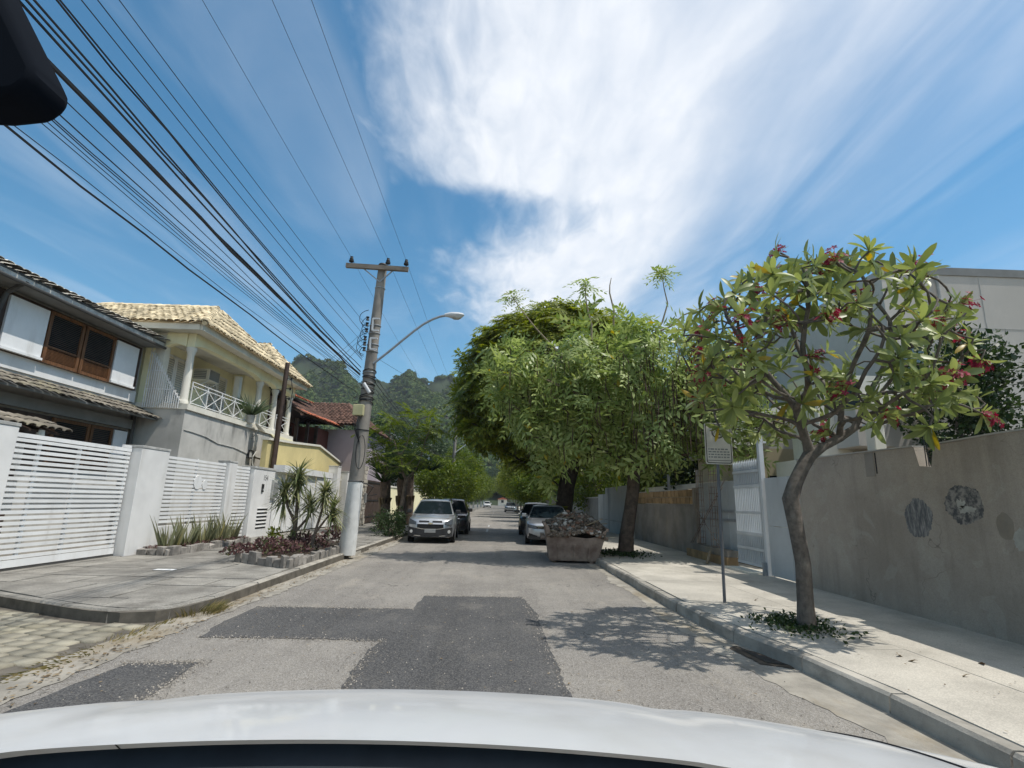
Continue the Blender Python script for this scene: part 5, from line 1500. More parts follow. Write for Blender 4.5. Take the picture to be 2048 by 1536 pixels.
# ------------------------------------------------------------------ cars
MT['tyre'] = mat('tyre_rubber', (0.02, 0.02, 0.02), 0.85, 0.2, 8)
MT['rim'] = mat('alloy_rim', (0.36, 0.37, 0.38), 0.35, 0.1, 8, metal=0.7)
MT['chrome'] = mat('chrome', (0.6, 0.6, 0.6), 0.15, 0.05, 8, metal=1.0)
MT['headlamp'] = glassmat('headlamp_glass', (0.07, 0.08, 0.09), 0.08)
MT['fog'] = mat('fog_lamp_glass', (0.65, 0.65, 0.62), 0.2, 0.05, 8)
MT['plate'] = mat('blank_plate', (0.30, 0.31, 0.31), 0.6, 0.08, 8)
MT['car_glass'] = glassmat('car_glass', (0.008, 0.014, 0.018), 0.04)
MT['car_glass'].node_tree.nodes['Principled BSDF'].inputs['Specular IOR Level'].default_value = 0.14
MT['trim'] = mat('dark_bumper_plastic', (0.035, 0.036, 0.038), 0.6, 0.15, 8)
MT['tail'] = mat('tail_lamp', (0.25, 0.01, 0.01), 0.2, 0.05, 8)
PNT = {'silver': paintmat('silver_paint', (0.46, 0.48, 0.50), 0.75, 0.28), 'dark': paintmat('dark_maroon_paint', (0.030, 0.018, 0.020), 0.3, 0.25),
       'silver2': paintmat('silver_grey_paint', (0.42, 0.44, 0.47), 0.75, 0.28), 'black': paintmat('black_car_paint', (0.02, 0.02, 0.023), 0.2, 0.25), 'white': paintmat('white_car_paint', (0.68, 0.68, 0.68), 0.0, 0.35)}
def car(lab, cat, loc, rz, P, Wd, Hh, Ln, hood, nose, cowl, roof0, roof1, tail0, style, name='parked_car', detail=True):
    root = thing(name, lab, cat, loc)
    root.rotation_euler = (0, 0, rz)
    ORG[root.name] = (0, 0, 0)
    w = Wd / 2
    belt = hood + 0.06
    # stations: y, half width, bottom z, top z
    S = [(0.0, w * 0.62, 0.32, nose - 0.10), (0.05, w * 0.80, 0.24, nose), (0.16, w * 0.92, 0.20, nose + 0.07), (0.40, w * 0.985, 0.19, nose + 0.14), (0.85, w, 0.19, hood - 0.02),
         (cowl, w, 0.19, hood + 0.03), (cowl + 0.5, w, 0.19, belt), (Ln * 0.55, w, 0.19, belt + 0.01), (Ln * 0.8, w, 0.20, belt + 0.03), (Ln - 0.35, w * 0.98, 0.22, belt + 0.03), (Ln - 0.08, w * 0.90, 0.28, belt), (Ln, w * 0.78, 0.36, belt - 0.12)]
    b = MB()
    NS = 15
    for (yy, hw, zb, zt) in S:
        zm = zb + (zt - zb) * 0.45
        half = [(hw * 0.80, zb), (hw * 0.95, zb + 0.05), (hw * 0.995, zm - 0.08), (hw, zm + 0.04), (hw * 0.975, zt - 0.10), (hw * 0.92, zt - 0.035), (hw * 0.70, zt), (0, zt + 0.035)]
        ringp = [(-x, z) for x, z in half] + [(x, z) for x, z in half[-2::-1]]
        for x, z in ringp: b.v.append((x, yy, z))
    for i in range(len(S) - 1):
        for k in range(NS - 1):
            b.f.append((i * NS + k, (i + 1) * NS + k, (i + 1) * NS + k + 1, i * NS + k + 1))
        b.f.append((i * NS + NS - 1, (i + 1) * NS + NS - 1, (i + 1) * NS, i * NS))
    b.f.append(tuple(range(NS)))
    b.f.append(tuple((len(S) - 1) * NS + k for k in range(NS - 1, -1, -1)))
    body = b.build('body', P, root, True, auto=50)
    # cabin
    c = MB()
    zb_, zt_ = belt - 0.03, Hh
    wb, wr = w * 0.93, w * (0.68 if style == 'mpv' else 0.66)
    rows = [(cowl + 0.02, wb, zb_ + 0.02, 0), (roof0, wr, zt_ - 0.03, 1), (roof0 + 0.25, wr, zt_, 1), ((roof0 + roof1) / 2, wr, zt_ + 0.015, 1), (roof1, wr, zt_ - 0.03, 1), (tail0, wb * 0.96, zb_ + 0.05, 0)]
    # side outline polygon swept in x with inward tumblehome
    L_, R__ = [], []
    base = [(cowl + 0.02, zb_), (roof0, zt_ - 0.04), (roof0 + 0.3, zt_), ((roof0 + roof1) / 2, zt_ + 0.012), (roof1, zt_ - 0.035), (tail0, zb_)]
    def hw_at(z):
        s = (z - zb_) / (zt_ - zb_)
        return wb + (wr - wb) * max(0, min(1, s)) ** 1.1
    def arch_row(yy, z):
        h = hw_at(z)
        return [(-h, yy, z), (-h * 0.72, yy - 0.0, z + (0.03 if z > zt_ - 0.1 else 0.0)), (0, yy - (0.05 if yy <= roof0 else 0), z + (0.045 if z > zt_ - 0.1 else 0)), (h * 0.72, yy, z + (0.03 if z > zt_ - 0.1 else 0)), (h, yy, z)]
    for yy, z in base: c.v.extend(arch_row(yy, z))
    for i in range(len(base) - 1):
        for k in range(4): c.f.append((i * 5 + k, i * 5 + k + 1, (i + 1) * 5 + k + 1, (i + 1) * 5 + k))
    nb_ = len(base)
    c.f.append(tuple(i * 5 for i in range(nb_)))
    c.f.append(tuple(i * 5 + 4 for i in range(nb_ - 1, -1, -1)))
    cab_ = c.build('cabin', P, root, True, auto=35)
    # glass
    def lerp(p, q, s): return Vector(p) + (Vector(q) - Vector(p)) * s
    r0, r1 = arch_row(*base[0]), arch_row(*base[1])
    ws = MB()
    off = Vector((0, -0.012, 0.01))
    g0 = [lerp(a, q, 0.06) + off for a, q in zip(r0, r1)]
    g1 = [lerp(a, q, 0.93) + off for a, q in zip(r0, r1)]
    for gg in (g0, g1):
        gg[0] = lerp(gg[0], gg[1], 0.22); gg[4] = lerp(gg[4], gg[3], 0.22)
    ws.add(g0 + g1, [(k, k + 1, k + 6, k + 5) for k in range(4)])
    ws.build('windscreen', MT['car_glass'], root, True)
    rr0, rr1 = arch_row(*base[5]), arch_row(*base[4])
    rg = MB(); offr = Vector((0, 0.012, 0.01))
    h0 = [lerp(a, q, 0.25) + offr for a, q in zip(rr0, rr1)]; h1_ = [lerp(a, q, 0.9) + offr for a, q in zip(rr0, rr1)]
    for gg in (h0, h1_):
        gg[0] = lerp(gg[0], gg[1], 0.25); gg[4] = lerp(gg[4], gg[3], 0.25)
    rg.add(h0 + h1_, [(k, k + 5, k + 6, k + 1) for k in range(4)])
    rg.build('rear_window', MT['car_glass'], root)
    zlo, zhi = belt + 0.05, zt_ - 0.10
    def yf(z): s = (z - zb_) / (zt_ - 0.04 - zb_); return cowl + 0.02 + (roof0 - cowl - 0.02) * s
    def yr(z): s = (z - zb_) / (zt_ - 0.035 - zb_); return tail0 + (roof1 - tail0) * s
    ymid = (cowl + tail0) / 2 + 0.1
    for sgn in (-1, 1):
        for a0, a1 in (((yf(zlo) + 0.16, yf(zhi) + 0.14), (ymid - 0.04, ymid - 0.04)), ((ymid + 0.04, ymid + 0.04), (yr(zlo) - 0.20, yr(zhi) - 0.16))):
            q = [(sgn * (hw_at(zlo) + 0.008), a0[0], zlo), (sgn * (hw_at(zlo) + 0.008), a1[0], zlo), (sgn * (hw_at(zhi) + 0.008), a1[1], zhi), (sgn * (hw_at(zhi) + 0.008), a0[1], zhi)]
            MB().add(q, [(0, 1, 2, 3) if sgn > 0 else (3, 2, 1, 0)]).build('side_window', MT['car_glass'], root)
        mr = MB().box(sgn * (w - 0.02), yf(zlo) + 0.05, belt + 0.02, sgn * (w + 0.17), yf(zlo) + 0.17, belt + 0.17)
        mr.build('wing_mirror', MT['trim'] if style != 'sedan' else P, root, bevel=0.03)
    # wheels
    for yy in (0.80, Ln - 0.78):
        for sgn in (-1, 1):
            x0 = sgn * (w - 0.19); x1 = sgn * (w + 0.005)
            MB().lathe([(0.365, 0.0), (0.365, 0.012)], (sgn * (w - 0.004), yy, 0.34), 22, 'x').build('wheel_arch', MT['trim'], root)
            wh = MB().lathe([(0.22, 0), (0.30, 0), (0.315, 0.03), (0.315, 0.17), (0.30, 0.20), (0.22, 0.20)], (min(x0, x1) + (0.01 if sgn < 0 else 0) - (0.012 if sgn < 0 else -0.012), yy, 0.315), 24, 'x').build('wheel', MT['tyre'], root, True)
            MB().lathe([(0.21, -0.004), (0.215, 0.0), (0.19, 0.006), (0.05, 0.012), (0.0, 0.014)] if sgn > 0 else [(0.0, -0.014), (0.05, -0.012), (0.19, -0.006), (0.215, 0.0), (0.21, 0.004)],
                       (sgn * (w + 0.018), yy, 0.315), 20, 'x').build('rim', MT['rim'], wh, True)
    if not detail: return root
    # nose furniture
    def npt(x, z, d=0.012):
        """a point on the rounded nose"""
        ax = abs(x) / w
        yb = 0.0 if ax < 0.60 else (ax - 0.60) ** 2 * 1.35
        zz = (z - 0.55)
        yb += max(0, z - (nose - 0.12)) ** 1.3 * 0.8 + 0.012
        return (x, yb - d - 0.012, z)
    def strip(name, xs, z0f, z1f, m, d=0.012, parent=root):
        s_ = MB()
        n = len(xs)
        for x in xs: s_.v.append(npt(x, z0f(x), d))
        for x in xs: s_.v.append(npt(x, z1f(x), d))
        s_.f = [(k, k + 1, n + k + 1, n + k) for k in range(n - 1)]
        return s_.build(name, m, parent)
    lin = lambda a, b, n=9: list(np.linspace(a, b, n))
    if style == 'mpv':
        strip('bumper', lin(-w * 0.93, w * 0.93, 17), lambda x: 0.24, lambda x: 0.50 + 0.10 * (abs(x) / w) ** 2, MT['trim'], 0.020)
        strip('grille', lin(-0.42, 0.42), lambda x: 0.735 + 0.02 * abs(x), lambda x: 0.80 + 0.01 * abs(x), MT['black'], 0.016)
        strip('grille', lin(-0.48, 0.48), lambda x: 0.520 + 0.16 * max(0, abs(x) - 0.28), lambda x: 0.678, MT['black'], 0.016)
        strip('grille_surround', lin(-0.52, 0.52, 13), lambda x: 0.495 + 0.17 * max(0, abs(x) - 0.28), lambda x: 0.518 + 0.16 * max(0, abs(x) - 0.28), MT['chrome'], 0.022)
        strip('grille_bar', lin(-0.47, 0.47), lambda x: 0.682, lambda x: 0.728, MT['chrome'], 0.024)
        bt = MB()
        y0_ = npt(0, 0.705, 0.034)[1]
        bt.add([(-0.085, y0_, 0.690), (0.085, y0_, 0.690), (0.085, y0_, 0.722), (-0.085, y0_, 0.722)], [(0, 1, 2, 3)])
        bt.add([(-0.03, y0_ - .002, 0.674), (0.03, y0_ - .002, 0.674), (0.03, y0_ - .002, 0.738), (-0.03, y0_ - .002, 0.738)], [(0, 1, 2, 3)])
        bt.build('emblem', mat('gold_emblem', (0.62, 0.55, 0.38), 0.3, 0.05, 8, metal=0.8), root)
        for s in (-1, 1):
            strip('headlight', [s * x for x in ((0.52, 0.60, 0.68, 0.75, 0.80) if s > 0 else (0.80, 0.75, 0.68, 0.60, 0.52))], lambda x: 0.66 + 0.05 * (abs(x) - 0.52), lambda x: 0.76 + 0.42 * (abs(x) - 0.52), MT['headlamp'], 0.022)
            fg = npt(s * 0.68, 0.42, 0.03)
            MB().lathe([(0.0, -0.01), (0.055, -0.008), (0.06, 0.02)], fg, 14, 'y').build('fog_light', MT['fog'], root)
            strip('skid_trim', [s * x for x in ((0.34, 0.42, 0.52, 0.58) if s > 0 else (0.58, 0.52, 0.42, 0.34))], lambda x: 0.255 + 0.10 * max(0, abs(x) - 0.45), lambda x: 0.275 + 0.12 * (abs(x) - 0.34) * (1 if abs(x) < 0.53 else 0.4), MT['chrome'], 0.028)
            MB().tube([(s * wr * 0.92, roof0 + 0.25, Hh + 0.0), (s * wr * 0.95, roof0 + 0.35, Hh + 0.06), (s * wr * 0.95, roof1 - 0.3, Hh + 0.06), (s * wr * 0.92, roof1 - 0.15, Hh)], 0.022, 6).build('roof_rail', MT['trim'], root)
    else:
        strip('bumper', lin(-w * 0.90, w * 0.90, 17), lambda x: 0.22, lambda x: 0.30 + 0.03 * abs(x), MT['trim'], 0.020)
        strip('grille', lin(-0.66, 0.66, 13), lambda x: nose - 0.17 + 0.05 * abs(x), lambda x: nose - 0.08 + 0.05 * abs(x), MT['black'], 0.018)
        strip('grille', lin(-0.36, 0.36), lambda x: 0.30, lambda x: 0.42 - 0.06 * abs(x), MT['black'], 0.018)
        strip('grille_bar', lin(-0.5, 0.5), lambda x: nose - 0.085 + 0.05 * abs(x), lambda x: nose - 0.06 + 0.05 * abs(x), MT['chrome'], 0.026)
        y0_ = npt(0, nose - 0.11, 0.034)[1]
        MB().add([(-0.05, y0_, nose - 0.15), (0.05, y0_, nose - 0.15), (0.06, y0_, nose - 0.06), (-0.06, y0_, nose - 0.06)], [(0, 1, 2, 3)]).build('emblem', MT['chrome'], root)
        for s in (-1, 1):
            strip('headlight', [s * x for x in ((0.50, 0.60, 0.70, 0.78, 0.83) if s > 0 else (0.83, 0.78, 0.70, 0.60, 0.50))], lambda x: nose - 0.13 + 0.05 * (abs(x) - 0.5), lambda x: nose - 0.04 + 0.16 * (abs(x) - 0.5), MT['headlamp'], 0.024)
            strip('side_intake', [s * x for x in ((0.46, 0.58, 0.70, 0.78) if s > 0 else (0.78, 0.70, 0.58, 0.46))], lambda x: 0.30, lambda x: 0.34 + 0.30 * (abs(x) - 0.46), MT['black'], 0.020)
    yp = npt(0, 0.42, 0.05)[1]
    MB().box(-0.20, yp - 0.012, 0.38, 0.20, yp, 0.51).build('number_plate', MT['plate'], root, bevel=0.006)
    for s in (-1, 1):
        MB().box(s * (w - 0.28), Ln - 0.03, belt - 0.35, s * (w - 0.10), Ln + 0.005, belt - 0.05).build('tail_light', MT['tail'], root, bevel=0.01)
        MB().box(s * (w + 0.002), (cowl + tail0) / 2 - 0.2, belt - 0.14, s * (w + 0.02), (cowl + tail0) / 2 - 0.04, belt - 0.11).build('door_handle', P, root)
    return root
car('silver people carrier parked at the left kerb facing the camera', 'car', (-2.42, 19.9, 0), math.radians(2.0), PNT['silver'], 1.72, 1.53, 4.36, 0.96, 0.80, 0.95, 1.80, 3.95, 4.25, 'mpv')
car('dark maroon car parked behind the silver people carrier', 'car', (-2.25, 25.3, 0), math.radians(1.0), PNT['dark'], 1.78, 1.58, 4.2, 0.95, 0.78, 1.0, 1.75, 3.6, 4.05, 'sedan')
car('silver sedan parked at the right kerb partly hidden by the skip', 'car', (1.98, 20.2, 0), math.radians(-3.0), PNT['silver2'], 1.80, 1.42, 4.6, 0.90, 0.74, 1.10, 1.95, 3.2, 4.1, 'sedan')
car('dark car parked close behind the silver sedan', 'car', (1.95, 25.9, 0), math.radians(-2.0), PNT['black'], 1.76, 1.50, 4.2, 0.94, 0.78, 1.05, 1.8, 3.4, 4.0, 'sedan')
car('small far white car parked at the left side of the street', 'car', (-2.45, 128, 0), 0.0, PNT['white'], 1.75, 1.5, 4.0, 0.94, 0.78, 1.05, 1.8, 3.4, 3.9, 'sedan')
car('small far silver car parked at the right side of the street', 'car', (2.0, 80, 0), 0.0, PNT['silver2'], 1.75, 1.45, 4.2, 0.94, 0.78, 1.05, 1.8, 3.3, 3.9, 'sedan')

# ------------------------------------------------------------------ the car we look out of: bonnet, scuttle, wiper, mirror
cc = thing('camera_car', 'white bonnet and dark scuttle of the car seen from its cabin', 'car', (-0.2, 0.9, 0))
CP = paintmat('dusty_white_paint', (0.53, 0.535, 0.535), 0.0, 0.4, 0.55, 0.25)
HC = -0.14
def hood_z(x, y):
    """height of the bonnet skin"""
    u = abs(x - HC)
    side = 0.11 * (u / 1.05) ** 2 + 3.0 * max(0.0, u - 0.98) ** 1.6
    f = y - 0.65
    return 1.29 - 0.085 * f - 0.26 * f * abs(f) - 0.8 * max(0.0, y - 1.2) ** 2 - side - 0.005 * math.exp(-((u - 0.45) / 0.05) ** 2)
hb_ = MB()
NX, NY = 64, 44
xs = np.linspace(HC - 1.08, HC + 1.08, NX + 1)
for j in range(NY + 1):
    for i in range(NX + 1):
        x = xs[i]
        yb0 = 0.655 - 0.03 * ((x - HC) / 0.75) ** 2
        y = yb0 + (1.55 - yb0) * (j / NY)
        hb_.v.append((x, y, hood_z(x, y)))
for j in range(NY):
    for i in range(NX):
        a = j * (NX + 1) + i
        hb_.f.append((a, a + 1, a + NX + 2, a + NX + 1))
hb_.build('bonnet', CP, cc, True)
for sg in (-1, 1):
    MB().tube([(HC + sg * (0.80 - 0.05 * t_), 0.66 + 0.85 * t_, hood_z(HC + sg * (0.80 - 0.05 * t_), 0.66 + 0.85 * t_) + 0.0005) for t_ in np.linspace(0, 1, 24)], 0.0022, 5).build('panel_gap', MT['black'], cc)
sc_ = MB()
for j, (dy, dz_) in enumerate(((0.02, -0.012), (0.0, -0.03), (-0.06, -0.028), (-0.16, -0.020), (-0.28, 0.0))):
    for i in range(NX + 1):
        x = xs[i]
        yb0 = 0.655 - 0.03 * ((x - HC) / 0.75) ** 2
        sc_.v.append((x, yb0 + dy, hood_z(x, yb0) + dz_))
for j in range(4):
    for i in range(NX):
        a = j * (NX + 1) + i
        sc_.f.append((a, a + NX + 1, a + NX + 2, a + 1))
sc_.build('scuttle', mat('scuttle_plastic', (0.022, 0.028, 0.034), 0.5, 0.2, 12), cc, True)
wpm = []
for s in np.linspace(0, 1, 20):
    x = -0.62 + 0.72 * s
    yb0 = 0.655 - 0.03 * ((x - HC) / 0.75) ** 2
    wpm.append((x, yb0 - 0.055 - 0.02 * s, hood_z(x, yb0) - 0.012))
MB().tube(wpm, [0.006 + 0.002 * math.sin(k) for k in range(20)], 6).build('wiper_arm', MT['black'], cc)
MB().lathe([(0.0, 0.012), (0.010, 0.010), (0.013, -0.01)], (-0.42, 0.545, 1.270), 12).build('washer_jet', MT['grey_trim'], cc, True)
# rear-view mirror housing, close above the camera
mm = MB()
prof_ = [(-0.565, 0.003), (-0.33, 0.0), (-0.307, 0.004), (-0.298, 0.014), (-0.298, 0.024), (-0.352, 0.108), (-0.42, 0.21), (-0.565, 0.215)]
mm.prism([(x, 0.315, 1.785 + z) for x, z in prof_], (0, -0.03, 0))
mo = mm.build('mirror_housing', mat('mirror_plastic', (0.006, 0.008, 0.012), 0.95, 0.1, 9, spec=0.05), cc, True, bevel=0.010)
MB().tube([(-0.48, 0.35, 1.95), (-0.46, 0.42, 2.06)], 0.014, 8).build('mirror_stalk', MT['black'], cc)
# ------------------------------------------------------------------ vegetation tools
def rand_dirs(n, R_):
    v = R_.normal(size=(n, 3))
    return v / np.linalg.norm(v, axis=1)[:, None]
def grow(path, attractors, step=0.3, infl=2.2, kill=0.5, iters=60, up=0.15, seed=0, jit=0.1):
    """space colonisation: returns node positions and parents"""
    R_ = rng(seed)
    P = [np.array(p, float) for p in path]
    par = [-1] + list(range(len(P) - 1))
    A = np.array(attractors, float)
    alive = np.ones(len(A), bool)
    tip_start = max(0, len(P) - 4)
    for it in range(iters):
        if not alive.any(): break
        N = np.array(P[tip_start:])
        Aa = A[alive]
        D = np.linalg.norm(Aa[:, None] - N[None], axis=2)
        near = D.argmin(1); dn = D.min(1)
        ok = dn < (infl if it > 3 else 1e9)
        if not ok.any(): break
        new = []
        for k in np.unique(near[ok]):
            sel = ok & (near == k)
            d = Aa[sel] - N[k]
            d /= np.linalg.norm(d, axis=1)[:, None] + 1e-9
            g_ = d.mean(0) + R_.normal(0, jit, 3)
            g_[2] += up
            l = np.linalg.norm(g_)
            if l < 1e-3: continue
            q = N[k] + g_ / l * step
            new.append((q, tip_start + k))
        n0 = len(P)
        for q, k in new:
            if min(np.linalg.norm(np.array(P[max(0, n0 - 400):]) - q, axis=1)) < step * 0.3: continue
            P.append(q); par.append(k)
        if len(P) == n0: break
        N = np.array(P[n0:])
        idx = np.where(alive)[0]
        dd = np.linalg.norm(A[idx][:, None] - N[None], axis=2).min(1)
        alive[idx[dd < kill]] = False
    return np.array(P), np.array(par)
def wood(P, par, r_tip, expo, name, m, parent, r_base=None, sides=6, trunk_n=0, trunk_r=None):
    n = len(P)
    ch = [[] for _ in range(n)]
    for i, p in enumerate(par):
        if p >= 0: ch[p].append(i)
    r = np.zeros(n)
    for i in range(n - 1, -1, -1):
        r[i] = r_tip if not ch[i] else sum(r[c] ** expo for c in ch[i]) ** (1 / expo)
    if r_base:
        top = r[max(0, trunk_n - 1)]
        f = r_base / top
        r = r_tip + (r - r_tip) * min(1.0, (r_base - r_tip) / max(1e-6, top - r_tip))
    if trunk_r is not None:
        for i in range(min(trunk_n, len(trunk_r))): r[i] = trunk_r[i]
    mb = MB()
    seen = set()
    starts = [0] + [c for i in range(n) if len(ch[i]) > 1 for c in sorted(ch[i], key=lambda c: -r[c])[1:]]
    for s in starts:
        chain = [] if par[s] < 0 else [par[s]]
        k = s
        while True:
            chain.append(k)
            if not ch[k]: break
            k = max(ch[k], key=lambda c: r[c])
        rad = [r[c] for c in chain]
        if par[s] >= 0: rad[0] = min(rad[0], rad[1] * 1.25)
        mb.tube([P[c] for c in chain], [q * (1 + 0.09 * math.sin(c * 12.9)) for q, c in zip(rad, chain)], sides if rad[0] > 0.04 else 5, False)
    tips = [i for i in range(n) if not ch[i]]
    return mb.build(name, m, parent, True, auto=80), r, tips, ch
def ellipsoid_pts(n, c, rad, R_, shell=0.6, zmin=None):
    out = []
    while len(out) < n:
        d = rand_dirs(1, R_)[0]
        rr = shell + (1 - shell) * R_.random() ** 0.5
        p = np.array(c) + d * np.array(rad) * rr
        if zmin is not None and p[2] < zmin: continue
        out.append(p)
    return np.array(out)
def basis(d, R_, roll=None):
    d = np.asarray(d, float); d = d / np.linalg.norm(d)
    a = np.array([0, 0, 1.0]) if abs(d[2]) < 0.9 else np.array([1.0, 0, 0])
    s = np.cross(d, a); s /= np.linalg.norm(s)
    u = np.cross(s, d)
    t_ = R_.uniform(0, 2 * math.pi) if roll is None else roll
    return d, s * math.cos(t_) + u * math.sin(t_), np.cross(d, s * math.cos(t_) + u * math.sin(t_))
def mat4(o, x, y, z, s=1.0):
    M_ = np.eye(4)
    M_[:3, 0], M_[:3, 1], M_[:3, 2], M_[:3, 3] = np.asarray(x) * s, np.asarray(y) * s, np.asarray(z) * s, o
    return M_
def pinnate(L=0.42, n=8, ll=0.11, lw=0.034, droop=0.35, seed=0):
    """one compound leaf along +x, leaflets to both sides, z up"""
    R_ = rng(seed)
    V_, Q_ = [], []
    for k in range(n):
        s = (k + 0.6) / n
        x = L * s; z = -droop * L * s * s
        for sg in (-1, 1):
            a = math.radians(62 - 25 * s + R_.uniform(-8, 8))
            d = np.array([math.cos(a), sg * math.sin(a), -0.25 + R_.uniform(-.25, .2)])
            d /= np.linalg.norm(d)
            w = np.cross(d, [0, 0, 1.0]); w /= np.linalg.norm(w)
            l = ll * (1 - 0.35 * abs(s - 0.5)) * R_.uniform(.85, 1.15)
            p = np.array([x, 0, z])
            b = len(V_)
            V_ += [p, p + d * l * 0.45 + w * lw * 0.5, p + d * l, p + d * l * 0.45 - w * lw * 0.5]
            Q_.append((b, b + 1, b + 2, b + 3))
    return np.array(V_), np.array(Q_)
def whorl(nl, leaf, elev=(-20, 50), seed=0, up=0.0):
    """several compound leaves round a twig tip; z is the twig direction"""
    R_ = rng(seed)
    Vl, Ql = leaf
    Ms = []
    for k in range(nl):
        az = 2 * math.pi * (k + R_.uniform(-.3, .3)) / nl
        el = math.radians(R_.uniform(*elev))
        d = np.array([math.cos(az) * math.cos(el), math.sin(az) * math.cos(el), math.sin(el)])
        y_ = np.array([-math.sin(az), math.cos(az), 0])
        z_ = np.cross(d, y_)
        Ms.append(mat4(np.zeros(3), d, y_, z_, R_.uniform(0.75, 1.2)))
    return merged(Vl, Ql, Ms)
def foliage(name, tips, dirs, tmpl_list, size, m, parent, seed=0, upbias=0.5):
    R_ = rng(seed)
    VV, QQ, off = [], [], 0
    tips = np.asarray(tips); dirs = np.asarray(dirs, float)
    pick = R_.integers(0, len(tmpl_list), len(tips))
    for ti, (Vt, Qt) in enumerate(tmpl_list):
        Ms = []
        for i in np.where(pick == ti)[0]:
            d = dirs[i] + np.array([0, 0, upbias]) + R_.normal(0, 0.15, 3)
            z_, x_, y_ = basis(d, R_)
            Ms.append(mat4(tips[i], x_, y_, z_, size * R_.uniform(0.58, 1.38)))
        if not Ms: continue
        v, q = merged(Vt, Qt, Ms)
        VV.append(v); QQ.append(q + off); off += len(v)
    V_ = np.concatenate(VV) - org(parent)
    return link(name, np_mesh(name, V_, np.concatenate(QQ)), m, parent)
def tip_data(P, par, ch, extra, R_, inner=0.4, spread=0.05):
    tips, dirs = [], []
    for i in range(len(P)):
        if par[i] < 0: continue
        leafy = not ch[i]
        d = P[i] - P[par[i]]
        if leafy or (len(ch[i]) == 1 and R_.random() < inner):
            for _ in range(extra):
                tips.append(P[i] + R_.normal(0, spread, 3)); dirs.append(d / (np.linalg.norm(d) + 1e-9))
    return tips, dirs

# ------------------------------------------------------------------ frangipani in the right pavement
R_ = rng(101)
fr_t = thing('frangipani_tree', 'frangipani tree with red flowers and bare forked grey branches', 'tree', (3.76, 6.7, 0.15))
path = [(3.76, 6.70, 0.12), (3.77, 6.70, 0.45), (3.79, 6.71, 0.90), (3.74, 6.70, 1.30), (3.70, 6.70, 1.68), (3.78, 6.70, 1.88), (3.90, 6.71, 2.08), (4.02, 6.72, 2.25)]
tr_r = [0.118, 0.092, 0.086, 0.084, 0.094, 0.082, 0.078, 0.082]
# two main limbs
limbA = [(3.98, 6.70, 2.40), (3.90, 6.66, 2.60), (3.84, 6.62, 2.82)]
limbB = [(4.22, 6.74, 2.36), (4.46, 6.76, 2.48), (4.70, 6.80, 2.62), (4.90, 6.82, 2.95)]
limbC = [(4.46, 6.72, 2.62), (4.48, 6.66, 2.95)]
P0 = [np.array(p) for p in path]; par0 = [-1] + list(range(len(path) - 1))
def addlimb(start, pts_):
    k = start
    for p in pts_:
        P0.append(np.array(p)); par0.append(k); k = len(P0) - 1
    return k
b0 = len(path) - 1
addlimb(b0, limbA)
kb = len(P0)
addlimb(b0, limbB)
addlimb(kb + 1, limbC)
att = []
while len(att) < 500:
    d = rand_dirs(1, R_)[0]
    rr = 0.76 + 0.24 * R_.random()
    p = np.array([4.27, 6.7, 3.60]) + d * np.array([1.80, 1.55, 1.36]) * rr
    if p[2] < 2.45 + 0.25 * abs(p[0] - 4.3): continue
    if p[0] < 3.0 and p[2] > 4.3: continue
    att.append(p)
for _ in range(45):
    d = rand_dirs(1, R_)[0]
    p = np.array([4.27, 6.5, 3.55]) + d * np.array([1.82, 1.5, 1.3]) * R_.uniform(0.45, 0.75)
    if p[2] > 2.75: att.append(p)
att += [np.array(p) for p in ((2.85, 6.6, 2.45), (2.9, 6.3, 2.75), (6.2, 6.6, 3.05), (6.35, 6.5, 2.95), (6.0, 6.2, 2.75), (3.9, 6.6, 5.1), (5.6, 6.6, 4.95), (4.9, 6.7, 5.1), (3.3, 6.4, 4.5), (2.8, 6.5, 3.9), (5.2, 6.3, 2.5), (4.6, 5.6, 2.45))]
Pn, pn = np.array(P0), list(par0)
def grow_from(P, par, A, step, infl, kill, iters, up, seed, jit):
    R2 = rng(seed)
    P = [np.array(p) for p in P]; par = list(par)
    A = np.array(A); alive = np.ones(len(A), bool)
    kids = [0] * len(P)
    for it in range(iters):
        if not alive.any(): break
        N = np.array(P)
        Aa = A[alive]
        D = np.linalg.norm(Aa[:, None] - N[None], axis=2)
        D[:, :7] += 99
        near = D.argmin(1)
        n0 = len(P)
        for k in np.unique(near):
            if kids[k] >= 3: continue
            d = Aa[near == k] - N[k]
            d /= np.linalg.norm(d, axis=1)[:, None] + 1e-9
            g_ = d.mean(0) + R2.normal(0, jit, 3); g_[2] += up
            if par[k] >= 0:
                pd = N[k] - N[par[k]]; g_ += 0.35 * pd / (np.linalg.norm(pd) + 1e-9)
            q = N[k] + g_ / (np.linalg.norm(g_) + 1e-9) * step
            if np.linalg.norm(N - q, axis=1).min() < step * 0.45: continue
            P.append(q); par.append(k); kids[k] += 1; kids.append(0)
        if len(P) == n0: break
        idx = np.where(alive)[0]
        dd = np.linalg.norm(A[idx][:, None] - np.array(P[n0:])[None], axis=2).min(1)
        alive[idx[dd < kill]] = False
    return np.array(P), np.array(par)
Pf, parf = grow_from(P0, par0, att, 0.14, 9, 0.15, 80, 0.06, 7, 0.12)
tk, rf, tips_i, chf = wood(Pf, parf, 0.0125, 2.6, 'trunk', MT['bark_fr'], fr_t, r_base=0.075, sides=9, trunk_n=8, trunk_r=tr_r)
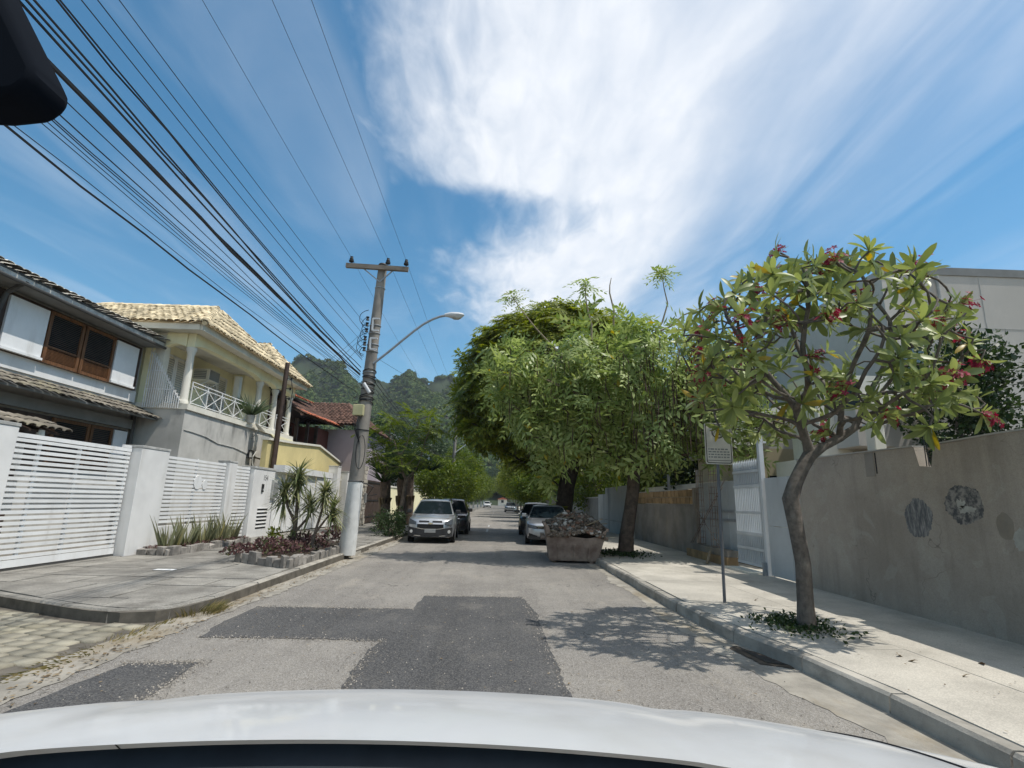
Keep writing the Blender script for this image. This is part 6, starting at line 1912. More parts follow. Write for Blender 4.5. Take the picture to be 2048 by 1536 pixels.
# leaves: obovate, folded along the midrib
def fr_leaf(bend, seed):
    R2 = rng(seed)
    V_, Q_ = [], []
    prof = [(0.0, 0.010), (0.16, 0.065), (0.42, 0.115), (0.68, 0.140), (0.88, 0.100), (1.0, 0.012)]
    for s, w in prof:
        z = bend * s * s
        V_ += [(s, -w, z + w * 0.28), (s, 0, z), (s, w, z + w * 0.28)]
    for k in range(len(prof) - 1):
        a = 3 * k
        Q_ += [(a, a + 3, a + 4, a + 1), (a + 1, a + 4, a + 5, a + 2)]
    return np.array(V_), np.array(Q_)
LV = [fr_leaf(b, i) for i, b in enumerate((-0.12, -0.32, -0.62, 0.05))]
lme = []
for i, (v, q) in enumerate(LV):
    me = np_mesh('leaf', v, q, True); me.materials.append(MT['L_fr']); lme.append(me)
leaf_list = []
tipsP = []
for i in tips_i:
    if rf[i] > 0.016 or i < 8: continue
    d = Pf[i] - Pf[parf[i]]; d /= np.linalg.norm(d)
    tipsP.append((Pf[i], d))
for p, d in tipsP:
    if R_.random() < 0.08: continue
    zax = d + np.array([0, 0, 0.35]); zax /= np.linalg.norm(zax)
    _, sx, sy = basis(zax, R_)
    nl = R_.integers(8, 15)
    for k in range(nl):
        az = k * 2.399 + R_.uniform(-.2, .2)
        el = math.radians(8 + 58 * (k / nl) + R_.uniform(-12, 10))
        dd = (sx * math.cos(az) + sy * math.sin(az)) * math.cos(el) + zax * math.sin(el)
        yv = np.cross(zax, dd); yv /= np.linalg.norm(yv) + 1e-9
        zv = np.cross(dd, yv)
        s = R_.uniform(0.14, 0.30)
        leaf_list.append((R_.integers(0, 4), mat4(p - zax * 0.04 * R_.random(), dd, yv, zv, s)))
leaf_list.sort(key=lambda t: np.linalg.norm(t[1][:3, 3] - CAMP))
for vi, M_ in leaf_list[:295]:
    inst('leaf', lme[vi], fr_t, Matrix(M_.tolist()))
VV, QQ, off = [], [], 0
for vi in range(4):
    Ms = [M_ for v_, M_ in leaf_list[295:] if v_ == vi]
    if Ms:
        v, q = merged(*LV[vi], Ms); VV.append(v); QQ.append(q + off); off += len(v)
o = link('foliage', np_mesh('foliage', np.concatenate(VV) - org(fr_t), np.concatenate(QQ), True), MT['L_fr'], fr_t); o['kind'] = 'stuff'
# flower heads
def flower_cluster(p, d, R2):
    V_, Q_ = [], []
    for f in range(R2.integers(9, 17)):
        o = p + d * 0.09 + R2.normal(0, 0.062, 3)
        fd = (o - p) + np.array([0, 0, 0.1]); fd /= np.linalg.norm(fd)
        _, a, b = basis(fd, R2)
        for k in range(5):
            t1 = 2 * math.pi * k / 5
            c = a * math.cos(t1) + b * math.sin(t1); e = -a * math.sin(t1) + b * math.cos(t1)
            n0 = len(V_)
            V_ += [o, o + c * 0.022 + e * 0.013 + fd * 0.012, o + c * 0.046 + fd * 0.010, o + c * 0.022 - e * 0.013 + fd * 0.012]
            Q_.append((n0, n0 + 1, n0 + 2, n0 + 3))
        st_ = o - (o - p) * 0.0
        n0 = len(V_)
        s_ = np.cross(fd, [0.3, 0.2, 1]); s_ = s_ / np.linalg.norm(s_) * 0.002
        V_ += [p - s_, p + s_, o + s_, o - s_]; Q_.append((n0, n0 + 1, n0 + 2, n0 + 3))
    return np.array(V_), np.array(Q_)
sel = R_.permutation(len(tipsP))[:46]
for i in sel:
    p, d = tipsP[i]
    v, q = flower_cluster(p, d, R_)
    link('flower_cluster', np_mesh('flower_cluster', v - org(fr_t), q), MT['flower'], fr_t)

def blade_tuft(n, R2, c, rad, h, w, lean, curve=0.3, seg=3):
    """upright narrow blades"""
    V_, Q_ = [], []
    for _ in range(n):
        a = R2.uniform(0, 6.28); r = rad * math.sqrt(R2.random())
        b = np.array([c[0] + r * math.cos(a), c[1] + r * math.sin(a), c[2]])
        d = np.array([math.cos(a) * lean * R2.uniform(.2, 1.2), math.sin(a) * lean * R2.uniform(.2, 1.2), 1.0]) + R2.normal(0, 0.08, 3)
        d /= np.linalg.norm(d)
        s = np.cross(d, [math.cos(a + 1.2), math.sin(a + 1.2), 0.0]); s /= np.linalg.norm(s) + 1e-9
        hh = h * R2.uniform(0.55, 1.1)
        n0 = len(V_)
        for k in range(seg + 1):
            t1 = k / seg
            p = b + d * hh * t1 + np.array([math.cos(a), math.sin(a), -0.2]) * curve * hh * t1 * t1
            ww = w * (1 - 0.9 * t1 ** 1.6) * (0.7 + 0.6 * math.sin(math.pi * min(1, t1 + .2)))
            V_ += [p - s * ww / 2, p + s * ww / 2]
        for k in range(seg): Q_.append((n0 + 2 * k, n0 + 2 * k + 1, n0 + 2 * k + 3, n0 + 2 * k + 2))
    return np.array(V_), np.array(Q_)
def leaf_patch(n, R2, fpos, size, tilt=0.9):
    """loose leaves scattered in a volume"""
    Vt = np.array([(0, 0, 0), (0.45, -0.28, 0.06), (1, 0, 0), (0.45, 0.28, 0.06)])
    Ms = []
    for _ in range(n):
        d = rand_dirs(1, R2)[0]; d[2] = abs(d[2]) * tilt
        x_, y_, z_ = basis(d, R2)
        Ms.append(mat4(fpos(R2), x_, y_, z_, size * R2.uniform(.6, 1.4)))
    return merged(Vt, [(0, 1, 2, 3)], Ms)
def disc_pos(cx, cy, rx, ry, z0, hz, dome=True):
    def f(R2):
        while True:
            a, b = R2.uniform(-1, 1, 2)
            if a * a + b * b < 1: break
        top = hz * (math.sqrt(1 - a * a - b * b) if dome else 1.0)
        return np.array([cx + a * rx, cy + b * ry, z0 + top * R2.random() ** 0.5])
    return f
R_ = rng(202)
v, q = leaf_patch(900, R_, lambda R2: np.array([3.66 + R2.normal(0, 0.20), 6.78 + R2.normal(0, 0.27), 0.155 + 0.06 * R2.random()]), 0.05)
tag(link('ground_cover', np_mesh('ground_cover', v, q), MT['L_bushd']), 'green ground cover round the foot of the frangipani', 'plants', kind='stuff')
v, q = leaf_patch(1100, R_, lambda R2: np.array([3.55 + R2.normal(0, 0.32), 15.5 + R2.normal(0, 0.40), 0.155 + 0.10 * R2.random()]), 0.07)
tag(link('ground_cover', np_mesh('ground_cover', v, q), MT['L_bushd']), 'dark ground cover round the foot of the brown trunk', 'plants', kind='stuff')
# fallen leaves on the pale pavement
fl_m = np_mesh('fallen_leaf', LV[2][0] * np.array([0.16, 0.2, 0.3]), LV[2][1]); fl_m.materials.append(MT['litter'])
for k, (x, y, a) in enumerate(((4.0, 5.55, 0.4), (4.05, 5.35, 2.0), (4.65, 5.3, 1.1), (4.2, 4.95, 2.8), (4.75, 4.9, 0.2), (4.5, 4.7, 4.0), (3.9, 7.2, 1.3), (4.95, 5.0, 5.0), (4.1, 8.6, 3.3))):
    o = inst('fallen_leaf', fl_m, None, Matrix.Translation((x, y, 0.175)) @ Matrix.Rotation(a, 4, 'Z') @ Matrix.Rotation(0.3, 4, 'X'))
    tag(o, 'curled dry leaf lying alone on the sunlit pale pavement', 'leaf', 'fallen leaves on the pavement')

# ------------------------------------------------------------------ pod-laden pinnate tree on the right pavement
W1 = [whorl(8, pinnate(0.52, 5, 0.20, 0.066, 0.55, s), (-50, 40), s) for s in range(5)]
R_ = rng(303)
t2 = thing('pod_tree', 'light green pinnate-leaved tree with hanging brown pods over the skip', 'tree', (3.75, 15.6, 0.15))
path = [(3.70, 15.6, 0.1), (3.74, 15.6, 0.7), (3.86, 15.58, 1.4), (3.95, 15.55, 2.0), (3.98, 15.5, 2.5), (3.90, 15.5, 3.0)]
att = list(ellipsoid_pts(520, (4.0, 15.2, 4.75), (2.55, 2.2, 2.2), R_, 0.45, 2.3))
att += list(ellipsoid_pts(170, (6.3, 14.9, 4.5), (1.7, 1.5, 1.9), R_, 0.35, 2.2))
att += list(ellipsoid_pts(150, (1.7, 15.4, 4.2), (1.35, 1.3, 1.9), R_, 0.35, 2.3))
att += list(ellipsoid_pts(110, (0.9, 14.9, 5.2), (1.5, 1.2, 1.6), R_, 0.3, 3.2))
P2, par2 = grow(path, att, 0.28, 3.0, 0.36, 70, 0.05, 5, 0.16)
tk2, r2, tp2, ch2 = wood(P2, par2, 0.012, 2.3, 'trunk', MT['bark_brown'], t2, 0.17, 8, 6, [0.24, 0.20, 0.175, 0.17, 0.165, 0.15])
tips, dirs = tip_data(P2, par2, ch2, 1, R_, 0.50, 0.14)
foliage('crown', tips, dirs, W1, 1.12, MT['L_pinn'], t2, 1, 0.4)
# long bare shoots with tufts reaching out of the crown
shoots = [((4.6, 15.4, 6.6), (5.15, 15.4, 7.75), (5.0, 15.4, 8.75)), ((2.75, 15.5, 6.5), (2.62, 15.5, 7.6), (2.58, 15.5, 8.3)), ((4.6, 15.4, 6.7), (5.6, 15.3, 7.35), (6.5, 15.3, 7.75)),
          ((2.0, 15.0, 5.5), (1.0, 14.9, 6.6), (0.25, 14.9, 7.6)), ((4.4, 15.2, 6.3), (5.8, 15.0, 6.6), (6.4, 14.9, 6.4)), ((2.2, 14.6, 4.6), (0.9, 14.4, 5.1), (-0.2, 14.3, 5.0)), ((3.4, 15.3, 6.9), (3.3, 15.3, 8.0), (3.36, 15.3, 8.5))]
shp, shd = [], []
for k, s in enumerate(shoots):
    MB().tube([s[0], (np.array(s[0]) + np.array(s[1])) / 2 + np.array([0.08, 0, -0.05]), s[1], (np.array(s[1]) + np.array(s[2])) / 2 + np.array([-.02, 0, 0.0]), s[2]], [0.035, 0.028, 0.022, 0.016, 0.010], 6).build('shoot', MT['twig'], t2, True)
    if k != 6:
        for _ in range(3): shp.append(np.array(s[2]) + R_.normal(0, 0.08, 3)); shd.append(np.array([0, 0, 1.0]))
foliage('shoot_leaves', shp, shd, W1, 0.8, MT['L_pinn'], t2, 9, 0.2)
# hanging pods
V_, Q_ = [], []
for _ in range(5200):
    i = R_.integers(0, len(P2))
    p = P2[i]
    if p[2] < 3.0: continue
    if R_.random() > (0.95 if (3.6 < p[0] < 5.2 and 3.4 < p[2] < 5.6 and p[1] < 15.2) else 0.12): continue
    p = p + R_.normal(0, 0.14, 3) + np.array([0, -0.3, 0])
    l = R_.uniform(0.3, 0.7); w = 0.016
    dx = R_.normal(0, 0.05, 2)
    a = R_.uniform(0, 3.14); s_ = np.array([math.cos(a) * w, math.sin(a) * w, 0])
    n0 = len(V_); e = p + np.array([dx[0], dx[1], -l])
    V_ += [p - s_ * .3, p + s_ * .3, (p + e) / 2 + s_, e + s_ * .2, e - s_ * .2, (p + e) / 2 - s_]
    Q_ += [(n0, n0 + 1, n0 + 2, n0 + 5), (n0 + 5, n0 + 2, n0 + 3, n0 + 4)]
o = link('pods', np_mesh('pods', np.array(V_) - org(t2), np.array(Q_)), MT['L_pod'], t2); o['kind'] = 'stuff'

# ------------------------------------------------------------------ tall dark dome tree behind it
W2 = [whorl(7, pinnate(0.62, 6, 0.24, 0.095, 0.22, 20 + s), (-14, 24), 20 + s) for s in range(4)]
R_ = rng(404)
t1 = thing('dome_tree', 'tall dark dome-shaped feathery tree overhanging the street', 'tree', (3.2, 26, 0.15))
path = [(3.15, 26, 0.1), (3.2, 26, 1.2), (3.35, 26, 2.4), (3.65, 26, 3.6), (3.7, 26, 4.6)]
att = list(ellipsoid_pts(640, (2.75, 26.0, 6.9), (5.0, 4.8, 4.6), R_, 0.72, 4.0))
att += list(ellipsoid_pts(150, (-0.2, 24.6, 5.5), (2.1, 2.0, 1.7), R_, 0.4, 3.7))
P1, par1 = grow(path, att, 0.45, 4.5, 0.75, 60, 0.06, 6, 0.15)
tk1, r1, tp1, ch1 = wood(P1, par1, 0.018, 2.3, 'trunk', MT['bark_dark'], t1, 0.30, 8, 5, [0.5, 0.40, 0.37, 0.36, 0.33])
tips, dirs = tip_data(P1, par1, ch1, 3, R_, 0.7, 0.28)
sh_ = ellipsoid_pts(650, (2.75, 26.0, 6.9), (5.0, 4.8, 4.7), R_, 0.82, 4.6)
sh_ = [p for p in sh_ if p[2] > 5.2 or R_.random() < 0.4]
tips = list(tips) + sh_
dirs = list(dirs) + [(p - np.array((2.75, 26.0, 5.0))) / np.linalg.norm(p - np.array((2.75, 26.0, 5.0))) for p in sh_]
foliage('crown', tips, dirs, W2, 1.0, MT['L_dark'], t1, 2, 0.7)

# ------------------------------------------------------------------ left side: young feathery tree, shaggy yuccas, round bushes
R_ = rng(505)
t3 = thing('feathery_tree', 'young feathery tree with yellow-green tips before the shaggy trunks', 'tree', (-3.95, 22.8, 0.14))
path = [(-4.15, 23.0, 0.1), (-4.1, 23.0, 0.9), (-4.0, 23.0, 1.8), (-3.95, 23.0, 2.4)]
att = list(ellipsoid_pts(80, (-3.9, 23.2, 4.7), (1.6, 1.6, 0.8), R_, 0.3, 3.2)) + list(ellipsoid_pts(60, (-4.3, 22.8, 3.3), (1.9, 1.6, 0.7), R_, 0.3, 2.2)) + list(ellipsoid_pts(25, (-5.7, 23.4, 4.4), (0.8, 0.9, 0.5), R_, 0.3))
P3, par3 = grow(path, att, 0.28, 3.0, 0.45, 50, 0.05, 8, 0.15)
_, r3_, tp3, ch3 = wood(P3, par3, 0.010, 2.3, 'trunk', MT['bark'], t3, 0.08, 7, 4, [0.10, 0.09, 0.085, 0.08])
tips, dirs = tip_data(P3, par3, ch3, 1, R_, 0.35)
W3 = [whorl(6, pinnate(0.50, 8, 0.15, 0.055, 0.15, 40 + s), (-8, 18), 40 + s) for s in range(3)]
foliage('crown', tips, dirs, W3, 1.0, MT['L_feather'], t3, 3, 2.0)
for k, (x, y, h, lab) in enumerate(((-5.3, 25.5, 2.9, 'shaggy brown-trunked yucca beside the dark gate'), (-4.9, 27.6, 3.1, 'shaggy brown-trunked yucca just behind the young tree'), (-5.0, 30.5, 3.2, 'farthest shaggy yucca beyond the dark gate'))):
    t = thing('yucca_tree', lab, 'tree', (x, y, 0.14), 'shaggy yuccas on the left pavement')
    R2 = rng(600 + k)
    MB().tube([(x, y, 0.1), (x + 0.05, y, h * 0.4), (x - 0.05, y, h * 0.75), (x, y, h)], [0.28, 0.22, 0.26, 0.2], 9).build('trunk', MT['bark_brown'], t, True)
    v, q = blade_tuft(260, R2, (x, y, h * 0.55), 0.30, -0.9, 0.06, 0.35, 0.1)
    o = link('dead_skirt', np_mesh('dead_skirt', v - org(t), q), MT['litter'], t); o['kind'] = 'stuff'
    Vb, Qb = [], []
    off = 0
    for _ in range(9):
        c = np.array([x, y, h]) + R2.normal(0, 0.55, 3) * np.array([1, 1, 0.6])
        v, q = blade_tuft(60, R2, c, 0.08, 0.8, 0.05, 1.4, 0.25)
        Vb.append(v); Qb.append(q + off); off += len(v)
    link('crown', np_mesh('crown', np.concatenate(Vb) - org(t), np.concatenate(Qb)), MT['L_bushd'], t)
def simple_leaf(n=40, seed=0, r=0.5, l=0.16):
    """a loose leaf clump"""
    R2 = rng(seed)
    return leaf_patch(n, R2, lambda R_: rand_dirs(1, R_)[0] * r * R_.random() ** 0.4, l, 1.0)
CL = [simple_leaf(60, s, 0.5, 0.15) for s in range(4)]
def bush_tree(name, lab, cat, base, h_trunk, c, rad, n, m, seed, size=1.0, group=None, white=False, bark='bark', tmpl=None, shell=0.45):
    R2 = rng(seed)
    t = thing(name, lab, cat, base, group)
    x, y, z = base
    att = ellipsoid_pts(max(30, n // 3), c, np.array(rad) * 0.85, R2, 0.3)
    path = [(x, y, z - 0.05), (x, y, z + h_trunk * 0.5), (x + (c[0] - x) * 0.3, y + (c[1] - y) * 0.3, z + h_trunk)]
    P, par = grow(path, att, 0.4, 5, 0.6, 40, 0.05, seed, 0.15)
    wood(P, par, 0.014, 2.3, 'trunk', MT[bark], t, 0.12, 6, 3, [0.14, 0.12, 0.11])
    if white:
        MB().tube([(x, y, z - 0.02), (x, y, z + 1.15)], [0.15, 0.128], 10).build('whitewash', MT['whitewash'], t, True)
    tips = ellipsoid_pts(n, c, rad, R2, shell)
    lump = np.array([R2.normal(0, 0.12, 3) for _ in range(n)])
    tips = tips + lump * np.array(rad)
    dirs = (tips - np.array(c)); dirs /= np.linalg.norm(dirs, axis=1)[:, None]
    foliage('crown', tips, dirs, tmpl or CL, size, MT[m], t, seed, 0.5)
    return t
bush_tree('street_tree', 'round bright green street tree behind the dark maroon car', 'tree', (-4.3, 42, 0.14), 1.2, (-4.0, 42, 2.9), (2.3, 2.2, 1.5), 330, 'L_bush', 701, 1.0)
bush_tree('street_tree', 'bright yellow-green street tree behind the parked sedan', 'tree', (3.3, 44, 0.14), 1.3, (2.9, 44, 2.9), (1.7, 1.7, 1.2), 210, 'L_bush', 702, 0.95)
bush_tree('shrub', 'small leafy shrub at the kerb beside the silver people carrier', 'shrub', (-4.1, 21.2, 0.14), 0.2, (-4.1, 21.4, 0.55), (0.55, 0.9, 0.5), 60, 'L_bushd', 703, 0.45)
bush_tree('garden_tree', 'dark creeper-covered shrub above the plaster wall against the grey house', 'tree', (9.7, 10.8, 0), 2.2, (9.75, 10.8, 3.8), (0.95, 0.9, 1.5), 150, 'L_bushd', 704, 0.7)
bush_tree('garden_tree', 'dark green tree behind the barred metal gate', 'tree', (8.0, 21.5, 0), 2.2, (8.4, 21.5, 4.6), (2.0, 2.0, 2.2), 240, 'L_bushd', 705, 0.9)
bush_tree('garden_tree', 'light green garden tree showing above the rendered block wall', 'tree', (8.6, 28.0, 0), 2.2, (8.2, 28.0, 4.2), (2.6, 2.6, 2.6), 300, 'L_bush', 706, 1.0)
bush_tree('garden_tree', 'leafy tree behind the white stained wall and brown trunk', 'tree', (7.0, 36.0, 0), 2.0, (6.0, 36.0, 4.0), (2.8, 2.6, 2.6), 300, 'L_bush', 707, 1.0)
bush_tree('garden_tree', 'tree rising behind the brown-roofed house', 'tree', (-9.5, 44, 0), 3, (-9.0, 44, 5.2), (3.0, 3.0, 2.6), 260, 'L_bushd', 708, 1.2)
# rows of trees closing the street
R_ = rng(909)
proto = bush_tree('street_tree', 'street tree in the leafy row far down the left side', 'tree', (-4.6, 58, 0.14), 1.6, (-4.5, 58, 4.6), (2.6, 2.6, 2.5), 260, 'L_feather', 801, 1.2, 'street trees down the left side', True)
def copy_tree(o, loc, rot, sc, lab, grp):
    r = o.copy(); COL.objects.link(r); r.location = loc; r.rotation_euler = (0, 0, rot); r.scale = (sc, sc, sc)
    r['label'] = lab; r['group'] = grp
    for ch_ in o.children:
        c = ch_.copy(); COL.objects.link(c); c.parent = r
    return r
for k, (y, sc) in enumerate(((68, 0.8), (79, 1.0), (90, 0.9), (104, 1.1), (120, 1.0), (138, 1.2), (160, 1.2), (185, 1.4))):
    copy_tree(proto, (-4.5 + R_.uniform(-.3, .3), y, 0.14), R_.uniform(0, 6.28), sc, 'street tree in the leafy row far down the left side', 'street trees down the left side')
protor = bush_tree('street_tree', 'street tree in the shady row far down the right side', 'tree', (3.6, 55, 0.14), 1.8, (3.4, 55, 4.8), (2.7, 2.6, 2.6), 280, 'L_dark', 802, 1.2, 'street trees down the right side')
for k, (y, sc) in enumerate(((64, 1.1), (74, 1.2), (86, 1.0), (100, 1.2), (116, 1.3), (134, 1.3), (158, 1.4), (188, 1.6))):
    copy_tree(protor, (3.7 + R_.uniform(-.3, .4), y, 0.14), R_.uniform(0, 6.28), sc, 'street tree in the shady row far down the right side', 'street trees down the right side')
protob = bush_tree('background_tree', 'big dark tree in the mass of trees beyond the houses', 'tree', (-14, 95, 0), 3.5, (-14, 95, 7.2), (4.5, 4.5, 4.2), 420, 'L_bushd', 803, 1.7, 'trees massed beyond the houses')
for k, (x, y, sc) in enumerate(((-10, 70, 0.85), (-20, 80, 1.0), (-9, 110, 1.0), (-3, 240, 1.3), (4, 235, 1.3), (11, 215, 1.4), (-11, 225, 1.3), (10, 120, 1.2), (9, 84, 1.1), (12, 62, 1.1), (-16, 140, 1.2), (13, 160, 1.4), (0.5, 262, 1.6), (10.5, 46, 0.9), (-24, 60, 0.9), (-14, 56, 0.75))):
    copy_tree(protob, (x, y, 0), R_.uniform(0, 6.28), sc, 'big dark tree in the mass of trees beyond the houses', 'trees massed beyond the houses')
# far houses glimpsed between the crowns
def far_house(lab, x0, x1, y0, y1, z1, wallm, roofm, seed):
    h = thing('house', lab, 'house', ((x0 + x1) / 2, (y0 + y1) / 2, 0))
    box('wall', MT[wallm], h, (x0, y0, 0), (x1, y1, z1))
    ym = (y0 + y1) / 2
    MB().prism([(x0 - .5, y0 - .5, z1), (x1 + .5, y0 - .5, z1), ((x0 + x1) / 2, y0 - .5, z1 + (x1 - x0) * 0.22)], (0, y1 - y0 + 1, 0)).build('roof', MT[roofm], h)
    n = max(1, int((x1 - x0) / 2.4))
    for f in range(max(1, int(z1 / 3.1))):
        for i in range(n):
            cx = x0 + (x1 - x0) * (i + 0.5) / n
            w_ = box('window', MT['white'], h, (cx - 0.6, y0 - 0.06, 1.0 + f * 3.0), (cx + 0.6, y0 - 0.002, 2.2 + f * 3.0))
            box('pane', MT['glass'], w_, (cx - 0.5, y0 - 0.075, 1.1 + f * 3.0), (cx + 0.5, y0 - 0.061, 2.1 + f * 3.0))
        for i in range(max(1, int((y1 - y0) / 3))):
            cy = y0 + 1.5 + i * 3.0
            w_ = box('window', MT['white'], h, (x1 + 0.002, cy - 0.6, 1.0 + f * 3.0), (x1 + 0.06, cy + 0.6, 2.2 + f * 3.0))
            box('pane', MT['glass'], w_, (x1 + 0.061, cy - 0.5, 1.1 + f * 3.0), (x1 + 0.075, cy + 0.5, 2.1 + f * 3.0))
far_house('white house half hidden behind the feathery tree', -15, -8.6, 58, 66, 7.2, 'white_wall', 'white_wall', 1)
far_house('white two-storey house seen between the left-hand street trees', -15.5, -8.4, 72, 82, 8.0, 'white_wall', 'tile_grey', 2)
far_house('cream house half hidden beyond the second utility pole', -14, -8.6, 90, 100, 6.2, 'offwhite', 'tile_orange', 3)
far_house('little house with an orange roof at the end of the street', 0.2, 3.6, 208, 212, 2.4, 'offwhite', 'tile_orange', 4)

# ------------------------------------------------------------------ planted beds on the left pavement
def bed(lab, poly, h, seed, cat='bed'):
    b = thing('stone_bed', lab, 'planter', (np.mean([p[0] for p in poly]), np.mean([p[1] for p in poly]), 0.15))
    MB().prism([(x, y, 0.10) for x, y in poly], (0, 0, h - 0.02)).build('soil', MT['soil'], b)
    R2 = rng(seed)
    n = len(poly)
    for i in range(n):
        a, c = np.array(poly[i], float), np.array(poly[(i + 1) % n], float)
        L = np.linalg.norm(c - a); t = (c - a) / L; s = 0
        nn = np.array([-t[1], t[0]])
        while s < L - 0.08:
            l = min(R2.uniform(0.2, 0.34), L - s)
            p0 = a + t * (s + 0.012); p1 = a + t * (s + l - 0.012)
            w = R2.uniform(0.09, 0.15); hh = h + R2.uniform(-0.03, 0.07)
            q = [(*(p0 - nn * w * .5), 0.12), (*(p1 - nn * w * .5), 0.12), (*(p1 + nn * w * .5 + R2.normal(0, .01, 2)), 0.12), (*(p0 + nn * w * .5 + R2.normal(0, .01, 2)), 0.12)]
            mb = MB().prism(q, (0, 0, hh))
            for k in range(4, 8): mb.v[k] = tuple(np.array(mb.v[k]) + R2.normal(0, 0.014, 3))
            mb.build('stone', MT['stone'], b, bevel=0.012)
            s += l
    return b
bed('narrow stone-edged bed of snake plants along the white fence', [(-8.25, 12.9), (-7.45, 12.75), (-7.55, 16.9), (-8.25, 17.0)], 0.17, 1)
bed('broad stone-edged bed of purple plants beside the utility pole', [(-5.55, 11.95), (-4.15, 11.05), (-4.05, 14.0), (-4.30, 16.4), (-5.7, 16.2)], 0.20, 2)
R_ = rng(71)
for k, (x, y, lab) in enumerate(((-7.85, 13.35, 'nearest clump of snake plants in the narrow bed'), (-7.85, 14.05, 'second clump of snake plants from the thick pillar'), (-7.9, 14.95, 'third clump of snake plants from the thick pillar'), (-7.9, 15.75, 'fourth clump of snake plants, short and bushy'), (-7.95, 16.45, 'last clump of snake plants by the slim pillar'))):
    v, q = blade_tuft(34, R_, (x, y, 0.25), 0.20, 0.78, 0.055, 0.30, 0.06, 4)
    tag(link('snake_plant', np_mesh('snake_plant', v, q), MT['L_snake']), lab, 'plant', 'snake plants in the narrow bed')
v, q = leaf_patch(900, R_, lambda R2: np.array([R2.uniform(-8.15, -7.5), R2.uniform(12.95, 16.8), 0.26 + 0.06 * R2.random()]), 0.06)
tag(link('ground_cover', np_mesh('ground_cover', v, q), MT['L_purple']), 'low dark ground cover in the snake plant bed', 'plants', kind='stuff')
for k, (x, y, rx, ry, h, n, lab, m) in enumerate(((-5.15, 12.6, 0.45, 0.55, 0.32, 480, 'purple leafy mound at the near left of the broad bed', 'L_purple'), (-4.65, 12.4, 0.5, 0.6, 0.27, 460, 'reddish purple mound at the near kerb side of the bed', 'L_purple'),
                                                  (-4.75, 13.7, 0.55, 0.7, 0.38, 620, 'tall purple mound in the middle of the broad bed', 'L_purple'), (-4.45, 15.3, 0.4, 0.6, 0.52, 560, 'dark purple bush by the foot of the utility pole', 'L_purple'),
                                                  (-5.55, 11.95, 0.3, 0.35, 0.22, 240, 'small purple plant spilling over the bed corner', 'L_purple'), (-5.45, 13.6, 0.22, 0.25, 0.50, 150, 'little lime yellow plant in the purple bed', 'L_lime'))):
    v, q = leaf_patch(n, R_, disc_pos(x, y, rx, ry, 0.30, h), 0.085)
    tag(link('purple_shrub', np_mesh('purple_shrub', v, q), MT[m]), lab, 'plant', 'mounds of plants in the broad bed')
def dracaena(lab, base, stems, heads):
    t = thing('dracaena', lab, 'plant', base)
    for s, r in stems:
        MB().tube(s, r, 7).build('stem', MT['bark'], t, True)
    R2 = rng(int(abs(base[1]) * 100))
    for (c, n, l, down) in heads:
        c = np.array(c)
        V_, Q_ = [], []
        for k in range(n):
            d = rand_dirs(1, R2)[0]
            d[2] = d[2] * 0.9 + 0.25
            p0 = c + np.array([0, 0, R2.uniform(-down, 0.12)])
            d /= np.linalg.norm(d)
            s = np.cross(d, [0, 0, 1.0]); s /= np.linalg.norm(s) + 1e-6
            ll = l * R2.uniform(.7, 1.1)
            n0 = len(V_)
            for j in range(5):
                t1 = j / 4
                p = p0 + d * ll * t1 + np.array([0, 0, -0.22 * ll * t1 * t1])
                w = 0.050 * (1 - t1 ** 1.5) + 0.004
                V_ += [p - s * w / 2, p + s * w / 2]
            for j in range(4): Q_.append((n0 + 2 * j, n0 + 2 * j + 1, n0 + 2 * j + 3, n0 + 2 * j + 2))
        link('leaf_head', np_mesh('leaf_head', np.array(V_) - org(t), np.array(Q_)), MT['L_drac'], t)
dracaena('tall striped spiky dracaena with three heads in the broad bed', (-5.0, 13.5, 0.3),
         [([(-4.98, 13.5, 0.2), (-4.95, 13.5, 0.9), (-4.97, 13.5, 1.5), (-5.0, 13.5, 2.1)], [0.06, 0.05, 0.04, 0.03]), ([(-4.96, 13.5, 0.9), (-5.18, 13.45, 1.3), (-5.27, 13.45, 1.75)], [0.04, 0.03, 0.025]), ([(-4.93, 13.5, 0.7), (-4.70, 13.5, 1.0), (-4.62, 13.5, 1.25)], [0.035, 0.03, 0.025])],
         [((-5.02, 13.5, 2.05), 190, 0.66, 0.45), ((-5.28, 13.45, 1.72), 150, 0.60, 0.35), ((-4.62, 13.45, 1.35), 130, 0.55, 0.25), ((-4.98, 13.5, 0.85), 70, 0.30, 0.5)])
dracaena('forked striped spiky dracaena next to the utility pole', (-4.45, 13.3, 0.3),
         [([(-4.42, 13.2, 0.2), (-4.38, 13.2, 0.6), (-4.25, 13.2, 1.2), (-4.2, 13.2, 1.6)], [0.04, 0.035, 0.03, 0.025]), ([(-4.38, 13.2, 0.65), (-4.15, 13.2, 1.0), (-4.0, 13.2, 1.2)], [0.03, 0.025, 0.02])],
         [((-4.2, 13.2, 1.68), 130, 0.54, 0.2), ((-3.98, 13.2, 1.22), 140, 0.52, 0.25)])
ag = thing('balcony_plant', 'spiky potted plant on the balcony edge', 'plant', (-9.35, 19.7, 4.2))
MB().lathe([(0.12, 0.0), (0.16, 0.26), (0.18, 0.28), (0.0, 0.28)], (-9.40, 19.85, 4.2), 12).build('pot', MT['cap'], ag, True)
v, q = blade_tuft(170, rng(81), (-9.40, 19.85, 4.48), 0.05, 0.85, 0.055, 1.5, 0.10)
link('rosette', np_mesh('rosette', v - org(ag), q), MT['L_agave'], ag)
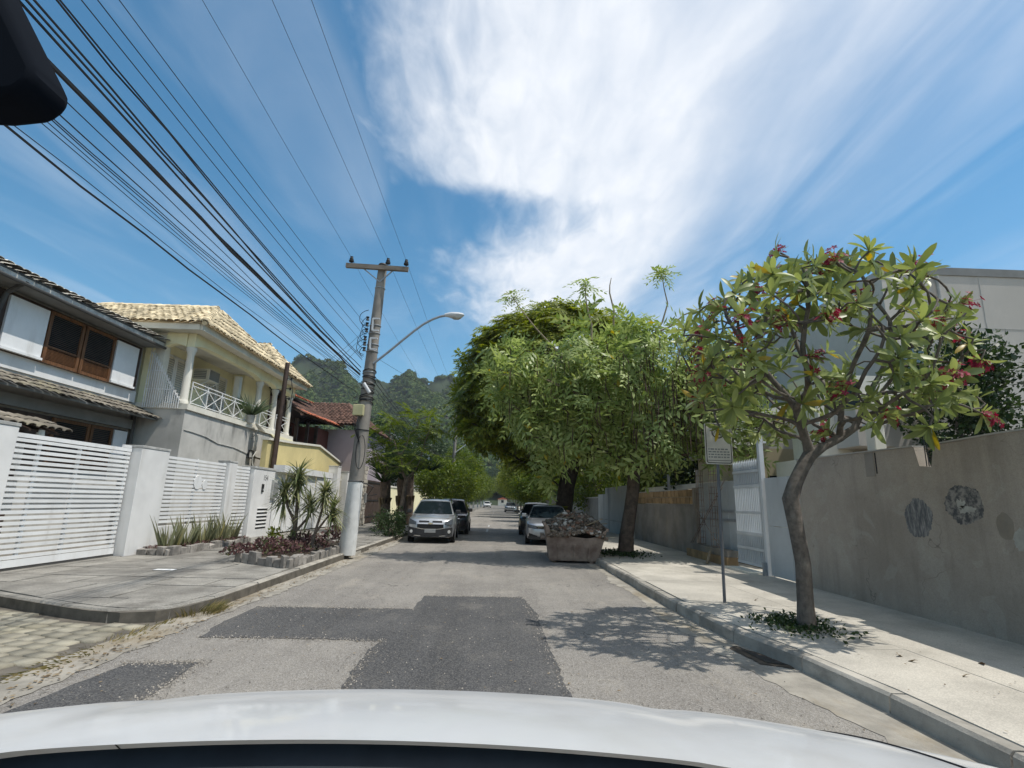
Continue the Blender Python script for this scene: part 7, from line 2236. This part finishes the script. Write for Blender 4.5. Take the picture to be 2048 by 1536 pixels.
# weeds at the corner kerb and in the joints
v, q = blade_tuft(420, rng(82), (-3.98, 7.6, 0.01), 0.34, 0.16, 0.010, 1.0, 0.4)
v2, q2 = blade_tuft(260, rng(83), (0, 0, 0.006), 0.5, 0.045, 0.008, 1.3, 0.5)
v2 = v2 * np.array([0.30, 2.6, 1]) + np.array([-4.0, 6.0, 0])
tag(link('weeds', np_mesh('weeds', np.concatenate([v, v2]), np.concatenate([q, q2 + len(v)])), MT['weed']), 'dry grassy weeds along the corner gutter', 'weeds', kind='stuff')
tag(MB().box(-6.3, 10.35, 0.158, -5.95, 10.5, 0.164).build('paper_scrap', MT['white']), 'white scrap lying on the left pavement', 'litter')

# ------------------------------------------------------------------ forested hills
def ridge(az):
    """skyline elevation (tangent) over azimuth in degrees, + is to the right of the street"""
    xs_ = [-70, -45, -34, -27.5, -23.5, -21, -18, -15.5, -13.0, -10.5, -8.2, -5.5, -3.0, 0, 5, 9, 14, 20, 30, 45]
    hs_ = [0.16, 0.19, 0.205, 0.230, 0.252, 0.267, 0.256, 0.243, 0.235, 0.245, 0.255, 0.255, 0.252, 0.240, 0.20, 0.16, 0.115, 0.085, 0.06, 0.05]
    return float(np.interp(az, xs_, hs_))
hv = MB()
azs = np.linspace(-70, 45, 116)
rads = np.linspace(210, 760, 40)
RID = 560.0
def hill_z(az, r):
    rg = ridge(az) + 0.006 * math.sin(az * 1.7) + 0.003 * math.sin(az * 4.3 + 1)
    top = (rg - 0.016) * RID
    s = (r - 210) / (RID - 210)
    if s <= 1: prof = s ** 1.15 * (0.93 + 0.07 * math.sin(az * 0.9 + r * 0.02))
    else: prof = max(0.2, 1 - (s - 1) * 0.9)
    return top * prof * (1 + 0.03 * math.sin(az * 0.8 + r * 0.03) * (1 - abs(s - 1))) - 2
for a in azs:
    for r in rads:
        A = math.radians(a)
        hv.v.append((r * math.sin(A), r * math.cos(A), hill_z(a, r)))
nr = len(rads)
for i in range(len(azs) - 1):
    for j in range(nr - 1):
        hv.f.append((i * nr + j, i * nr + j + 1, (i + 1) * nr + j + 1, (i + 1) * nr + j))
tag(hv.build('hills', MT['hill'], None, True), kind='structure')
R_ = rng(1001)
NT = 9500
Vq = []
tm = []
for s in range(5):
    R2 = rng(1100 + s)
    d = rand_dirs(36, R2); d[:, 2] = np.abs(d[:, 2]) * 1.0 - 0.12
    V_, Q_ = [], []
    for k in range(len(d)):
        p = d[k] * np.array([1, 1, 0.8]) * R2.uniform(.75, 1.1)
        nrm = d[k] + R2.normal(0, 0.45, 3)
        _, a, b = basis(nrm, R2)
        e = 0.30 * R2.uniform(.7, 1.4)
        n0 = len(V_)
        V_ += [p - a * e, p - b * e * .8, p + a * e, p + b * e * .8]; Q_.append((n0, n0 + 1, n0 + 2, n0 + 3))
    tm.append((np.array(V_), np.array(Q_)))
VV, QQ, off = [], [], 0
MsL = [[] for _ in tm]
cnt = 0
while cnt < NT:
    a = R_.uniform(-42, 16)
    r = 250 + 330 * R_.random() ** 0.8
    A = math.radians(a)
    z = hill_z(a, r)
    s = R_.uniform(2.0, 3.9) * (0.8 + 0.4 * r / 560)
    M_ = np.eye(4)
    t1 = R_.uniform(0, 6.28)
    M_[:3, :3] = np.array([[math.cos(t1), -math.sin(t1), 0], [math.sin(t1), math.cos(t1), 0], [0, 0, R_.uniform(.8, 1.25)]]) * s
    M_[:3, 3] = (r * math.sin(A), r * math.cos(A), z + s * 0.25)
    MsL[R_.integers(0, len(tm))].append(M_)
    cnt += 1
for (v, q), Ms in zip(tm, MsL):
    v_, q_ = merged(v, q, Ms); VV.append(v_); QQ.append(q_ + off); off += len(v_)
tag(link('forest', np_mesh('forest', np.concatenate(VV), np.concatenate(QQ)), MT['L_hill']), 'dense dark forest covering the hills behind the houses', 'forest', kind='stuff')

# ------------------------------------------------------------------ haze
hz = MB().box(-1400, -250, -2.0, 1400, 1400, 190).build('haze', None)
hm = bpy.data.materials.new('haze'); hm.use_nodes = True
nt = hm.node_tree; nt.nodes.clear()
pv_ = nt.nodes.new('ShaderNodeVolumePrincipled')
pv_.inputs['Color'].default_value = (0.86, 0.92, 1.0, 1)
pv_.inputs['Density'].default_value = 0.00022
pv_.inputs['Anisotropy'].default_value = 0.2
oo = nt.nodes.new('ShaderNodeOutputMaterial')
nt.links.new(pv_.outputs[0], oo.inputs['Volume'])
hz.data.materials.append(hm)
tag(hz, 'thin bluish haze in the air over the street and hills', 'haze', kind='stuff')
